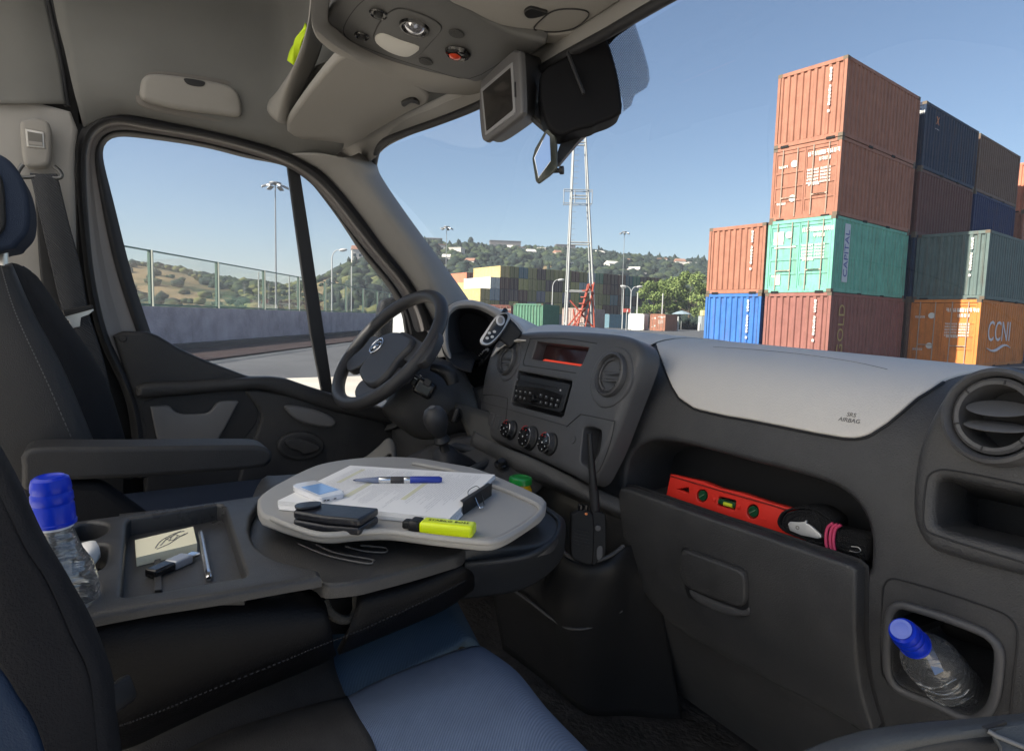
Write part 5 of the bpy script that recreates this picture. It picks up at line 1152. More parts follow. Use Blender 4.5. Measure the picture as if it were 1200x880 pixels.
# airbag wording pressed in the cover
q = SDm.px(998, 491); pA = SDm.at(q, .0048); nA = SDm.nrm(q); M = frame_mat(pA, nA, (1, 0, 0))
text('lettering', 'SRS\nAIRBAG', M, .0098, mat('relief_grey', (.17, .16, .15), .6), dash, ext=.0003)
# cavity of the shelf, back walls of recesses
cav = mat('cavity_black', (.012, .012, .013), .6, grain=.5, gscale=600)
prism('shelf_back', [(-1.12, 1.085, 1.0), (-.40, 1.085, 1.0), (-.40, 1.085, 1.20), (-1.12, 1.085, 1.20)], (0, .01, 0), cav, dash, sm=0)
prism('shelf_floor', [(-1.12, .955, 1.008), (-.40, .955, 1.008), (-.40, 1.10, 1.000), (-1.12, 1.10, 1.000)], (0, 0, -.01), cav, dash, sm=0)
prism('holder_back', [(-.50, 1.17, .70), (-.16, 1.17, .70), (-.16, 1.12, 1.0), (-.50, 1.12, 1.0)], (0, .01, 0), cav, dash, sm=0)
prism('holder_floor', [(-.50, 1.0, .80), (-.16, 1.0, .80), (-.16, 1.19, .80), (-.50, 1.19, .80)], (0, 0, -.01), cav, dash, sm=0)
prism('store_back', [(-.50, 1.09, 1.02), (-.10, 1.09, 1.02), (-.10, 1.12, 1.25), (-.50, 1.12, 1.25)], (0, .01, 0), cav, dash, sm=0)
# glovebox door
gb_ = [(737, 570), (760, 576), (800, 590), (850, 607), (900, 623), (950, 640), (1005, 658), (1013, 662), (1014, 668), (1013.5, 700), (1013.5, 742), (1018, 790), (1027, 826), (1034, 849), (1020, 845), (1000, 832), (959, 811), (915, 789), (873, 768), (838, 749), (804, 729), (785, 712), (769, 694), (758, 676), (750, 660), (742, 632), (737, 606), (735, 585)]
gq = opx(SDm, resamp(cr(gb_, 3, True), 110, True), raw=True)
plate('glovebox_door', SDm, gq, dplas, dash, h=.026, rr=.006, drop=.022, grid=.025)
plate('glovebox_gap', SDm, inset(gq, -.006), rub, dash, h=.0015, rr=.001, drop=.001, grid=.06)
lt = [(811, 645), (813, 639), (818, 638), (829, 642), (852, 650), (873, 657.6), (883, 662), (887.5, 669), (888, 682), (888, 694), (884, 700), (877, 699.5), (866, 696), (845, 689), (825, 681), (818, 676), (813, 667)]
plate('latch_shade', SDm, opx(SDm, [(x+(1 if x > 850 else -2), y+(14 if y > 670 else -2)) for x, y in lt], 3), rub, dash, h=.0275, rr=.002, drop=.002, grid=.05)  # raised black sheet paints the shade of the finger recess
scoop = [(819, 683), (830, 687), (848, 695), (866, 701), (882, 706), (889, 703), (889, 712), (878, 713), (862, 711), (840, 703), (824, 693)]
plate('scoop_lip', SDm, opx(SDm, scoop, 3), dplas2, dash, h=.031, rr=.006, drop=.004, grid=.05)
plate('latch', SDm, opx(SDm, resamp(cr(lt, 3, True), 60, True), raw=True), dplas, dash, h=.037, rr=.005, drop=.009, grid=.03)
# right hand pod with vent
pod = [(1067.5, 600), (1067.6, 575), (1070.7, 547), (1077, 518), (1089, 490), (1103, 466), (1120, 448), (1140, 436), (1160, 431), (1185, 429), (1215, 433), (1250, 445), (1290, 470), (1320, 520), (1330, 600), (1325, 705), (1270, 695), (1200, 676), (1150, 663), (1106, 650), (1086, 641), (1073, 622)]
SPd = Plane_(PY(1120, 600, .932), (1, 0, 0), (0, -1, .10))
poq = opx(SPd, resamp(cr(pod, 3, True), 100, True), raw=True)
O3p = opx(SPd, resamp(cr(store_h, 4, True), 64, True), raw=True)
vcp = SPd.px(1170, 488)
plate('vent_pod', SPd, poq, dplas, dash, holes=[O3p, ell(vcp[0], vcp[1], .054*.80, .054*.80, 48)], h=0, rr=.014, drop=.10, grid=.022, hole_in=.10, hole_r=.012)
tube('recess_groove', [SPd.at(SPd.px(x, y), .0004) for x, y in ((1300, 592), (1200, 568), (1120, 552), (1100, 551), (1088, 558), (1084, 575), (1082, 600), (1084, 618), (1100, 628), (1200, 659), (1290, 684))], .0013, rub, dash, smoothpts=4, n=6)
tube('holder_groove', [SDm.at(SDm.px(x, y), .0008) for x, y in ((1184, 837), (1187, 800), (1192, 755), (1191, 735), (1180, 721), (1160, 712), (1110, 695), (1062, 681), (1045, 678), (1037, 684), (1034, 700), (1032.5, 776), (1038, 795), (1052, 808), (1120, 835), (1150, 846))], .0013, rub, dash, smoothpts=4, n=6)
ring = [SDm.at(p, .002) for p in inset(O2, -.004)]; tube('holder_rim', ring, .006, dplas2, dash, closed=True, n=8)
def vent(name, c, axis, xv, R, lab=None, parent=dash, blades=2, dished=True):
    v = empty(name, c); v.parent = parent; v.matrix_parent_inverse = wm(parent).inverted()
    M = frame_mat(c, axis, xv)
    lathe('outer_ring', [(R*1.16, -.018), (R*1.15, .000), (R*1.10, .008), (R*1.02, .010), (R*.96, .006), (R*.93, -.004)], M, dplas2, v, 48, cap=False)
    lathe('dark_gap', [(R*.965, .000), (R*.90, -.006), (R*.86, -.002)], M, rub, v, 40, cap=False)
    lathe('barrel_ring', [(R*.90, -.004), (R*.89, .002), (R*.82, .005), (R*.74, .004), (R*.71, -.004), (R*.69, -.05)], M, dplas2, v, 48, cap=False)
    lathe('duct', [(R*.92, -.012), (R*.92, -.05), (.0001, -.055)], M, rub, v, 32, cap=False)
    for k in range(6):
        a = 2*math.pi*(k+.35)/6; Mr = M @ Matrix.Rotation(a, 4, 'Z'); box('notch', Mr, R*.10, R*.03, .003, rub, v, c=(R*.80, 0, .0045))
    # blades: shallow curved lens shapes, tilted
    for yy, tl in ((R*.20, -.55), (R*-.22, -.35)):
        half = math.sqrt((R*.70)**2-yy*yy); rows = []
        for j in range(13):
            t = -math.cos(math.pi*j/12); q = math.sqrt(max(.0009, 1-t*t)); row = []
            for k in range(14):
                a = 2*math.pi*k/14; dz = math.cos(a)*R*.42*q; dy = math.sin(a)*R*.085*q
                row.append(M @ Vector((half*t, yy+dy*math.cos(tl)-dz*math.sin(tl)*-1, -R*.10+dz*math.cos(tl)+dy*math.sin(tl))))
            rows.append(row)
        loft('blade', rows, mat('blade_satin', (.12, .12, .125), .25), v, closed=True, sub=0, cap=True, sm=80)
    return v
vent('air_vent', SPd.at(SPd.px(1170, 488), .010), Vector((-.10, -.97, .16)), (1, 0, 0), .054)
# ---- centre console
NC = Vector((-.06, -.95, .26)).normalized(); PC = PY(690, 470, .90)
SCn = Plane_(PC, (1, -.06, 0), NC)
con = [(591, 392.7), (607.7, 389), (631.6, 387), (667, 387), (703, 389), (728, 392), (741, 397), (749, 405), (751, 418), (745, 439), (735, 465), (724, 494), (712, 525), (700, 549), (694, 560), (686, 566), (677, 562), (655.5, 551), (619.7, 534.7), (584, 520), (569.5, 513), (562.4, 503.6), (561, 484.6), (562.4, 465.5), (567, 437), (574, 413), (581, 399)]
conq = opx(SCn, resamp(cr(con, 3, True), 120, True), raw=True)
dhole = opx(SCn, resamp([(629, 400.5), (690, 407.5), (681, 429), (623, 420.5)], 40, True), raw=True)
rhole = opx(SCn, resamp([(607, 434.5), (671, 446.5), (659.5, 489.5), (598, 474)], 40, True), raw=True)
phole = opx(SCn, resamp(cr([(684, 502), (692, 500), (702, 503), (705, 508), (702, 530), (697, 544), (691, 548), (683, 544), (680, 538), (682, 516)], 3, True), 40, True), raw=True)
cons = empty('centre_console', PC, 0); cons.parent = dash; cons.matrix_parent_inverse = wm(dash).inverted()
cv1, cv2 = SCn.px(717, 439.5), SCn.px(595, 422)
plate('fascia', SCn, conq, dplas2, cons, holes=[dhole, rhole, phole, ell(cv1[0], cv1[1], .034, .034, 40), ell(cv2[0], cv2[1], .031, .031, 40)], h=0, rr=.017, drop=.036, grid=.02, hole_in=.045, hole_r=.0035)
for nm, H_ in (('display_back', dhole), ('radio_back', rhole), ('pocket_back', phole)):
    prism(nm, [SCn.at(p, -.044) for p in inset(H_, -.004)], -NC*.003, rub, cons, sm=0)
# display: dark screen leaning back, red lit strip at its foot
dpl = [SCn.at(p, -.030) for p in opx(SCn, [(628, 402), (688, 409), (681, 424), (626, 417)], raw=True)]
prism('display_screen', [SCn.at(SCn.px(x, y), -.032) for x, y in ((628, 399), (690, 406), (682, 430), (622, 421))], -NC*.002, mat('display_dark', (.03, .012, .012), .12), cons, sm=0)
prism('display_strip', [SCn.at(SCn.px(x, y), h) for x, y, h in ((628, 417.5, -.029), (679, 424.5, -.029), (678, 430.5, -.012), (628, 423, -.012))], -NC*.002, mat('display_red', (.62, .06, .035), .4, emit=(.9, .08, .04), estr=.22), cons, sm=0)
def groove(pts, h=.0004, r=.0010, par=cons, S=SCn, closed=False): return tube('groove', [S.at(S.px(x, y), h) for x, y in pts], r, rub, par, smoothpts=3, n=5, closed=closed)
groove([(615, 427), (613.5, 424), (621, 400), (624, 397), (660, 397), (699.5, 402.5)]); groove([(613, 428), (675, 437)])
# radio
prism('radio', [SCn.at(SCn.px(x, y), .001) for x, y in resamp([(610, 439), (668.5, 450), (658.5, 484), (602, 470)], 40, True)], -NC*.03, blk, cons, bev=.0012)
def spx(x, y, h): return SCn.at(SCn.px(x, y), h)
def cbox(name, x, y, w_, hh, d, m, h=.001, bev=.0008, tw=0):
    M = frame_mat(spx(x, y, h), NC, SCn.u) @ Matrix.Rotation(tw, 4, 'Z'); return box(name, M, w_, hh, d, m, cons, c=(0, 0, d/2), bev=bev)
def clathe(name, x, y, prof, m, h=0, n=28, par=cons): return lathe(name, prof, frame_mat(spx(x, y, h), NC, SCn.u), m, par, n)
tube('disc_slot', [spx(614, 447, .0012), spx(653, 455, .0012)], .0014, rub, cons, n=6)
cbox('radio_button', 607.5, 445, .011, .007, .004, dplas2); clathe('radio_knob', 627, 468, [(.0098, 0), (.0094, .010), (.0075, .012), (.0001, .012)], gblk, .001)
prism('button_field', [spx(x, y, .0022) for x, y in ((604, 452), (636, 455), (660, 463), (655, 478), (640, 478), (605, 470))], -NC*.002, gblk, cons)
grey_l = mat('legend_grey', (.55, .55, .56), .5)
for i, (x, y) in enumerate(((606.5, 457), (611, 458), (617, 458.5), (622.5, 459.5), (635, 462), (641.5, 464), (648, 466), (655, 468))): 
    cbox('radio_button', x, y+2, .012, .008, .0015, blk, .0022); cbox('button_legend', x, y+1, .0045, .0018, .0006, grey_l, .0038, 0)
for i, (x, y) in enumerate(((606, 463), (611, 464.5), (616, 466), (635, 470.5), (641, 471.5), (647, 473), (653, 474))): 
    cbox('radio_button', x, y+1.5, .012, .008, .0015, blk, .0022); cbox('button_legend', x, y+1, .0018, .0035, .0006, grey_l, .0038, 0)
cbox('button_legend', 657.5, 457.5, .005, .004, .0008, grey_l, .0015, 0)
# heater knobs
kred = mat('knob_red', (.55, .03, .02), .4)
chk = mat('knob_satin', (.30, .30, .31), .16, metal=.9)
for (x, y, R) in ((600, 504, .0225), (622.5, 513.5, .0270), (645.5, 520.5, .0240)):
    kn = empty('heater_knob', spx(x, y, 0)); kn.parent = dash; kn.matrix_parent_inverse = wm(dash).inverted()
    clathe('knob_base', x, y, [(R*1.15, 0), (R*1.12, .004), (R, .006)], blk, .0005, 36, kn)
    clathe('knob_ring', x, y, [(R*1.0, .004), (R*1.0, .020), (R*.96, .020), (R*.90, .021)], chk, .0005, 36, kn)
    clathe('knob_face', x, y, [(R*.91, .018), (R*.86, .0235), (R*.5, .0245), (.0001, .0245)], gblk, .0005, 36, kn)
    for k in range(7):
        a = math.radians(20+k*320/7-90); M = frame_mat(spx(x, y, .0255), NC, SCn.u) @ Matrix.Rotation(a, 4, 'Z'); box('knob_mark', M, .003, .0018, .0006, kred if k in (3, 4) else grey_l, kn, c=(R*.68, 0, 0))
    M = frame_mat(spx(x, y, .0255), NC, SCn.u); box('knob_legend', M, .004, .0035, .0005, grey_l, kn)
    for k in range(5): 
        a = math.radians(100+k*16); M = frame_mat(spx(x, y, .012), NC, SCn.u) @ Matrix.Rotation(a, 4, 'Z'); box('red_arc', M, .0012, R*.3, .0014, kred, kn, c=(R*1.0, 0, .008))
# switch bank, grooves
groove([(566, 463), (578, 463), (592, 466), (595, 470), (592, 500)]);
for k, (x, y) in enumerate(((568.5, 488), (576, 491.5), (583.5, 495))):
    M = frame_mat(spx(x, y, .0), NC, SCn.u); box('rocker_switch', M, .026, .036, .005, blk if k == 0 else mat('switch_blank', (.07, .07, .074), .45), cons, c=(0, 0, .001), bev=.002)
for y in (484, 491): cbox('switch_legend', 568.5, y, .006, .005, .0006, grey_l, .0037, 0)
groove([(664, 500), (679, 487), (684, 486), (717, 493), (720, 496), (715, 520), (702, 552), (695, 551)])
groove([(560, 470), (590, 478), (650, 495), (668, 500)], r=.0006)
clathe('socket_hole', 671.5, 515, [(.0075, .0004), (.006, -.001), (.0055, -.012), (.0001, -.012)], rub, 0, 20)
clathe('socket_ring', 671.5, 515, [(.0095, 0), (.009, .0015), (.0065, .0012)], dplas2, 0, 20)
for y in (519, 527): clathe('round_plug', 698, y, [(.0001, .010), (.004, .009), (.0065, .005), (.0065, 0)], mat('plug_satin', (.3, .3, .31), .25, metal=.8), -.03, 16)
cbox('plug_block', 699, 522, .018, .05, .012, blk, -.042, .002)
vent('air_vent', spx(717, 439.5, .002), NC+Vector((-.03, 0, 0)), SCn.u, .043, parent=dash)
vent('air_vent', spx(595, 422, .002), NC+Vector((0, 0, 0)), SCn.u, .039, parent=dash)
for (x, y, R) in ((716, 442, .068), (597, 423, .058)):
    clathe('vent_surround', x, y, [(R*1.0, -.001), (R*.97, .0022), (R*.9, .0035), (R*.72, .001)], dplas2, 0, 48)
# right flank of the console meeting the dash
# ---- lower centre: trim below the fascia, phone pocket, open bin
lowm = dplas
gridpatch('lower_trim', [[AT(*p) for p in r] for r in (
    [(556, 505, 1.62), (584, 521, 1.56), (620, 535, 1.50), (656, 552, 1.44), (693, 570, 1.39), (735, 588, 1.36)],
    [(552, 520, 1.62), (584, 538, 1.56), (625, 556, 1.48), (660, 572, 1.42), (700, 590, 1.37), (738, 604, 1.35)],
    [(560, 530, 1.68), (596, 552, 1.62), (632, 566, 1.54), (664, 580, 1.48), (704, 597, 1.42), (740, 612, 1.38)])], lowm, dash, thick=.006)
gridpatch('lower_back', [[AT(*p) for p in r] for r in (
    [(530, 470, 1.80), (590, 490, 1.74), (640, 520, 1.66), (680, 540, 1.60), (742, 570, 1.50)],
    [(560, 540, 1.72), (600, 558, 1.66), (640, 574, 1.58), (680, 592, 1.52), (742, 614, 1.42)],
    [(560, 580, 1.74), (600, 600, 1.68), (640, 610, 1.60), (690, 620, 1.56), (745, 640, 1.42)],
    [(570, 640, 1.76), (605, 650, 1.70), (645, 660, 1.62), (690, 670, 1.56), (755, 690, 1.42)])], mat('recess_plastic', (.055, .053, .048), .6, grain=.5, gscale=900), dash, thick=.006)
gridpatch('lower_front', [[AT(*p) for p in r] for r in (
    [(560, 625, 1.60), (640, 628, 1.46), (652, 630, 1.40), (660, 648, 1.36), (677, 658, 1.34), (697, 659, 1.33), (717, 652, 1.33), (733, 640, 1.34), (745, 640, 1.36)],
    [(565, 650, 1.60), (640, 650, 1.45), (650, 655, 1.38), (660, 668, 1.35), (677, 675, 1.33), (697, 676, 1.32), (717, 672, 1.32), (736, 668, 1.34), (752, 668, 1.36)],
    [(574, 676, 1.58), (620, 710, 1.46), (640, 730, 1.42), (660, 745, 1.38), (680, 750, 1.36), (700, 745, 1.36), (722, 735, 1.37), (745, 720, 1.38), (775, 712, 1.38)],
    [(590, 760, 1.62), (630, 790, 1.56), (655, 810, 1.52), (680, 830, 1.50), (700, 840, 1.50), (722, 840, 1.50), (745, 840, 1.50), (775, 850, 1.50), (800, 850, 1.5)])], blk, dash, thick=.006)
tube('pocket_rim', [AT(*p) for p in ((651, 629, 1.40), (657.5, 636, 1.37), (662, 648, 1.345), (677, 656, 1.325), (695, 657.5, 1.315), (715.5, 650.5, 1.32), (731, 639, 1.33))], .0042, dplas2, dash, smoothpts=5, n=8)
tube('bin_rim', [AT(*p) for p in ((579, 675, 1.56), (617, 702, 1.44), (654, 730, 1.38), (675, 737, 1.345), (700, 732, 1.35), (729, 715, 1.36))], .003, dplas2, dash, smoothpts=5, n=8)
# ---- ledge with gear lever, driver side lower dash
gridpatch('gear_ledge', [[AT(*p) for p in r] for r in (
    [(470, 540, 1.80), (510, 520, 1.72), (550, 512, 1.68), (584, 524, 1.60), (640, 556, 1.54)],
    [(480, 575, 1.66), (515, 550, 1.60), (555, 545, 1.56), (592, 555, 1.52), (635, 572, 1.50)],
    [(500, 620, 1.58), (530, 600, 1.50), (568, 585, 1.47), (600, 582, 1.46), (622, 585, 1.47)],
    [(510, 660, 1.60), (540, 650, 1.52), (575, 640, 1.49), (600, 630, 1.49), (615, 620, 1.52)])], dplas, dash, thick=.006)
lathe('round_switch', [(.016, 0), (.016, .005), (.012, .007), (.011, .004), (.0001, .004)], frame_mat(AT(587, 545, 1.525), (UP*.9-FH*.4)), gblk, dash, 24)
lathe('switch_button', [(.010, 0), (.009, .010), (.0001, .011)], frame_mat(AT(588, 543, 1.52), (UP*.9-FH*.4)), blk, dash, 20)
gridpatch('knee_panel', [[AT(*p) for p in r] for r in (
    [(395, 478, 2.15), (430, 470, 2.1), (470, 462, 2.02), (520, 462, 1.98), (575, 450, 1.95)],
    [(430, 490, 2.1), (450, 492, 2.05), (480, 500, 1.98), (530, 498, 1.92), (572, 490, 1.90)],
    [(455, 525, 2.1), (470, 530, 2.0), (500, 540, 1.95), (535, 530, 1.9), (568, 520, 1.86)],
    [(455, 640, 2.15), (475, 640, 2.1), (505, 640, 2.0), (540, 640, 1.95), (575, 640, 1.9)])], dplas, dash, thick=.006)
gridpatch('side_dash', [[AT(*p) for p in r] for r in (
    [(430, 478, 2.16), (448, 466, 2.14), (470, 440, 2.12), (500, 415, 2.12), (520, 392, 2.14)],
    [(440, 492, 2.06), (460, 480, 2.03), (482, 462, 2.0), (512, 440, 1.98), (535, 430, 2.0)],
    [(452, 505, 2.0), (470, 498, 1.98), (495, 480, 1.95), (525, 462, 1.93), (556, 455, 1.93)])], dplas, dash, thick=.006)
plate('mirror_switch', Plane_(AT(450, 474, 2.0), (1, 0, 0), (0, -.5, .8)), [(a*.035, b_*.02) for a, b_ in ell(0, 0, 1, 1, 24)], dplas2, dash, h=.004, rr=.004, drop=.006, grid=.05)
# ---- instrument hood
arch = [(523, 418), (519, 400), (519.5, 380), (522, 368), (528, 359), (537, 354.5), (552, 353.5), (566, 356), (582, 362.5), (598, 372), (610, 384), (616, 400)]
a_d = [1.93, 1.93, 1.94, 1.95, 1.96, 1.97, 1.97, 1.97, 1.95, 1.92, 1.88, 1.84]
inn = [(534, 428), (526, 408), (524.5, 384), (526.5, 371), (532, 364.5), (539, 361.5), (552, 361), (564, 364), (577, 371), (588, 381), (596, 392), (602, 408)]
bk1 = [(548, 420), (540, 404), (536, 386), (536, 376), (540, 370), (546, 367), (553, 367), (562, 369), (572, 375), (580, 384), (586, 394), (590, 408)]
out1 = [(510, 420), (508, 400), (512, 378), (518, 364), (528, 356), (539, 352.5), (555, 352.5), (574, 358), (594, 366), (616, 376), (634, 386), (650, 400)]
gridpatch('instrument_hood', [[AT(x, y, d) for (x, y), d in zip(c, [q+o_ for q in a_d])] for c, o_ in ((out1, .28), (out1, .16), (arch, 0))], ltop, dash, thick=.003)
gridpatch('hood_lip', [[AT(x, y, d) for (x, y), d in zip(c, [q+o_ for q in a_d])] for c, o_ in ((arch, 0), ([( (a[0]*.5+b_[0]*.5), (a[1]*.5+b_[1]*.5)) for a, b_ in zip(arch, inn)], -.008), (inn, .01))], mat('hood_pale', (.42, .40, .38), .55, grain=.5, gscale=520), dash, thick=.003)
gridpatch('hood_inside', [[AT(x, y, d) for (x, y), d in zip(c, [q+o_ for q in a_d])] for c, o_ in ((inn, .008), (bk1, .06), ([(x+4, y+5) for x, y in bk1], .16))], rub, dash, thick=.002)
prism('cluster_face', [AT(x, y, 2.03) for x, y in ((523, 372), (538, 364), (560, 364), (582, 374), (604, 392), (640, 440), (600, 500), (520, 480), (512, 420))], FW*.02, mat('cluster_black', (.006, .006, .007), .7, spec=.1), dash, sm=0)
gridpatch('gauge_cup', [[AT(*p) for p in r] for r in ([(517, 398, 1.95), (519, 412, 1.93), (526, 424, 1.91), (538, 433, 1.90), (552, 437, 1.88)], [(527, 394, 2.0), (531, 404, 1.98), (538, 414, 1.96), (546, 420, 1.94), (556, 424, 1.92)], [(540, 398, 2.04), (545, 406, 2.03), (550, 411, 2.02), (555, 414, 2.0), (560, 418, 1.98)])], blk, dash, thick=.003)
gp_ = Plane_(AT(566, 418, 1.95), (1, 0, 0), (-.25, -.80, .55))
gq_ = gp_.px(566, 418)
plate('gauge', gp_, [(gq_[0]+.055*math.cos(t*.2), gq_[1]+.04*math.sin(t*.2)) for t in range(31)], gblk, dash, h=.002, rr=.001, drop=.003, grid=.05)
for k in range(11):
    a = math.radians(200-k*16); M = frame_mat(gp_.at((gq_[0]+.040*math.cos(a), gq_[1]+.026*math.sin(a)), .0035), gp_.n, gp_.u) @ Matrix.Rotation(a, 4, 'Z'); box('gauge_tick', M, .008, .0022, .0006, grey_l, dash)
# windscreen-side pale wedge right of the remote
gridpatch('dash_wing', [[AT(*p) for p in r] for r in ([(598, 372, 2.0), (620, 379, 2.0), (645, 389, 2.0), (668, 396, 2.0)], [(590, 392, 1.86), (598, 398, 1.84), (612, 400, 1.80), (640, 400, 1.7)], [(576, 418, 1.80), (582, 412, 1.78), (592, 404, 1.75), (606, 398, 1.7)])], ltop, dash, thick=.003)
# ---- hands-free remote on its stalk
rm = empty('handsfree_remote', AT(581, 388, 1.70), 0, 'black hands-free remote standing beside the instrument hood', 'remote control')
SR = Plane_(AT(581, 387, 1.70), RT, -FW+UP*.15)
plate('body', SR, opx(SR, resamp(cr([(588, 366.5), (594, 366.5), (598, 369.5), (597, 375), (590, 388), (580, 400), (573, 405), (566, 405), (562.5, 402), (563, 397), (569, 388), (577, 376), (583, 369)], 3, True), 50, True), raw=True), mat('silver_frame', (.40, .40, .41), .3, metal=.8), rm, h=.006, rr=.003, drop=.012, grid=.03)
plate('face', SR, opx(SR, resamp(cr([(588.5, 369), (593, 368.5), (595, 371), (594, 376), (588, 388), (579, 398), (573, 402.5), (567.5, 402), (566, 399), (571, 390), (579, 377), (584, 371)], 3, True), 50, True), raw=True), gblk, rm, h=.008, rr=.001, drop=.002, grid=.03)
plate('ring_button', SR, opx(SR, ell(586.5, 376.5, 5.2, 6.2, 24), raw=True), mat('silver_ring', (.5, .5, .51), .3, metal=.7), rm, h=.0095, rr=.001, drop=.002, grid=.05)
plate('centre_button', SR, opx(SR, ell(586.5, 376.5, 3.2, 3.9, 24), raw=True), mat('button_grey', (.2, .2, .21), .4), rm, h=.0108, rr=.001, drop=.002, grid=.05)
for x, y in ((573.5, 391), (579.5, 389.5), (571, 397), (577, 395.5)):
    plate('key', SR, opx(SR, ell(x, y, 2.0, 1.6, 16), raw=True), grey_l, rm, h=.0092, rr=.0004, drop=.001, grid=.05)
tube('stalk', [AT(590, 368, 1.705), AT(592, 364, 1.72)], .008, gblk, rm, n=12)
gridpatch('cradle', [[AT(*p) for p in r] for r in ([(598, 374, 1.72), (604, 380, 1.72), (612, 390, 1.72)], [(584, 398, 1.72), (590, 402, 1.72), (598, 408, 1.72)])], rub, rm, thick=.012)
# ================================================================== MIDDLE SEAT FOLDED INTO A TABLE
TZ = 1.125
mid = empty('middle_seat', PZ(240, 660, .9), 0, 'middle seat folded down as a black work table with cup holders and tray', 'car seat')
tabm = dusty(mat('table_plastic', (.038, .038, .040), .36, grain=.6, gscale=600, var=.06, vscale=18, spec=.5), .6)
ST = Plane_((-.9, .1, TZ), (1, 0, 0), (0, 0, 1))
STl = Plane_((-.9, .1, TZ-.016), (1, 0, 0), (0, 0, 1))
hA = [(86, 622), (92, 614), (106, 611), (120, 612), (127, 616), (124, 623), (112, 630), (98, 633), (88, 630)]
hB = [(84, 658), (86, 643), (92, 639), (108, 637), (122, 637), (126, 640), (126, 650), (122, 662), (112, 668), (92, 671), (85, 668)]
hC = [(40, 700), (52, 686), (74, 678), (98, 678), (112, 682), (116, 690), (110, 700), (94, 708), (70, 714), (48, 712)]
hP = [(142, 697), (143, 680), (146, 640), (148.5, 612), (152, 607), (170, 604.5), (215, 597), (255, 590.5), (261, 591), (264, 597), (272, 622), (282, 652), (289, 672), (286, 676), (270, 678.5), (230, 685), (180, 694), (148, 699)]
holes = [opx(ST, resamp(cr(h, 3, True), 44, True), raw=True) for h in (hA, hB, hC)]+[opx(ST, resamp(hP, 90, True), raw=True)]
left = [(-20, 622), (0, 620), (60, 614), (100, 608.5), (170, 599), (240, 589), (300, 580.5), (314, 579), (302, 590), (294, 604), (292, 620), (297, 635), (308, 646), (325, 655), (345, 661), (366, 665), (376, 668), (377, 675), (340, 681), (255, 696), (180, 707), (130, 716), (100, 722), (40, 728), (-20, 732)]
plate('table_top', ST, opx(ST, resamp(left, 120, True), raw=True), tabm, mid, holes=holes, h=0, rr=.007, drop=.006, grid=.016, hole_in=.034, hole_r=.005)
prism('pocket_floor', [PZ(x, y, TZ-.026) for x, y in ((134, 703), (140, 602), (298, 586), (286, 679))], (0, 0, -.004), tabm, mid, sm=0)
prism('pocket_rib', [PZ(x, y, TZ-.0255) for x, y in ((181, 652), (188, 650), (190, 693), (181, 694))], (0, 0, .003), tabm, mid, bev=.001)
for h in (hA, hB, hC): prism('cup_well', [PZ(x, y, TZ-.05) for x, y in resamp(cr(h, 3, True), 30, True)], (0, 0, -.004), rub, mid, sm=0)
rt_ = [(306, 560), (330, 556), (480, 550), (590, 576), (636, 596), (655, 612), (646, 634), (600, 640), (548, 642), (541, 648), (525, 653), (480, 666), (440, 676), (418, 681), (380, 684), (370, 676), (352, 670), (328, 664), (300, 652), (286, 632), (284, 612), (292, 590)]
plate('table_front', STl, opx(STl, resamp(cr(rt_, 3, True), 120, True), raw=True), tabm, mid, h=0, rr=.006, drop=.012, grid=.03)
# upholstered flank on the near side
uph = mat('flank_leather', (.004, .004, .005), .5, grain=.5, gscale=420, var=.1, vscale=10, spec=.25)
XF = -.745
gridpatch('flank', [[PX(*p) for p in r] for r in (
    [(60, 736, -.86), (102, 732, -.86), (160, 722, -.86), (230, 713, -.86), (330, 706, -.86), (370, 705, -.86), (378, 712, -.86)],
    [(60, 728, -.79), (102, 724, -.785), (160, 714, -.785), (230, 705, -.785), (330, 698, -.785), (370, 697, -.785), (378, 704, -.785)],
    [(60, 740, -.752), (106, 738, -.75), (160, 730, -.75), (230, 722, -.75), (330, 714, -.75), (372, 712, -.75), (380, 716, -.752)],
    [(70, 790, -.742), (118, 790, -.74), (165, 780, -.74), (235, 768, -.74), (330, 748, -.74), (374, 735, -.74), (384, 730, -.745)],
    [(90, 858, -.75), (140, 852, -.75), (185, 836, -.75), (250, 809, -.75), (330, 777, -.75), (378, 757, -.75), (388, 752, -.755)],
    [(100, 880, -.80), (150, 872, -.80), (195, 852, -.80), (260, 822, -.80), (338, 790, -.80), (384, 770, -.80), (392, 764, -.8)])], uph, mid, thick=.008)
gridpatch('flank', [[PX(*p) for p in r] for r in (
    [(422, 690, -.775), (430, 684, -.775), (484, 670, -.775), (525, 655, -.775), (543, 650, -.775), (550, 652, -.80)],
    [(421, 704, -.755), (432, 700, -.748), (484, 686, -.748), (527, 668, -.748), (548, 660, -.755), (556, 662, -.80)],
    [(414, 722, -.752), (430, 722, -.745), (484, 704, -.745), (524, 684, -.745), (550, 672, -.755), (560, 672, -.81)],
    [(404, 748, -.755), (425, 739, -.752), (478, 715, -.752), (520, 695, -.752), (548, 680, -.765), (562, 680, -.83)],
    [(396, 764, -.80), (425, 752, -.80), (478, 730, -.80), (522, 710, -.80), (552, 690, -.81), (566, 686, -.86)])], uph, mid, thick=.008)
tube('hinge_notch', [PX(*p) for p in ((379, 704, -.765), (384, 714, -.76), (392, 722, -.758), (402, 726, -.758), (412, 724, -.758), (418, 714, -.76), (418, 700, -.765), (422, 688, -.77))], .006, mat('worn_foam', (.05, .045, .038), .95, grain=1, gscale=300), mid, smoothpts=4, n=8)
prism('hinge_cover', [PX(x, y, -.80) for x, y in ((366, 684), (440, 676), (430, 740), (366, 745))], (-.01, 0, 0), blk, mid, sm=0)
stp = [PX(x, y, -.736) for x, y in ((140, 850), (185, 834), (250, 807), (330, 775), (378, 755), (425, 737), (478, 713), (520, 693), (545, 680))]
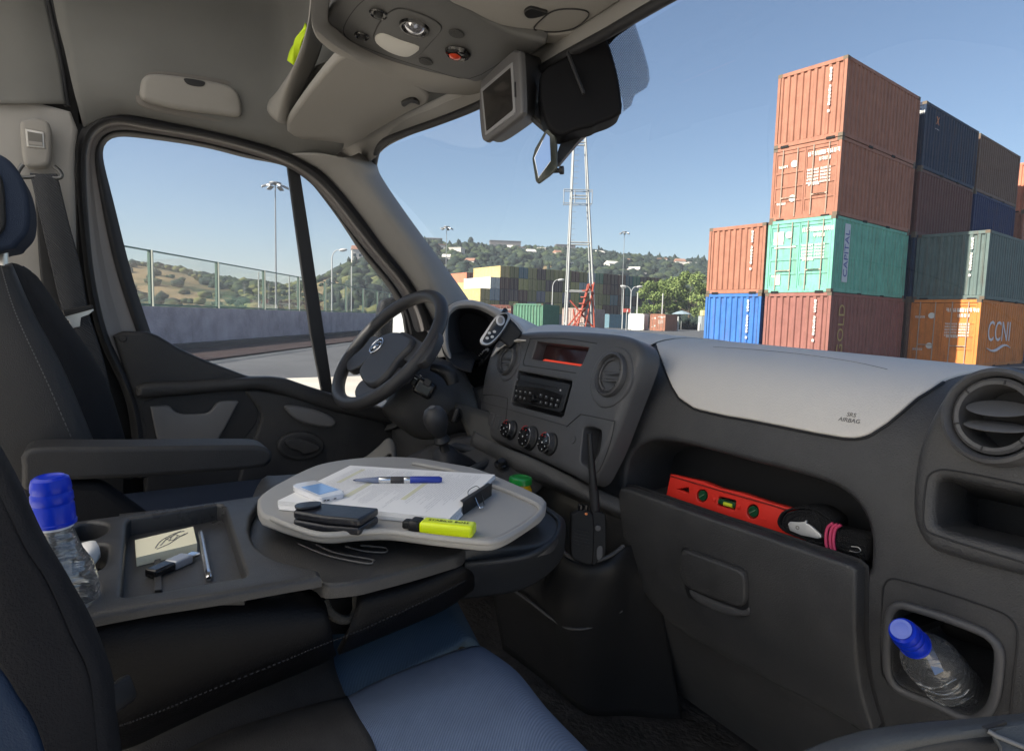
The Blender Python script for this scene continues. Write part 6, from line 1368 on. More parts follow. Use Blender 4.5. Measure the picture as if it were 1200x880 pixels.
stp = cr(stp, 12)
for k in range(len(stp)-1):
    a, b_ = Vector(stp[k]), Vector(stp[k+1]); tube('stitch', [a.lerp(b_, .2), a.lerp(b_, .75)], .0009, mat('thread_dark', (.022, .022, .025), .8), mid, n=4, cap=False)
# rounded end of the backrest towards the dash, and body below
gridpatch('backrest_end', [[PZ(*p) for p in r] for r in (
    [(552, 560, 1.11), (590, 574, 1.112), (620, 586, 1.112), (645, 601, 1.112), (655, 613, 1.11), (646, 634, 1.108), (612, 652, 1.104), (545, 660, 1.09)],
    [(556, 570, 1.07), (600, 582, 1.08), (630, 592, 1.082), (654, 606, 1.08), (661, 618, 1.07), (650, 644, 1.06), (612, 668, 1.05), (538, 682, 1.04)],
    [(560, 590, 1.0), (610, 600, 1.0), (640, 615, 1.0), (655, 632, 1.0), (658, 650, 1.0), (640, 672, 1.0), (600, 692, 1.0), (528, 700, .99)])], mat('flank_bluegrey', (.022, .025, .030), .55, grain=.3), mid, thick=.006)
bodyo = [PZ(x, y, 1.07) for x, y in ((-20, 640), (100, 624), (310, 596), (560, 580), (630, 606), (620, 634), (530, 650), (360, 676), (100, 704), (-20, 715))]
prism('backrest_body', bodyo, (0, .0, -.07), uph, mid, bev=.02, seg=3)
# cushion of the middle seat
blu2 = mat('seat_fabric_blue', (.165, .215, .315), .8, weave=.5, wscale=150, var=.08, vscale=20, spec=.2)
blu3 = mat('seat_fabric_deep_blue', (.10, .16, .23), .85, weave=.4, wscale=150, spec=.2)
char = mat('seat_fabric_charcoal', (.060, .056, .053), .9, grain=.8, gscale=500, var=.15, vscale=40, spec=.2)
gridpatch('cushion', [[PZ(*p) for p in r] for r in (
    [(220, 790, .90), (392, 740, .90), (450, 715, .90), (505, 700, .89), (522, 700, .86), (530, 705, .80)],
    [(240, 830, .90), (392, 788, .90), (449, 758, .90), (510, 730, .895), (532, 727, .88), (545, 735, .80)],
    [(250, 880, .89), (400, 830, .88), (460, 800, .88), (525, 765, .88), (546, 752, .87), (560, 765, .80)])], blu3, mid, thick=.02)
gridpatch('cushion_side', [[PZ(*p) for p in r] for r in (
    [(60, 880, .905), (200, 810, .905), (300, 775, .905), (388, 745, .904)], [(80, 930, .905), (220, 855, .906), (320, 815, .906), (392, 788, .904)], [(100, 990, .89), (250, 900, .89), (340, 860, .89), (404, 826, .885)])], char, mid, thick=.02)
# ================================================================== TRAY
tray = empty('swivel_tray', PZ(470, 620, 1.11), 0, 'light grey writing tray swivelled over the folded middle seat', 'tray')
TRZ = 1.148
traym = mat('tray_grey', (.34, .33, .315), .45, grain=.35, gscale=1200, var=.04, vscale=12, spec=.45)
to = [(301.5, 604), (304, 594), (318, 583), (332, 575), (352, 564), (380, 553), (430, 546), (484, 546), (526, 553), (560, 560), (600, 577), (631, 592), (640, 600), (635, 612), (616, 626), (594, 640), (577, 646), (560, 646), (520, 642), (488, 638), (455, 634), (420, 635), (388, 638), (367, 636), (340, 629), (318, 621), (306, 616)]
tq = [PZ(x, y, 1.130) for x, y in resamp(cr(to, 3, True), 110, True)]
prism('base', tq, (0, 0, TRZ-1.130), traym, tray, bev=.005, seg=4)
lipp = [(319, 607), (330, 612), (345, 618), (367, 625), (388, 627), (420, 624), (455, 623), (488, 627), (520, 631), (560, 635), (576, 635), (592, 630), (614, 617), (630, 604), (634, 597), (627, 590), (600, 578), (578, 570)]
tube('raised_lip', [PZ(x, y, TRZ+.002) for x, y in lipp], .0042, traym, tray, smoothpts=5, n=10)
tube('paper_stop', [PZ(x, y, TRZ+.003) for x, y in ((484, 543), (527, 551), (577, 566))], .0040, traym, tray, n=10)
for pts, lab in (([(350, 637), (385, 651), (430, 660), (437, 657.5), (434, 655), (395, 648), (371, 638)], 'longer thin elastic loop hanging from under the tray'), ([(405, 640), (427, 645.5), (450, 647), (454, 643.5), (448, 641), (423, 639)], 'shorter thin elastic loop hanging from under the tray')):
    tag(tube('elastic_loop', [PZ(x, y, TZ-.013) for x, y in pts], .0011, mat('grey_cord', (.16, .15, .14), .7), smoothpts=6, n=6), lab, 'elastic cord', 'elastic loops under the tray')
# ---- paper stack
pp_ = [(410.5, 545.7), (580, 556.4), (526.6, 608), (325.5, 587)]
pw = mat('paper_white', (.88, .87, .86), .75, spec=.2)
ps = empty('paper_stack', PZ(460, 580, TRZ), 0, 'stack of printed white papers clipped on the grey tray', 'papers')
cen = sum((PZ(x, y, 1.160) for x, y in pp_), Vector())/4
for k in range(7):
    z = TRZ+.001+k*.0017; r_ = Matrix.Rotation(random.uniform(-.012, .012)*(1 if k < 6 else 0), 3, 'Z')
    if k < 2: r_ = Matrix.Rotation(.035-.02*k, 3, 'Z')
    qs = [cen+r_ @ (PZ(x, y, 1.160)-cen) for x, y in pp_]; qs = [Vector((q.x, q.y, z)) for q in qs]; prism('sheet', qs, (0, 0, .0015), pw, ps, sm=0)
PT = TRZ+.001+6*.0017+.0015
A_, B_, C_, D_ = [Vector((*PZ(x, y, 1.160)[:2], PT)) for x, y in pp_]
V_, F_ = [], []; rg = random.Random(4)
ink = mat('print_grey', (.68, .67, .67), .8); inky = mat('print_cream', (.72, .70, .50), .8)
def onp_(u, v, h=.0003): return (A_.lerp(B_, u)).lerp(D_.lerp(C_, u), v)+Vector((0, 0, h))
for u in np.arange(.07, .93, .0155):
    if .34 < u < .36 or .62 < u < .655: continue
    v = rg.choice((.08, .08, .16)); end = rg.uniform(.55, .92)
    while v < end:
        l = rg.uniform(.015, .07); k = len(V_); V_ += [onp_(u, v), onp_(u+.0045, v), onp_(u+.0045, v+l), onp_(u, v+l)]; F_.append((k, k+1, k+2, k+3)); v += l+.010
tag(pmesh('print', V_, F_, ink, ps, sm=0), kind='stuff')
V_, F_ = [], []
for (u0, u1, v0, v1) in ((.30, .34, .45, .8), (.63, .66, .2, .75), (.12, .15, .1, .5)): k = len(V_); V_ += [onp_(u0, v0, .0002), onp_(u1, v0, .0002), onp_(u1, v1, .0002), onp_(u0, v1, .0002)]; F_.append((k, k+1, k+2, k+3))
tag(pmesh('print', V_, F_, inky, ps, sm=0), kind='stuff')
# ---- pen
pen = empty('ballpoint_pen', PZ(465, 562, PT), 0, 'blue and silver ballpoint pen lying on the papers', 'pen')
pa_, pb_ = PZ(413.5, 562.5, PT+.005), PZ(518, 562, PT+.005); pd_ = (pb_-pa_).normalized(); PL = (pb_-pa_).length; Mp = frame_mat(pa_, pd_, UP)
def pseg(nm, t0, t1, r0, r1, m): lathe(nm, [(r0*.96, t0*PL), (r0, t0*PL+.0005), (r1, t1*PL-.0005), (r1*.96, t1*PL)], Mp, m, pen, 20)
pseg('tip', 0, .03, .0008, .0018, mat('ink_dark', (.05, .06, .12), .3)); pseg('barrel', .03, .29, .0022, .0053, mat('smoke_plastic', (.20, .23, .33), .15, coat=.5)); pseg('band', .29, .42, .0053, .0054, chm)
pseg('grip', .42, .57, .0055, .0055, mat('grip_dark', (.05, .045, .045), .5)); pseg('band', .57, .64, .0054, .0054, chm); pseg('cap', .64, .975, .0058, .0056, mat('pen_blue', (.03, .055, .34), .3)); pseg('cap_end', .975, 1, .005, .0035, mat('pen_blue', (.03, .055, .34), .3))
# ---- phone
ph = empty('mobile_phone', PZ(372, 575, PT), 0, 'white mobile phone with a blue grey screen on the papers', 'phone')
phz = PT+.008
po = [(341, 571), (346, 567), (366, 562.7), (372, 563), (399, 573), (405, 579), (402, 583), (382, 587), (374, 587), (345, 575)]
po_ = [PZ(x, y, phz) for x, y in resamp(cr([(343, 568), (347, 566.3), (366, 562.7), (371, 563), (398, 572.5), (403, 575.5), (401, 578), (379, 582.3), (372, 582), (345, 571)], 2, True), 40, True)]
prism('body', po_, (0, 0, -.008), mat('phone_white', (.78, .78, .80), .2, coat=.4), ph, bev=.0018)
prism('screen', [PZ(x, y, phz+.0004) for x, y in ((353, 570.5), (376, 566), (397, 573.5), (374, 579.5))], (0, 0, -.001), mat('phone_screen', (.10, .16, .27), .08, emit=(.12, .22, .4), estr=.25), ph, sm=0)
for x, y in ((381, 585.5), (385, 585), (393, 583.3)): prism('port', [PZ(x+a, y+b_, phz-.004) for a, b_ in ((-1.3, .3), (1.3, -.2), (1.3, .9), (-1.3, 1.3))], (.001, -.001, 0), rub, ph, sm=0)
# ---- wallet
wl = empty('wallet', PZ(393, 605, TRZ), 0, 'black leather wallet lying on the grey tray', 'wallet')
wz = TRZ+.024; lw = mat('wallet_leather', (.012, .013, .018), .32, grain=.3, gscale=500, var=.15, vscale=30, coat=.2)
for k, (z0, th, inn_) in enumerate(((TRZ+.001, .0105, 0), (TRZ+.0125, .0105, .6))):
    prism('cover', [PZ(x, y, wz) for x, y in resamp(cr([(344, 598), (347, 592.5), (360, 589.5), (376, 587.6), (410, 590), (443, 593.5), (444, 596), (434, 602), (421, 608), (400, 607), (370, 603), (346, 600)], 2, True), 40, True)], (0, 0, -.0001), lw, wl) if False else None
    pts = [PZ(x, y, wz) for x, y in ((343.5, 597.5), (350, 591), (376, 587.8), (444, 594), (421, 607.5), (380, 604))]
    pts = [Vector((p.x, p.y, z0)) for p in pts]; prism('cover', pts, (0, 0, th), lw, wl, bev=.003, seg=3)
prism('flap', [PZ(x, y, wz+.003) for x, y in resamp(cr([(345, 591.5), (352, 588.5), (370, 586.8), (377, 588), (374, 592), (360, 594.5), (348, 595)], 3, True), 30, True)], (0, 0, -.003), lw, wl, bev=.0012)
c = PZ(372, 608.5, wz-.012); tube('zip', [PZ(350, 606, TRZ+.012), PZ(421, 615.5, TRZ+.012)], .0012, mat('zip_grey', (.12, .12, .12), .4, metal=.7), wl, n=6)
# ---- highlighter
hl = empty('highlighter_pen', PZ(515, 616, TRZ), 0, 'fluorescent yellow highlighter with black cap on the near edge of the tray', 'highlighter')
ha, hb_ = PZ(473, 613, TRZ+.008), PZ(556, 621, TRZ+.008); hd = (hb_-ha).normalized(); HL = (hb_-ha).length; Mh = frame_mat(ha, hd, UP)   # x up, y across, z along
yl = mat('highlighter_yellow', (.78, .92, .01), .35, coat=.3)
box('barrel', Mh, .016, .025, HL*.74, yl, hl, c=(0, 0, HL*.63), bev=.004, seg=3)
box('cap', Mh, .0155, .024, HL*.16, blk, hl, c=(0, 0, HL*.18), bev=.004, seg=3); box('cap_tip', Mh, .011, .015, HL*.12, blk, hl, c=(0, 0, HL*.06), bev=.003, seg=3)
Mt = frame_mat(ha+hd*(HL*.64)+UP*.0083, UP, hd) ; text('lettering', 'STABILO BOSS', Mt, .0085, mat('print_black', (.02, .02, .02), .6), hl, ext=.0001)
# ---- binder clip
bc = empty('binder_clip', PZ(560, 585, TRZ), 0, 'black binder clip gripping the right edge of the papers', 'binder clip')
e1, e2 = PZ(540, 588, PT+.001), PZ(573, 567, PT+.001); o_ = PZ(566, 592, TRZ+.006)-PZ(556, 578, TRZ+.006)
o_ = Vector((o_.x, o_.y, 0)).normalized()*.021
z1, z0 = PT+.0012, TRZ+.0005; ins = -o_*.35
def quad3(nm, a, b_, c, d, m, th): n_ = (b_-a).cross(c-a).normalized()*th; return prism(nm, [a, b_, c, d], n_, m, bc, bev=.0004)
e1.z = e2.z = z1; f1, f2 = (e1+o_), (e2+o_); zc = (z0+z1)/2
quad3('jaw', e1+ins, e2+ins, f2+UP*.005, f1+UP*.005, blk, .0008)
quad3('spine', f1+UP*.006, f2+UP*.006, Vector((f2.x, f2.y, z0)), Vector((f1.x, f1.y, z0)), blk, .001)
em = (f1+f2)/2; al = (f2-f1).normalized()
tube('wire_handle', [em-al*.012+UP*.0, em-al*.010+o_*.9-UP*.006, em-al*.006+o_*1.35-UP*.008, em+al*.006+o_*1.35-UP*.008, em+al*.010+o_*.9-UP*.006, em+al*.012], .0009, chm, bc, smoothpts=4, n=6)
tube('wire_handle', [e1.lerp(e2, .25)+UP*.002, e1.lerp(e2, .3)+ins*2+UP*.003, e1.lerp(e2, .45)+ins*2.6+UP*.003, e1.lerp(e2, .6)+ins*2+UP*.003, e1.lerp(e2, .65)+UP*.002], .0007, mat('wire_dark', (.2, .2, .2), .4, metal=.8), bc, smoothpts=4, n=6)
# ---- things in the table pocket
fz_ = TZ-.026
np_ = empty('note_pad', PZ(195, 635, fz_), 0, 'pale yellow sticky note pad with a pencil sketch in the table pocket', 'note pad')
nm_ = mat('note_yellow', (.86, .81, .60), .8); nq = [(158, 633), (226, 617), (231, 636.5), (160, 653.5)]
for k in range(5):
    z = fz_+.0005+k*.0024; r_ = Matrix.Rotation(rg.uniform(-.008, .008), 3, 'Z'); c0 = PZ(194, 635, fz_+.012)
    qs = [c0+r_ @ (PZ(x, y, fz_+.012)-c0) for x, y in nq]; prism('note_sheet', [Vector((q.x, q.y, z)) for q in qs], (0, 0, .0022), nm_, np_, sm=0)
nz = fz_+.0005+4*.0024+.0026
for pts in ([(184, 645), (190, 637), (202, 630), (214, 625)], [(186, 646), (200, 640), (212, 632), (219, 628)], [(196, 634), (204, 636), (210, 631)], [(206, 628), (214, 631), (222, 627)], [(190, 642), (198, 634), (208, 629)], [(200, 637), (206, 629), (218, 625)]):
    tube('sketch_line', [PZ(x-2, y-3, nz) for x, y in pts], .0006, mat('graphite', (.22, .21, .19), .7), np_, smoothpts=4, n=4)
us = empty('usb_stick', PZ(200, 663, fz_), 0, 'black and silver flash drive lying in the table pocket', 'flash drive')
ua, ub = PZ(175, 673, fz_+.006), PZ(231, 648, fz_+.006); ud = (ub-ua).normalized(); UL = (ub-ua).length; Mu = frame_mat(ua, ud, UP)
box('body', Mu, .011, .019, UL*.42, gblk, us, c=(0, 0, UL*.22), bev=.003, seg=3); box('sleeve', Mu, .0115, .0195, UL*.36, mat('silver_plastic', (.42, .43, .46), .3, metal=.4), us, c=(0, 0, UL*.60), bev=.002, seg=2); box('connector', Mu, .005, .012, UL*.2, chm, us, c=(0, 0, UL*.88), bev=.0006)
sp = empty('silver_pen', PZ(240, 655, fz_), 0, 'slim silver pen lying along the table pocket', 'pen')
a, b_ = PZ(235, 623, fz_+.004), PZ(245, 678, fz_+.004); Ms = frame_mat(a, b_-a, UP); SL = (b_-a).length; slv = mat('silver', (.62, .62, .63), .25, metal=.85)
lathe('barrel', [(.0012, 0), (.0038, .004), (.0042, .012), (.0042, SL*.88)], Ms, slv, sp, 18); lathe('cap_end', [(.0044, SL*.88), (.0044, SL*.985), (.0030, SL)], Ms, chm, sp, 18)
tag(gridpatch('paper_tissue', [[PZ(*p) for p in r] for r in ([(84, 664, 1.10), (92, 640, 1.125), (104, 634, 1.135), (112, 634, 1.13)], [(86, 672, 1.10), (98, 655, 1.14), (108, 646, 1.142), (116, 641, 1.13)], [(92, 676, 1.09), (104, 668, 1.11), (112, 660, 1.12), (118, 652, 1.11)])], mat('tissue_white', (.75, .74, .72), .9), None, thick=.0006), 'crumpled white tissue pushed into a cup holder', 'tissue')
# ================================================================== BOTTLES
wat = clear_glass('bottle_plastic', (.86, .89, .92), 3.6, .07)
_t = wat.node_tree; _n = _t.nodes.new('ShaderNodeTexNoise'); _n.inputs['Scale'].default_value = 32; _n.inputs['Detail'].default_value = 2; _c = _t.nodes.new('ShaderNodeTexCoord'); _mp = _t.nodes.new('ShaderNodeMapping'); _mp.inputs['Scale'].default_value = (1, 1, 4)
_b = _t.nodes.new('ShaderNodeBump'); _b.inputs['Strength'].default_value = .7; _b.inputs['Distance'].default_value = .004; _t.links.new(_c.outputs['Object'], _mp.inputs[0]); _t.links.new(_mp.outputs[0], _n.inputs['Vector']); _t.links.new(_n.outputs[0], _b.inputs['Height'])
for _k in _t.nodes:
    if _k.type in ('BSDF_GLOSSY', 'FRESNEL'): _t.links.new(_b.outputs[0], _k.inputs['Normal'])
    if _k.type == 'BSDF_GLOSSY': _k.inputs['Roughness'].default_value = .06
capb = mat('cap_blue', (.004, .030, .50), .3, spec=.3)
def bottle(base, top, label, R=.033, seed=0, tear=None):
    ax = (top-base); L = ax.length; M = frame_mat(base, ax, (1, 0, 0)); e = empty('water_bottle', base, 0, label, 'bottle', 'water bottles with blue caps')
    cap0 = L-.052; sh = cap0-.012; prof = [(.004, .004), (R*.75, .001), (R*.97, .010)]
    z = .016
    while z < sh-.062: prof += [(R, z), (R, z+.008), (R*.955, z+.011), (R, z+.014)]; z += .016
    prof += [(R*1.0, z), (R*.98, z+.012), (R*.88, z+.028), (R*.66, z+.043), (R*.45, cap0-.006), (R*.40, cap0), (R*.40, cap0+.012)]
    lathe('bottle_body', prof, M, wat, e, 40, cap=True)
    lathe('neck_ring', [(R*.42, cap0-.004), (R*.50, cap0-.003), (R*.50, cap0), (R*.42, cap0+.001)], M, mat('ring_clear', (.55, .6, .7), .2), e, 28, cap=False)
    c = .0185; lathe('cap', [(c*1.03, cap0), (c*1.05, cap0+.003), (c*1.0, cap0+.004), (c, cap0+.020), (c*.93, cap0+.0225), (c*1.0, cap0+.025), (c*.985, cap0+.032), (c*.92, cap0+.0345), (c*.96, cap0+.037), (c*.94, cap0+.042), (c*.86, cap0+.048), (c*.66, cap0+.0505), (c*.55, cap0+.049), (c*.4, cap0+.0485), (.0001, cap0+.0485)], M, capb, e, 40)
    for k in range(24):
        a = 2*math.pi*k/24; 
    # wavy relief lines pressed in the plastic
    rg_ = random.Random(seed)
    for k in range(9):
        z = .03+k*.012; pts = []
        for j in range(7): a = rg_.uniform(-.05, .05)+j*.28-1.9+rg_.uniform(0, .4)*(j == 0); pts.append(M @ Vector((R*1.003*math.cos(a), R*1.003*math.sin(a), z+.004*math.sin(j*1.3+k))))
        tube('relief', pts, .0009, wat, e, smoothpts=3, n=5) if k % 2 == 0 else None
    return e, M
b1 = AT(78, 742, .66); b1t = AT(58, 556, .635); d_ = (b1t-b1).normalized()
e1_, M1 = bottle(b1t-d_*.222, b1t, 'upright water bottle with blue cap in the table cup holder', seed=1)
tube('red_print', [M1 @ Vector((.0338*math.cos(a), .0338*math.sin(a), .125+.01*(a+.9))) for a in (-1.3, -1.15, -1.0, -.85, -.7)], .0014, mat('label_red', (.6, .05, .06), .5), e1_, n=6)
t2 = AT(1056, 737, .80); b2 = AT(1172, 862, 1.03)
d_ = (t2-b2).normalized(); e2_, M2 = bottle(t2-d_*.235, t2, 'water bottle with blue cap tilted in the dashboard door pocket', R=.036, seed=2)
lathe('cap_disc', [(.0125, .001), (.0125, .0), (.008, .0012), (.0001, .0012)][::-1], frame_mat(t2+d_*.0002, d_), mat('cap_light_blue', (.12, .18, .62), .3), e2_, 28)
box('tear_strip', frame_mat(AT(1094, 774, .82), -FW, RT*.5-UP), .035, .013, .0015, mat('strip_blue', (.10, .17, .32), .3), e2_, bev=.0005)
# ================================================================== OBJECTS IN THE OPEN SHELF
lvy = 1.0
lvl = empty('spirit_level', PY(860, 590, lvy), 0, 'red torpedo spirit level standing in the open dashboard shelf', 'spirit level')
SL_ = Plane_(PY(860, 590, lvy), (1, 0, 0), (0, -1, .12))
redp = mat('level_red', (.78, .035, .022), .38, coat=.2, grain=.1)
lo_ = [(790, 555.5), (828, 564), (848, 572), (872, 577), (905, 588), (950, 601), (946, 634), (905, 622), (846, 602), (785, 580)]
vhole = [[(798, 573.5), (811, 571), (812, 577.5)], None]
lh = [opx(SL_, resamp([(797.5, 573), (811, 570.5), (812, 578)], 24, True), raw=True), opx(SL_, resamp([(846.5, 581), (867, 586), (865.5, 597.5), (845, 592)], 24, True), raw=True), opx(SL_, ell(827, 580.5, 6.5, 7.5, 24), raw=True), opx(SL_, ell(886.5, 599, 7, 8.5, 24), raw=True)]
plate('level_body', SL_, opx(SL_, resamp(lo_, 80, True), raw=True), redp, lvl, holes=lh, h=.011, rr=.0012, drop=.022, grid=.02, hole_in=.012, hole_r=.0012)
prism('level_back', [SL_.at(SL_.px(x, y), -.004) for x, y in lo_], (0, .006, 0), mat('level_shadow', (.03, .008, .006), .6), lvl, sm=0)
tube('top_rail', [SL_.at(SL_.px(x, y), .012) for x, y in ((790, 557.5), (846, 574), (905, 590.5), (946, 603))], .0016, mat('rail_dark', (.25, .02, .015), .5), lvl, n=6)
tube('flute', [SL_.at(SL_.px(x, y), .0115) for x, y in ((892, 606), (902, 609))], .001, redp, lvl, n=6)
vg = mat('vial_green', (.012, .07, .03), .15, coat=.5); vy = mat('vial_yellow', (.60, .65, .04), .12, coat=.5, emit=(.5, .6, .03), estr=.02)
for x, y in ((827, 580.5), (886.5, 599)):
    c = SL_.at(SL_.px(x, y), .006); lathe('end_vial', [(.0105, 0), (.0100, .004), (.0001, .005)], frame_mat(c, SL_.n), vg, lvl, 20)
    tube('vial_line', [c+Vector((-.006, -.006, -.004)), c+Vector((.006, -.006, .005))], .0008, mat('vial_line', (.2, .35, .2), .4), lvl, n=5)
a, b_ = SL_.at(SL_.px(846, 587), .006), SL_.at(SL_.px(866, 592.5), .006); tube('centre_vial', [a, b_], .0062, vg, lvl, n=16); tube('vial_liquid', [a.lerp(b_, .35)+Vector((0, -.004, -.001)), a.lerp(b_, .85)+Vector((0, -.004, -.001))], .0042, vy, lvl, n=14)
for t in (0, 1): q = a.lerp(b_, t*1.3-.15); tube('vial_holder', [q, q+(b_-a)*(.14 if t else -.14)], .0068, redp, lvl, n=14)
# strap roll
stp_ = empty('ratchet_strap', PY(960, 615, .99), 0, 'rolled black webbing strap with steel hook and pink band beside the spirit level', 'strap')
web = mat('strap_webbing', (.014, .014, .015), .8, weave=.8, wscale=150, grain=0, spec=.3)
SS = Plane_(PY(960, 615, .975), (1, 0, 0), (0, -1, .15))
for k, (sc_, dd_) in enumerate(((1, 0), (.82, .002), (.6, .004))):
    lp_ = [(911, 612), (915, 602), (924, 597), (938, 595), (953, 597), (964, 603), (974, 613), (970, 632), (962, 637), (945, 632), (928, 626), (916, 620)]
    cx_, cy_ = 942, 614; q = [(cx_+(x-cx_)*sc_, cy_+(y-cy_)*sc_) for x, y in lp_]
    pts = [SS.at(SS.px(x, y), -.002) for x, y in q]; n = len(pts)
    rows = []
    for t in (0, .5, 1): rows.append([p+Vector((0, .045*t, 0)) for p in cr(pts, 4, True)])
    loft('webbing_turn', rows, web, stp_, closed=True, sub=0, thick=.003)
plate('webbing_side', SS, opx(SS, resamp(cr([(914, 612), (918, 603), (938, 597), (953, 599), (964, 606), (974, 615), (968, 632), (945, 630), (920, 620)], 3, True), 40, True), raw=True), web, stp_, h=-.004, rr=.003, drop=.03, grid=.05)
plate('webbing_tail', SS, opx(SS, resamp(cr([(966, 612), (976, 616), (993, 620), (1019, 627), (1020, 640), (1016, 658), (1000, 652), (966, 638)], 3, True), 50, True), raw=True), web, stp_, h=.002, rr=.008, drop=.03, grid=.05)
for q in ([(982, 624), (1000, 628), (1018, 632)], [(980, 632), (1000, 636), (1018, 641)], [(984, 638), (1000, 644), (1014, 650)]): tube('webbing_edge', [SS.at(SS.px(x, y), .004) for x, y in q], .0018, web, stp_, smoothpts=3, n=6)
plate('steel_hook', SS, opx(SS, resamp([(924.5, 614), (927, 611), (938, 611.5), (944, 611), (946, 609), (947, 610.5), (946, 612.5), (952, 616), (964, 627), (963.5, 630), (960, 631), (940, 627), (927, 621.5)], 50, True), raw=True), mat('hook_zinc', (.62, .62, .61), .35, metal=.55), stp_, h=.004, rr=.0012, drop=.003, grid=.05)
c = SS.at(SS.px(936.5, 618), .0045); tube('rivet', [c+Vector((.0028*math.cos(k), -.0006, .0028*math.sin(k))) for k in np.arange(0, 6.2, .7)], .0006, mat('graphite', (.2, .2, .2)), stp_, closed=True, n=4)
pk = mat('pink_band', (.55, .05, .13), .55)
for dx in (0, 5, 9): tube('rubber_band', [SS.at(SS.px(x+dx, y+dx*.2), .006) for x, y in ((979, 613), (973, 617), (970.5, 626), (970.5, 636), (972, 643))], .0026, pk, stp_, smoothpts=4, n=8)
tube('buckle_loop', [SS.at(SS.px(x, y), .006) for x, y in ((1000, 640), (1008, 641), (1011, 645), (1006, 647), (998, 645))], .0008, mat('buckle_grey', (.3, .3, .3), .35, metal=.8), stp_, smoothpts=3, n=5)
# ================================================================== TWO-WAY RADIO, JAR
wk = empty('walkie_talkie', AT(688, 652, 1.38), 0, 'black walkie-talkie with long aerial standing in the dashboard pocket', 'walkie-talkie')
wkd = 1.27; Wp = Plane_(AT(688, 625, wkd), RT, -FW+UP*.1)
def wpl_(nm, pts, h, d, m, bev, raw=False): return prism(nm, [Wp.at(Wp.px(x, y), h) for x, y in (pts if raw else cr(pts, 3, True))], -Wp.n*d, m, wk, bev=bev)
wpl_('body', [(668, 607), (672, 600), (680, 597), (694, 602), (694, 650), (690, 660), (672, 654), (668, 645)], .020, .035, mat('radio_black', (.008, .008, .009), .5, spec=.3), .005)
wpl_('side', [(692, 603), (704, 600), (708, 606), (708, 645), (702, 652), (692, 658)], .018, .04, mat('radio_black', (.008, .008, .009), .5, spec=.3), .005)
tube('aerial', [AT(697, 602, wkd), AT(696.5, 590, wkd), AT(695.5, 575, wkd), AT(693, 540, wkd), AT(691, 508, wkd)], [.0095, .0092, .0085, .0068, .0052], blk, wk, n=16)
tube('aerial_base', [AT(697.5, 603, wkd), AT(696, 574, wkd)], .0098, rub, wk, n=16)
for x in (680, 686): lathe('control_knob', [(.0055, 0), (.0058, .004), (.0055, .012), (.0001, .0125)], frame_mat(AT(x, 598, wkd-.005), UP), gblk, wk, 16)
for k in range(5): tube('speaker_slot', [Wp.at(Wp.px(672, 618+k*4), .0205), Wp.at(Wp.px(689, 622+k*4), .0205)], .0011, rub, wk, n=5)
lathe('status_light', [(.003, 0), (.0001, .002)], frame_mat(AT(687, 602, wkd-.022), UP-FW), mat('orange_light', (.8, .25, .08), .4), wk, 12)
lathe('side_button', [(.006, 0), (.0055, .002), (.0001, .0025)], frame_mat(Wp.at(Wp.px(699, 617), .019), Wp.n), dplas2, wk, 16)
wpl_('belt_clip', [(698, 640), (704, 638), (704, 650), (698, 653)], .021, .003, dplas2, .001)
jr = empty('mustard_jar', AT(608, 590, 1.55), 0, 'small glass jar with green lid and yellow contents below the centre console', 'jar')
Mj = frame_mat(AT(608.5, 590, 1.36), UP+RT*.03)
lathe('glass_body', [(.018, 0), (.0245, .003), (.0255, .012), (.0255, .034), (.022, .040), (.0215, .044)], Mj, mat('mustard', (.72, .42, .01), .18, coat=.6), jr, 32)
lathe('lid', [(.0235, .044), (.0250, .045), (.0250, .055), (.0238, .058), (.019, .0595), (.018, .0585), (.0001, .0585)], Mj, mat('lid_green', (.01, .26, .04), .3, coat=.4), jr, 36)
# ================================================================== PASSENGER SEAT (near the camera)
pseat = empty('passenger_seat', (-.55, 0, .6), 0, 'blue and charcoal passenger seat in the foreground', 'car seat')
gridpatch('cushion', [[PZ(*p) for p in r] for r in (
    [(405, 822, .915), (449, 799, .925), (508, 775, .93), (540, 764, .93), (560, 760, .922), (570, 768, .88), (566, 782, .80)],
    [(420, 850, .94), (470, 825, .945), (530, 800, .945), (566, 788, .94), (590, 783, .925), (606, 795, .87), (600, 822, .79)],
    [(434, 880, .94), (500, 860, .945), (560, 838, .945), (606, 828, .94), (628, 826, .92), (643, 842, .865), (640, 868, .78)],
    [(445, 930, .93), (520, 915, .94), (600, 895, .94), (650, 885, .935), (676, 878, .91), (692, 894, .86), (690, 930, .77)],
    [(440, 1000, .93), (540, 990, .94), (640, 970, .94), (700, 950, .93), (730, 940, .91), (750, 960, .86), (750, 1000, .77)])], blu2, pseat, thick=.01)
tube('cushion_piping', [PZ(*p) for p in ((405, 823, .914), (449, 800, .924), (508, 776, .929), (540, 765, .929), (562, 762, .92))], .003, blu3, pseat, smoothpts=5, n=6)
gridpatch('cushion_bolster', [[PZ(*p) for p in r] for r in (
    [(180, 905, .90), (250, 868, .91), (330, 840, .918), (407, 819, .914)], [(190, 935, .93), (270, 900, .94), (350, 870, .945), (421, 846, .94)], [(190, 980, .935), (280, 935, .945), (370, 900, .948), (436, 872, .942)], [(220, 1040, .93), (310, 990, .94), (380, 950, .945), (446, 905, .94)])], char, pseat, thick=.01)
def AR(rows): return [[AT(*p) for p in r] for r in rows]
bk_ = mat('backrest_fabric', (.009, .009, .011), .85, grain=.8, gscale=450, var=.12, vscale=30, spec=.3)
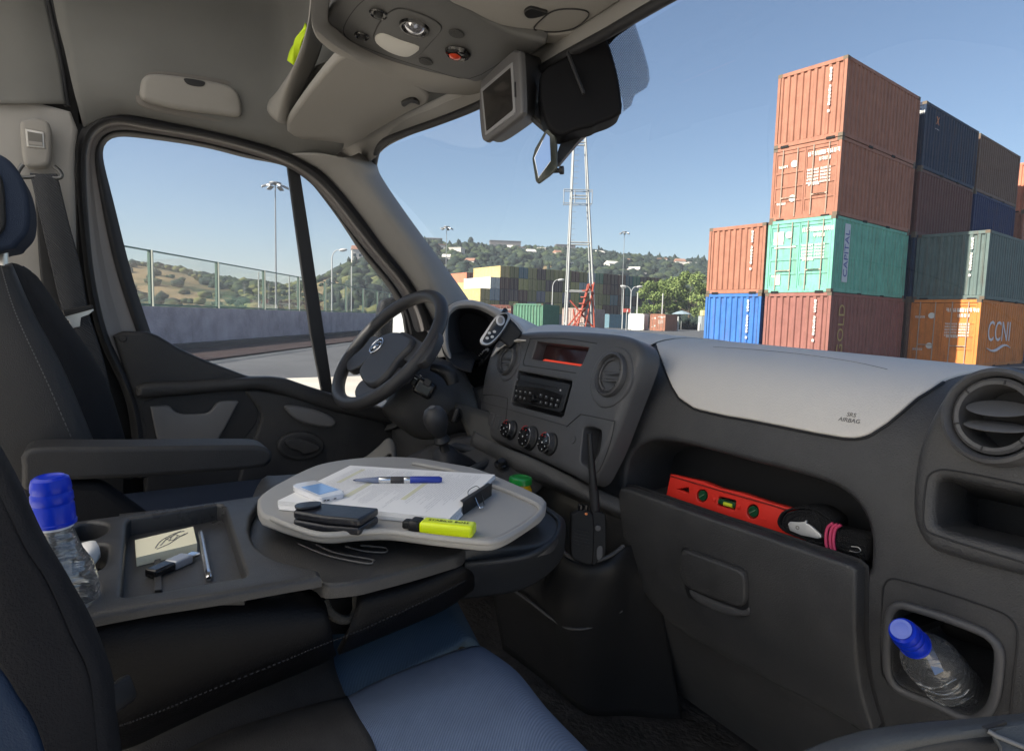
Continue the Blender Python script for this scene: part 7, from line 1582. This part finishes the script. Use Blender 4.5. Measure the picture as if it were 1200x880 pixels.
gridpatch('backrest_side', AR([
    [(-60, 500, .52), (-10, 560, .51), (27, 640, .50), (54, 682, .50), (82, 744, .50), (103, 793, .50), (112, 880, .50), (120, 960, .5)],
    [(-40, 490, .54), (8, 556, .52), (40, 625, .515), (68, 668, .515), (98, 728, .515), (120, 785, .515), (126, 850, .515), (140, 960, .515)],
    [(-30, 480, .60), (12, 552, .58), (44, 622, .57), (75, 676, .57), (104, 728, .57), (127, 790, .57), (134, 850, .57), (150, 960, .57)]]), fabd, pseat, thick=.006)
gridpatch('backrest', AR([
    [(-60, 500, .52), (-10, 560, .51), (27, 640, .50), (54, 682, .50), (82, 744, .50), (103, 793, .50), (112, 880, .50), (120, 960, .5)],
    [(-80, 520, .51), (-40, 600, .495), (0, 680, .485), (30, 740, .485), (56, 800, .485), (76, 850, .485), (86, 900, .485), (95, 960, .485)],
    [(-120, 560, .50), (-80, 660, .485), (-40, 740, .475), (2, 782, .475), (22, 814, .475), (41, 846, .475), (56, 890, .475), (70, 960, .475)]]), bk_, pseat, thick=.006)
gridpatch('backrest_insert', AR([
    [(-120, 700, .48), (-40, 740, .477), (2, 782, .477), (22, 814, .477), (41, 846, .477), (56, 890, .477), (70, 960, .477)],
    [(-160, 900, .49), (-80, 900, .49), (-40, 910, .49), (-20, 920, .49), (0, 940, .49), (20, 960, .49), (40, 990, .49)]]), mat('seat_fabric_insert', (.007, .018, .045), .85, grain=.6, gscale=500, spec=.2), pseat, thick=.006)
prism('recline_cover', [AT(*p) for p in ((112, 812, .56), (124, 808, .56), (133, 832, .56), (131, 842, .56), (118, 836, .56), (110, 828, .56))], Vector((-.02, .02, 0)), blk, pseat, bev=.003)
# ================================================================== NEAR DOOR TRIM (bottom right)
pd = empty('passenger_door', (-.15, .5, .8), 0, 'grey black trim of the open passenger door in the near right corner', 'van door')
nd = mat('door_trim_slate', (.060, .065, .070), .5, grain=.7, gscale=700, var=.08, vscale=20)
gridpatch('door_ledge', AR([
    [(940, 884, .60), (975, 870, .60), (1020, 858, .60), (1070, 851, .60), (1120, 847, .60), (1180, 841, .60), (1260, 832, .60)],
    [(965, 892, .58), (1000, 878, .58), (1040, 867, .58), (1085, 860, .58), (1128, 855, .58), (1180, 850, .58), (1260, 842, .58)],
    [(985, 906, .58), (1020, 890, .58), (1060, 876, .58), (1095, 868, .58), (1130, 862, .58), (1180, 857, .58), (1260, 850, .58)]]), nd, pd, thick=.006)
gridpatch('ledge_well', AR([[(985, 904, .585), (1020, 889, .585), (1060, 875, .585), (1095, 867, .585), (1140, 860, .585), (1180, 858, .585)], [(1000, 960, .62), (1030, 950, .62), (1070, 940, .62), (1100, 935, .62), (1150, 930, .62), (1190, 925, .62)]]), mat('well_slate', (.022, .026, .034), .5, grain=.4), pd, thick=.004)
prism('ledge_block', [AT(*p) for p in ((1158, 855, .575), (1180, 846, .58), (1280, 838, .58), (1280, 900, .56), (1172, 900, .56), (1170, 875, .565))], Vector((.01, .02, -.04)), nd, pd, bev=.003)
tube('ledge_edge', [AT(*p) for p in ((1158, 856, .574), (1168, 862, .57), (1200, 875, .565), (1230, 888, .56))], .0022, mat('edge_pale', (.16, .16, .16), .5), pd, n=8)  # edge line in a lighter grey than the door trim
prism('ledge_gap', [AT(*p) for p in ((1150, 850, .578), (1176, 842.5, .578), (1180, 845, .576), (1156, 854, .576))], Vector((0, .002, -.004)), rub, pd, bev=.0005)
# ================================================================== SCREEN MONITOR, BRACKET AND SMALL MIRROR
mn = empty('camera_monitor', AT(610, 110, 1.08), 0, 'dark grey rear view camera monitor hanging from the windscreen header', 'monitor')
fr_ = [(565, 99), (568, 93), (602, 61), (608, 60), (612, 66), (614.5, 128), (612, 135), (605, 142), (574, 165), (569, 166), (566, 160), (563.5, 130)]
dpm = {0: 1.04}
def mdep(x, y): return 1.10-(x-590)*.0022
MP = [AT(x, y, mdep(x, y)) for x, y in cr(fr_, 3, True)]
NM = (AT(613, 70, mdep(613, 0))-AT(566, 100, mdep(566, 0))).cross(AT(613, 128, mdep(613, 0))-AT(566, 100, mdep(566, 0))).normalized()
if NM.dot(FW) > 0: NM = -NM
SM = Plane_(AT(590, 115, mdep(590, 0)), AT(614, 110, mdep(614, 0))-AT(566, 130, mdep(566, 0)), NM)
mk = mat('monitor_grey', (.085, .083, .085), .45, grain=.4, gscale=1500)
rows = []
bkp = [(585, 96), (590, 90), (634, 70), (646, 74), (650, 84), (652, 108), (648, 122), (638, 138), (600, 165), (586, 168), (580, 160), (578, 130)]
def msec(t, h): 
    A1 = resamp([tuple(SM.at(SM.px(x, y), 0)) for x, y in cr(fr_, 3, True)], 48, True); B1 = resamp([tuple(AT(x, y, 1.20)) for x, y in cr(bkp, 3, True)], 48, True)
    return [Vector(a).lerp(Vector(b_), t) for a, b_ in zip(A1, B1)]
rows = [msec(0, 0), msec(.1, 0), msec(.75, 0), msec(1, 0)]; c = sum(rows[-1], Vector())/48; rows[-1] = [c.lerp(p, .7) for p in rows[-1]]
loft('housing', rows, mat('monitor_black', (.022, .022, .024), .5, grain=.4), mn, closed=True, sub=0, cap=True)
plate('front_frame', SM, opx(SM, resamp(cr(fr_, 3, True), 60, True), raw=True), mk, mn, h=.005, rr=.005, drop=.006, grid=.05)
plate('screen_rim', SM, opx(SM, resamp([(566.5, 106), (604, 74), (607.5, 134), (572, 160)], 50, True), raw=True), mat('rim_silver', (.20, .20, .205), .35), mn, h=.0065, rr=.001, drop=.002, grid=.05)
plate('screen', SM, opx(SM, resamp([(569.5, 108.5), (602, 81), (605, 130), (574, 155)], 50, True), raw=True), mat('screen_dark', (.018, .016, .015), .12), mn, h=.0075, rr=.0005, drop=.001, grid=.05)
tube('side_button', [SM.at(SM.px(607, 98), .006), SM.at(SM.px(607.5, 115), .006)], .0016, rub, mn, n=6)
br = empty('sensor_bracket', AT(690, 110, 1.02), 0, 'black sensor housing and bracket fixed to the top of the windscreen', 'bracket')
def bgrid(nm, rows, m=blk): return gridpatch(nm, AR(rows), m, br, thick=.004)
prism('housing', [AT(x, y, 1.06-.0004*(x-640)) for x, y in cr([(636, 82), (662, 66), (700, 38), (712, 46), (724, 85), (729, 118), (729, 128), (726, 133), (716, 139), (702, 144), (694, 148), (676, 152), (660, 158), (648, 154), (638, 140), (632, 110)], 3, True)], FW*.05, mat('bracket_black', (.004, .004, .005), .6, spec=.15), br, bev=.012, seg=4)
prism('housing_bulge', [AT(x, y, 1.045) for x, y in cr([(704, 92), (714, 88), (722, 104), (727, 122), (724, 131), (714, 136), (704, 130), (700, 108)], 3, True)], FW*.03, blk, br, bev=.010, seg=4)
prism('arm', [AT(x, y, 1.09) for x, y in cr([(672, 146), (695, 147), (680, 163), (662, 184), (657, 190), (653.5, 189), (653.5, 178), (662, 158)], 3, True)], FW*.025, blk, br, bev=.006, seg=3)
tube('cable', [AT(665, 62, 1.04), AT(676, 90, 1.035), AT(684, 110, 1.03)], .003, rub, br, n=8)
prism('cover', [AT(x, y, 1.12) for x, y in cr([(640, 150), (652, 158), (660, 156), (640, 120), (620, 130)], 3, True)], FW*.03, blk, br, bev=.006)
# dark band and dotted patch on the glass behind it
frit = mat('frit_black', (.006, .006, .007), .3)
def gl_at(x, y):
    # point on the windscreen, a few mm inside
    t = np.interp(y, [0, 190], [0, 1]); return OP(x, y, PY(740, 60, .80), Vector((0, -.62, -.78)))
pmesh('shade_band', [gl_at(x, y) for x, y in ((640, 80), (700, 40), (775, 0), (800, -14), (778, 6), (750, 22), (742, 30), (722, 44), (706, 62), (716, 90), (729, 122), (728, 134), (700, 146), (660, 150))], [tuple(range(14))], frit, van, sm=0)
poly = [(704, 59), (722, 44), (742, 30), (752, 60), (758, 82), (759.5, 96), (756, 105), (742, 113), (738, 126), (729, 133), (728, 120), (716, 90)]
V_, F_ = [], []; 
for j, yy in enumerate(np.arange(28, 136, 1.9)):
    for i, xx in enumerate(np.arange(700, 762, 2.1)):
        x = xx+(j % 2)*1.05
        if polyin((x, yy), poly):
            sz = .72; k = len(V_); 
            V_ += [gl_at(x-sz, yy), gl_at(x, yy+sz), gl_at(x+sz, yy), gl_at(x, yy-sz)]; F_.append((k, k+1, k+2, k+3))
tag(pmesh('dot_pattern', V_, F_, mat('dot_white', (.42, .43, .45), .6), van, sm=0), kind='stuff')
pmesh('dot_pad', [gl_at(x, y)+Vector((0, .004, .004)) for x, y in poly], [tuple(range(12))], clear_glass('dot_film', (.62, .62, .64), .3, .05), van, sm=0)
sm_ = empty('small_mirror', AT(640, 183, 1.08), 0, 'small rectangular mirror hanging below the black bracket', 'mirror')
prism('mirror_body', [AT(x, y, d) for x, y, d in ((624, 185, 1.09), (627, 174, 1.085), (640, 151, 1.07), (650, 152, 1.07), (653.5, 170, 1.07), (653.5, 197, 1.07), (645, 205, 1.075), (632, 214.5, 1.085), (628, 211, 1.09))], FW*.012, mat('mirror_case', (.05, .055, .045), .35), sm_, bev=.003)
SMm = Plane_(AT(636, 184, 1.078), RT, -FW*.9+RT*-.05+UP*-.12)
_nm = (-ray(636, 184)+UP*.32).normalized()
prism('mirror_glass', [OP(x, y, AT(636, 184, 1.060), _nm) for x, y in ((626, 185), (640, 156), (644.5, 160), (645.5, 189), (631, 209))], FW*.003, mat('mirror_silver', (.9, .92, .95), .02, metal=1), sm_, bev=.0008)
lathe('pivot_knob', [(.004, -.012), (.004, 0), (.007, .002), (.007, .008), (.0001, .009)], frame_mat(AT(655, 200, 1.08), RT-FW*.3), blk, sm_, 16)
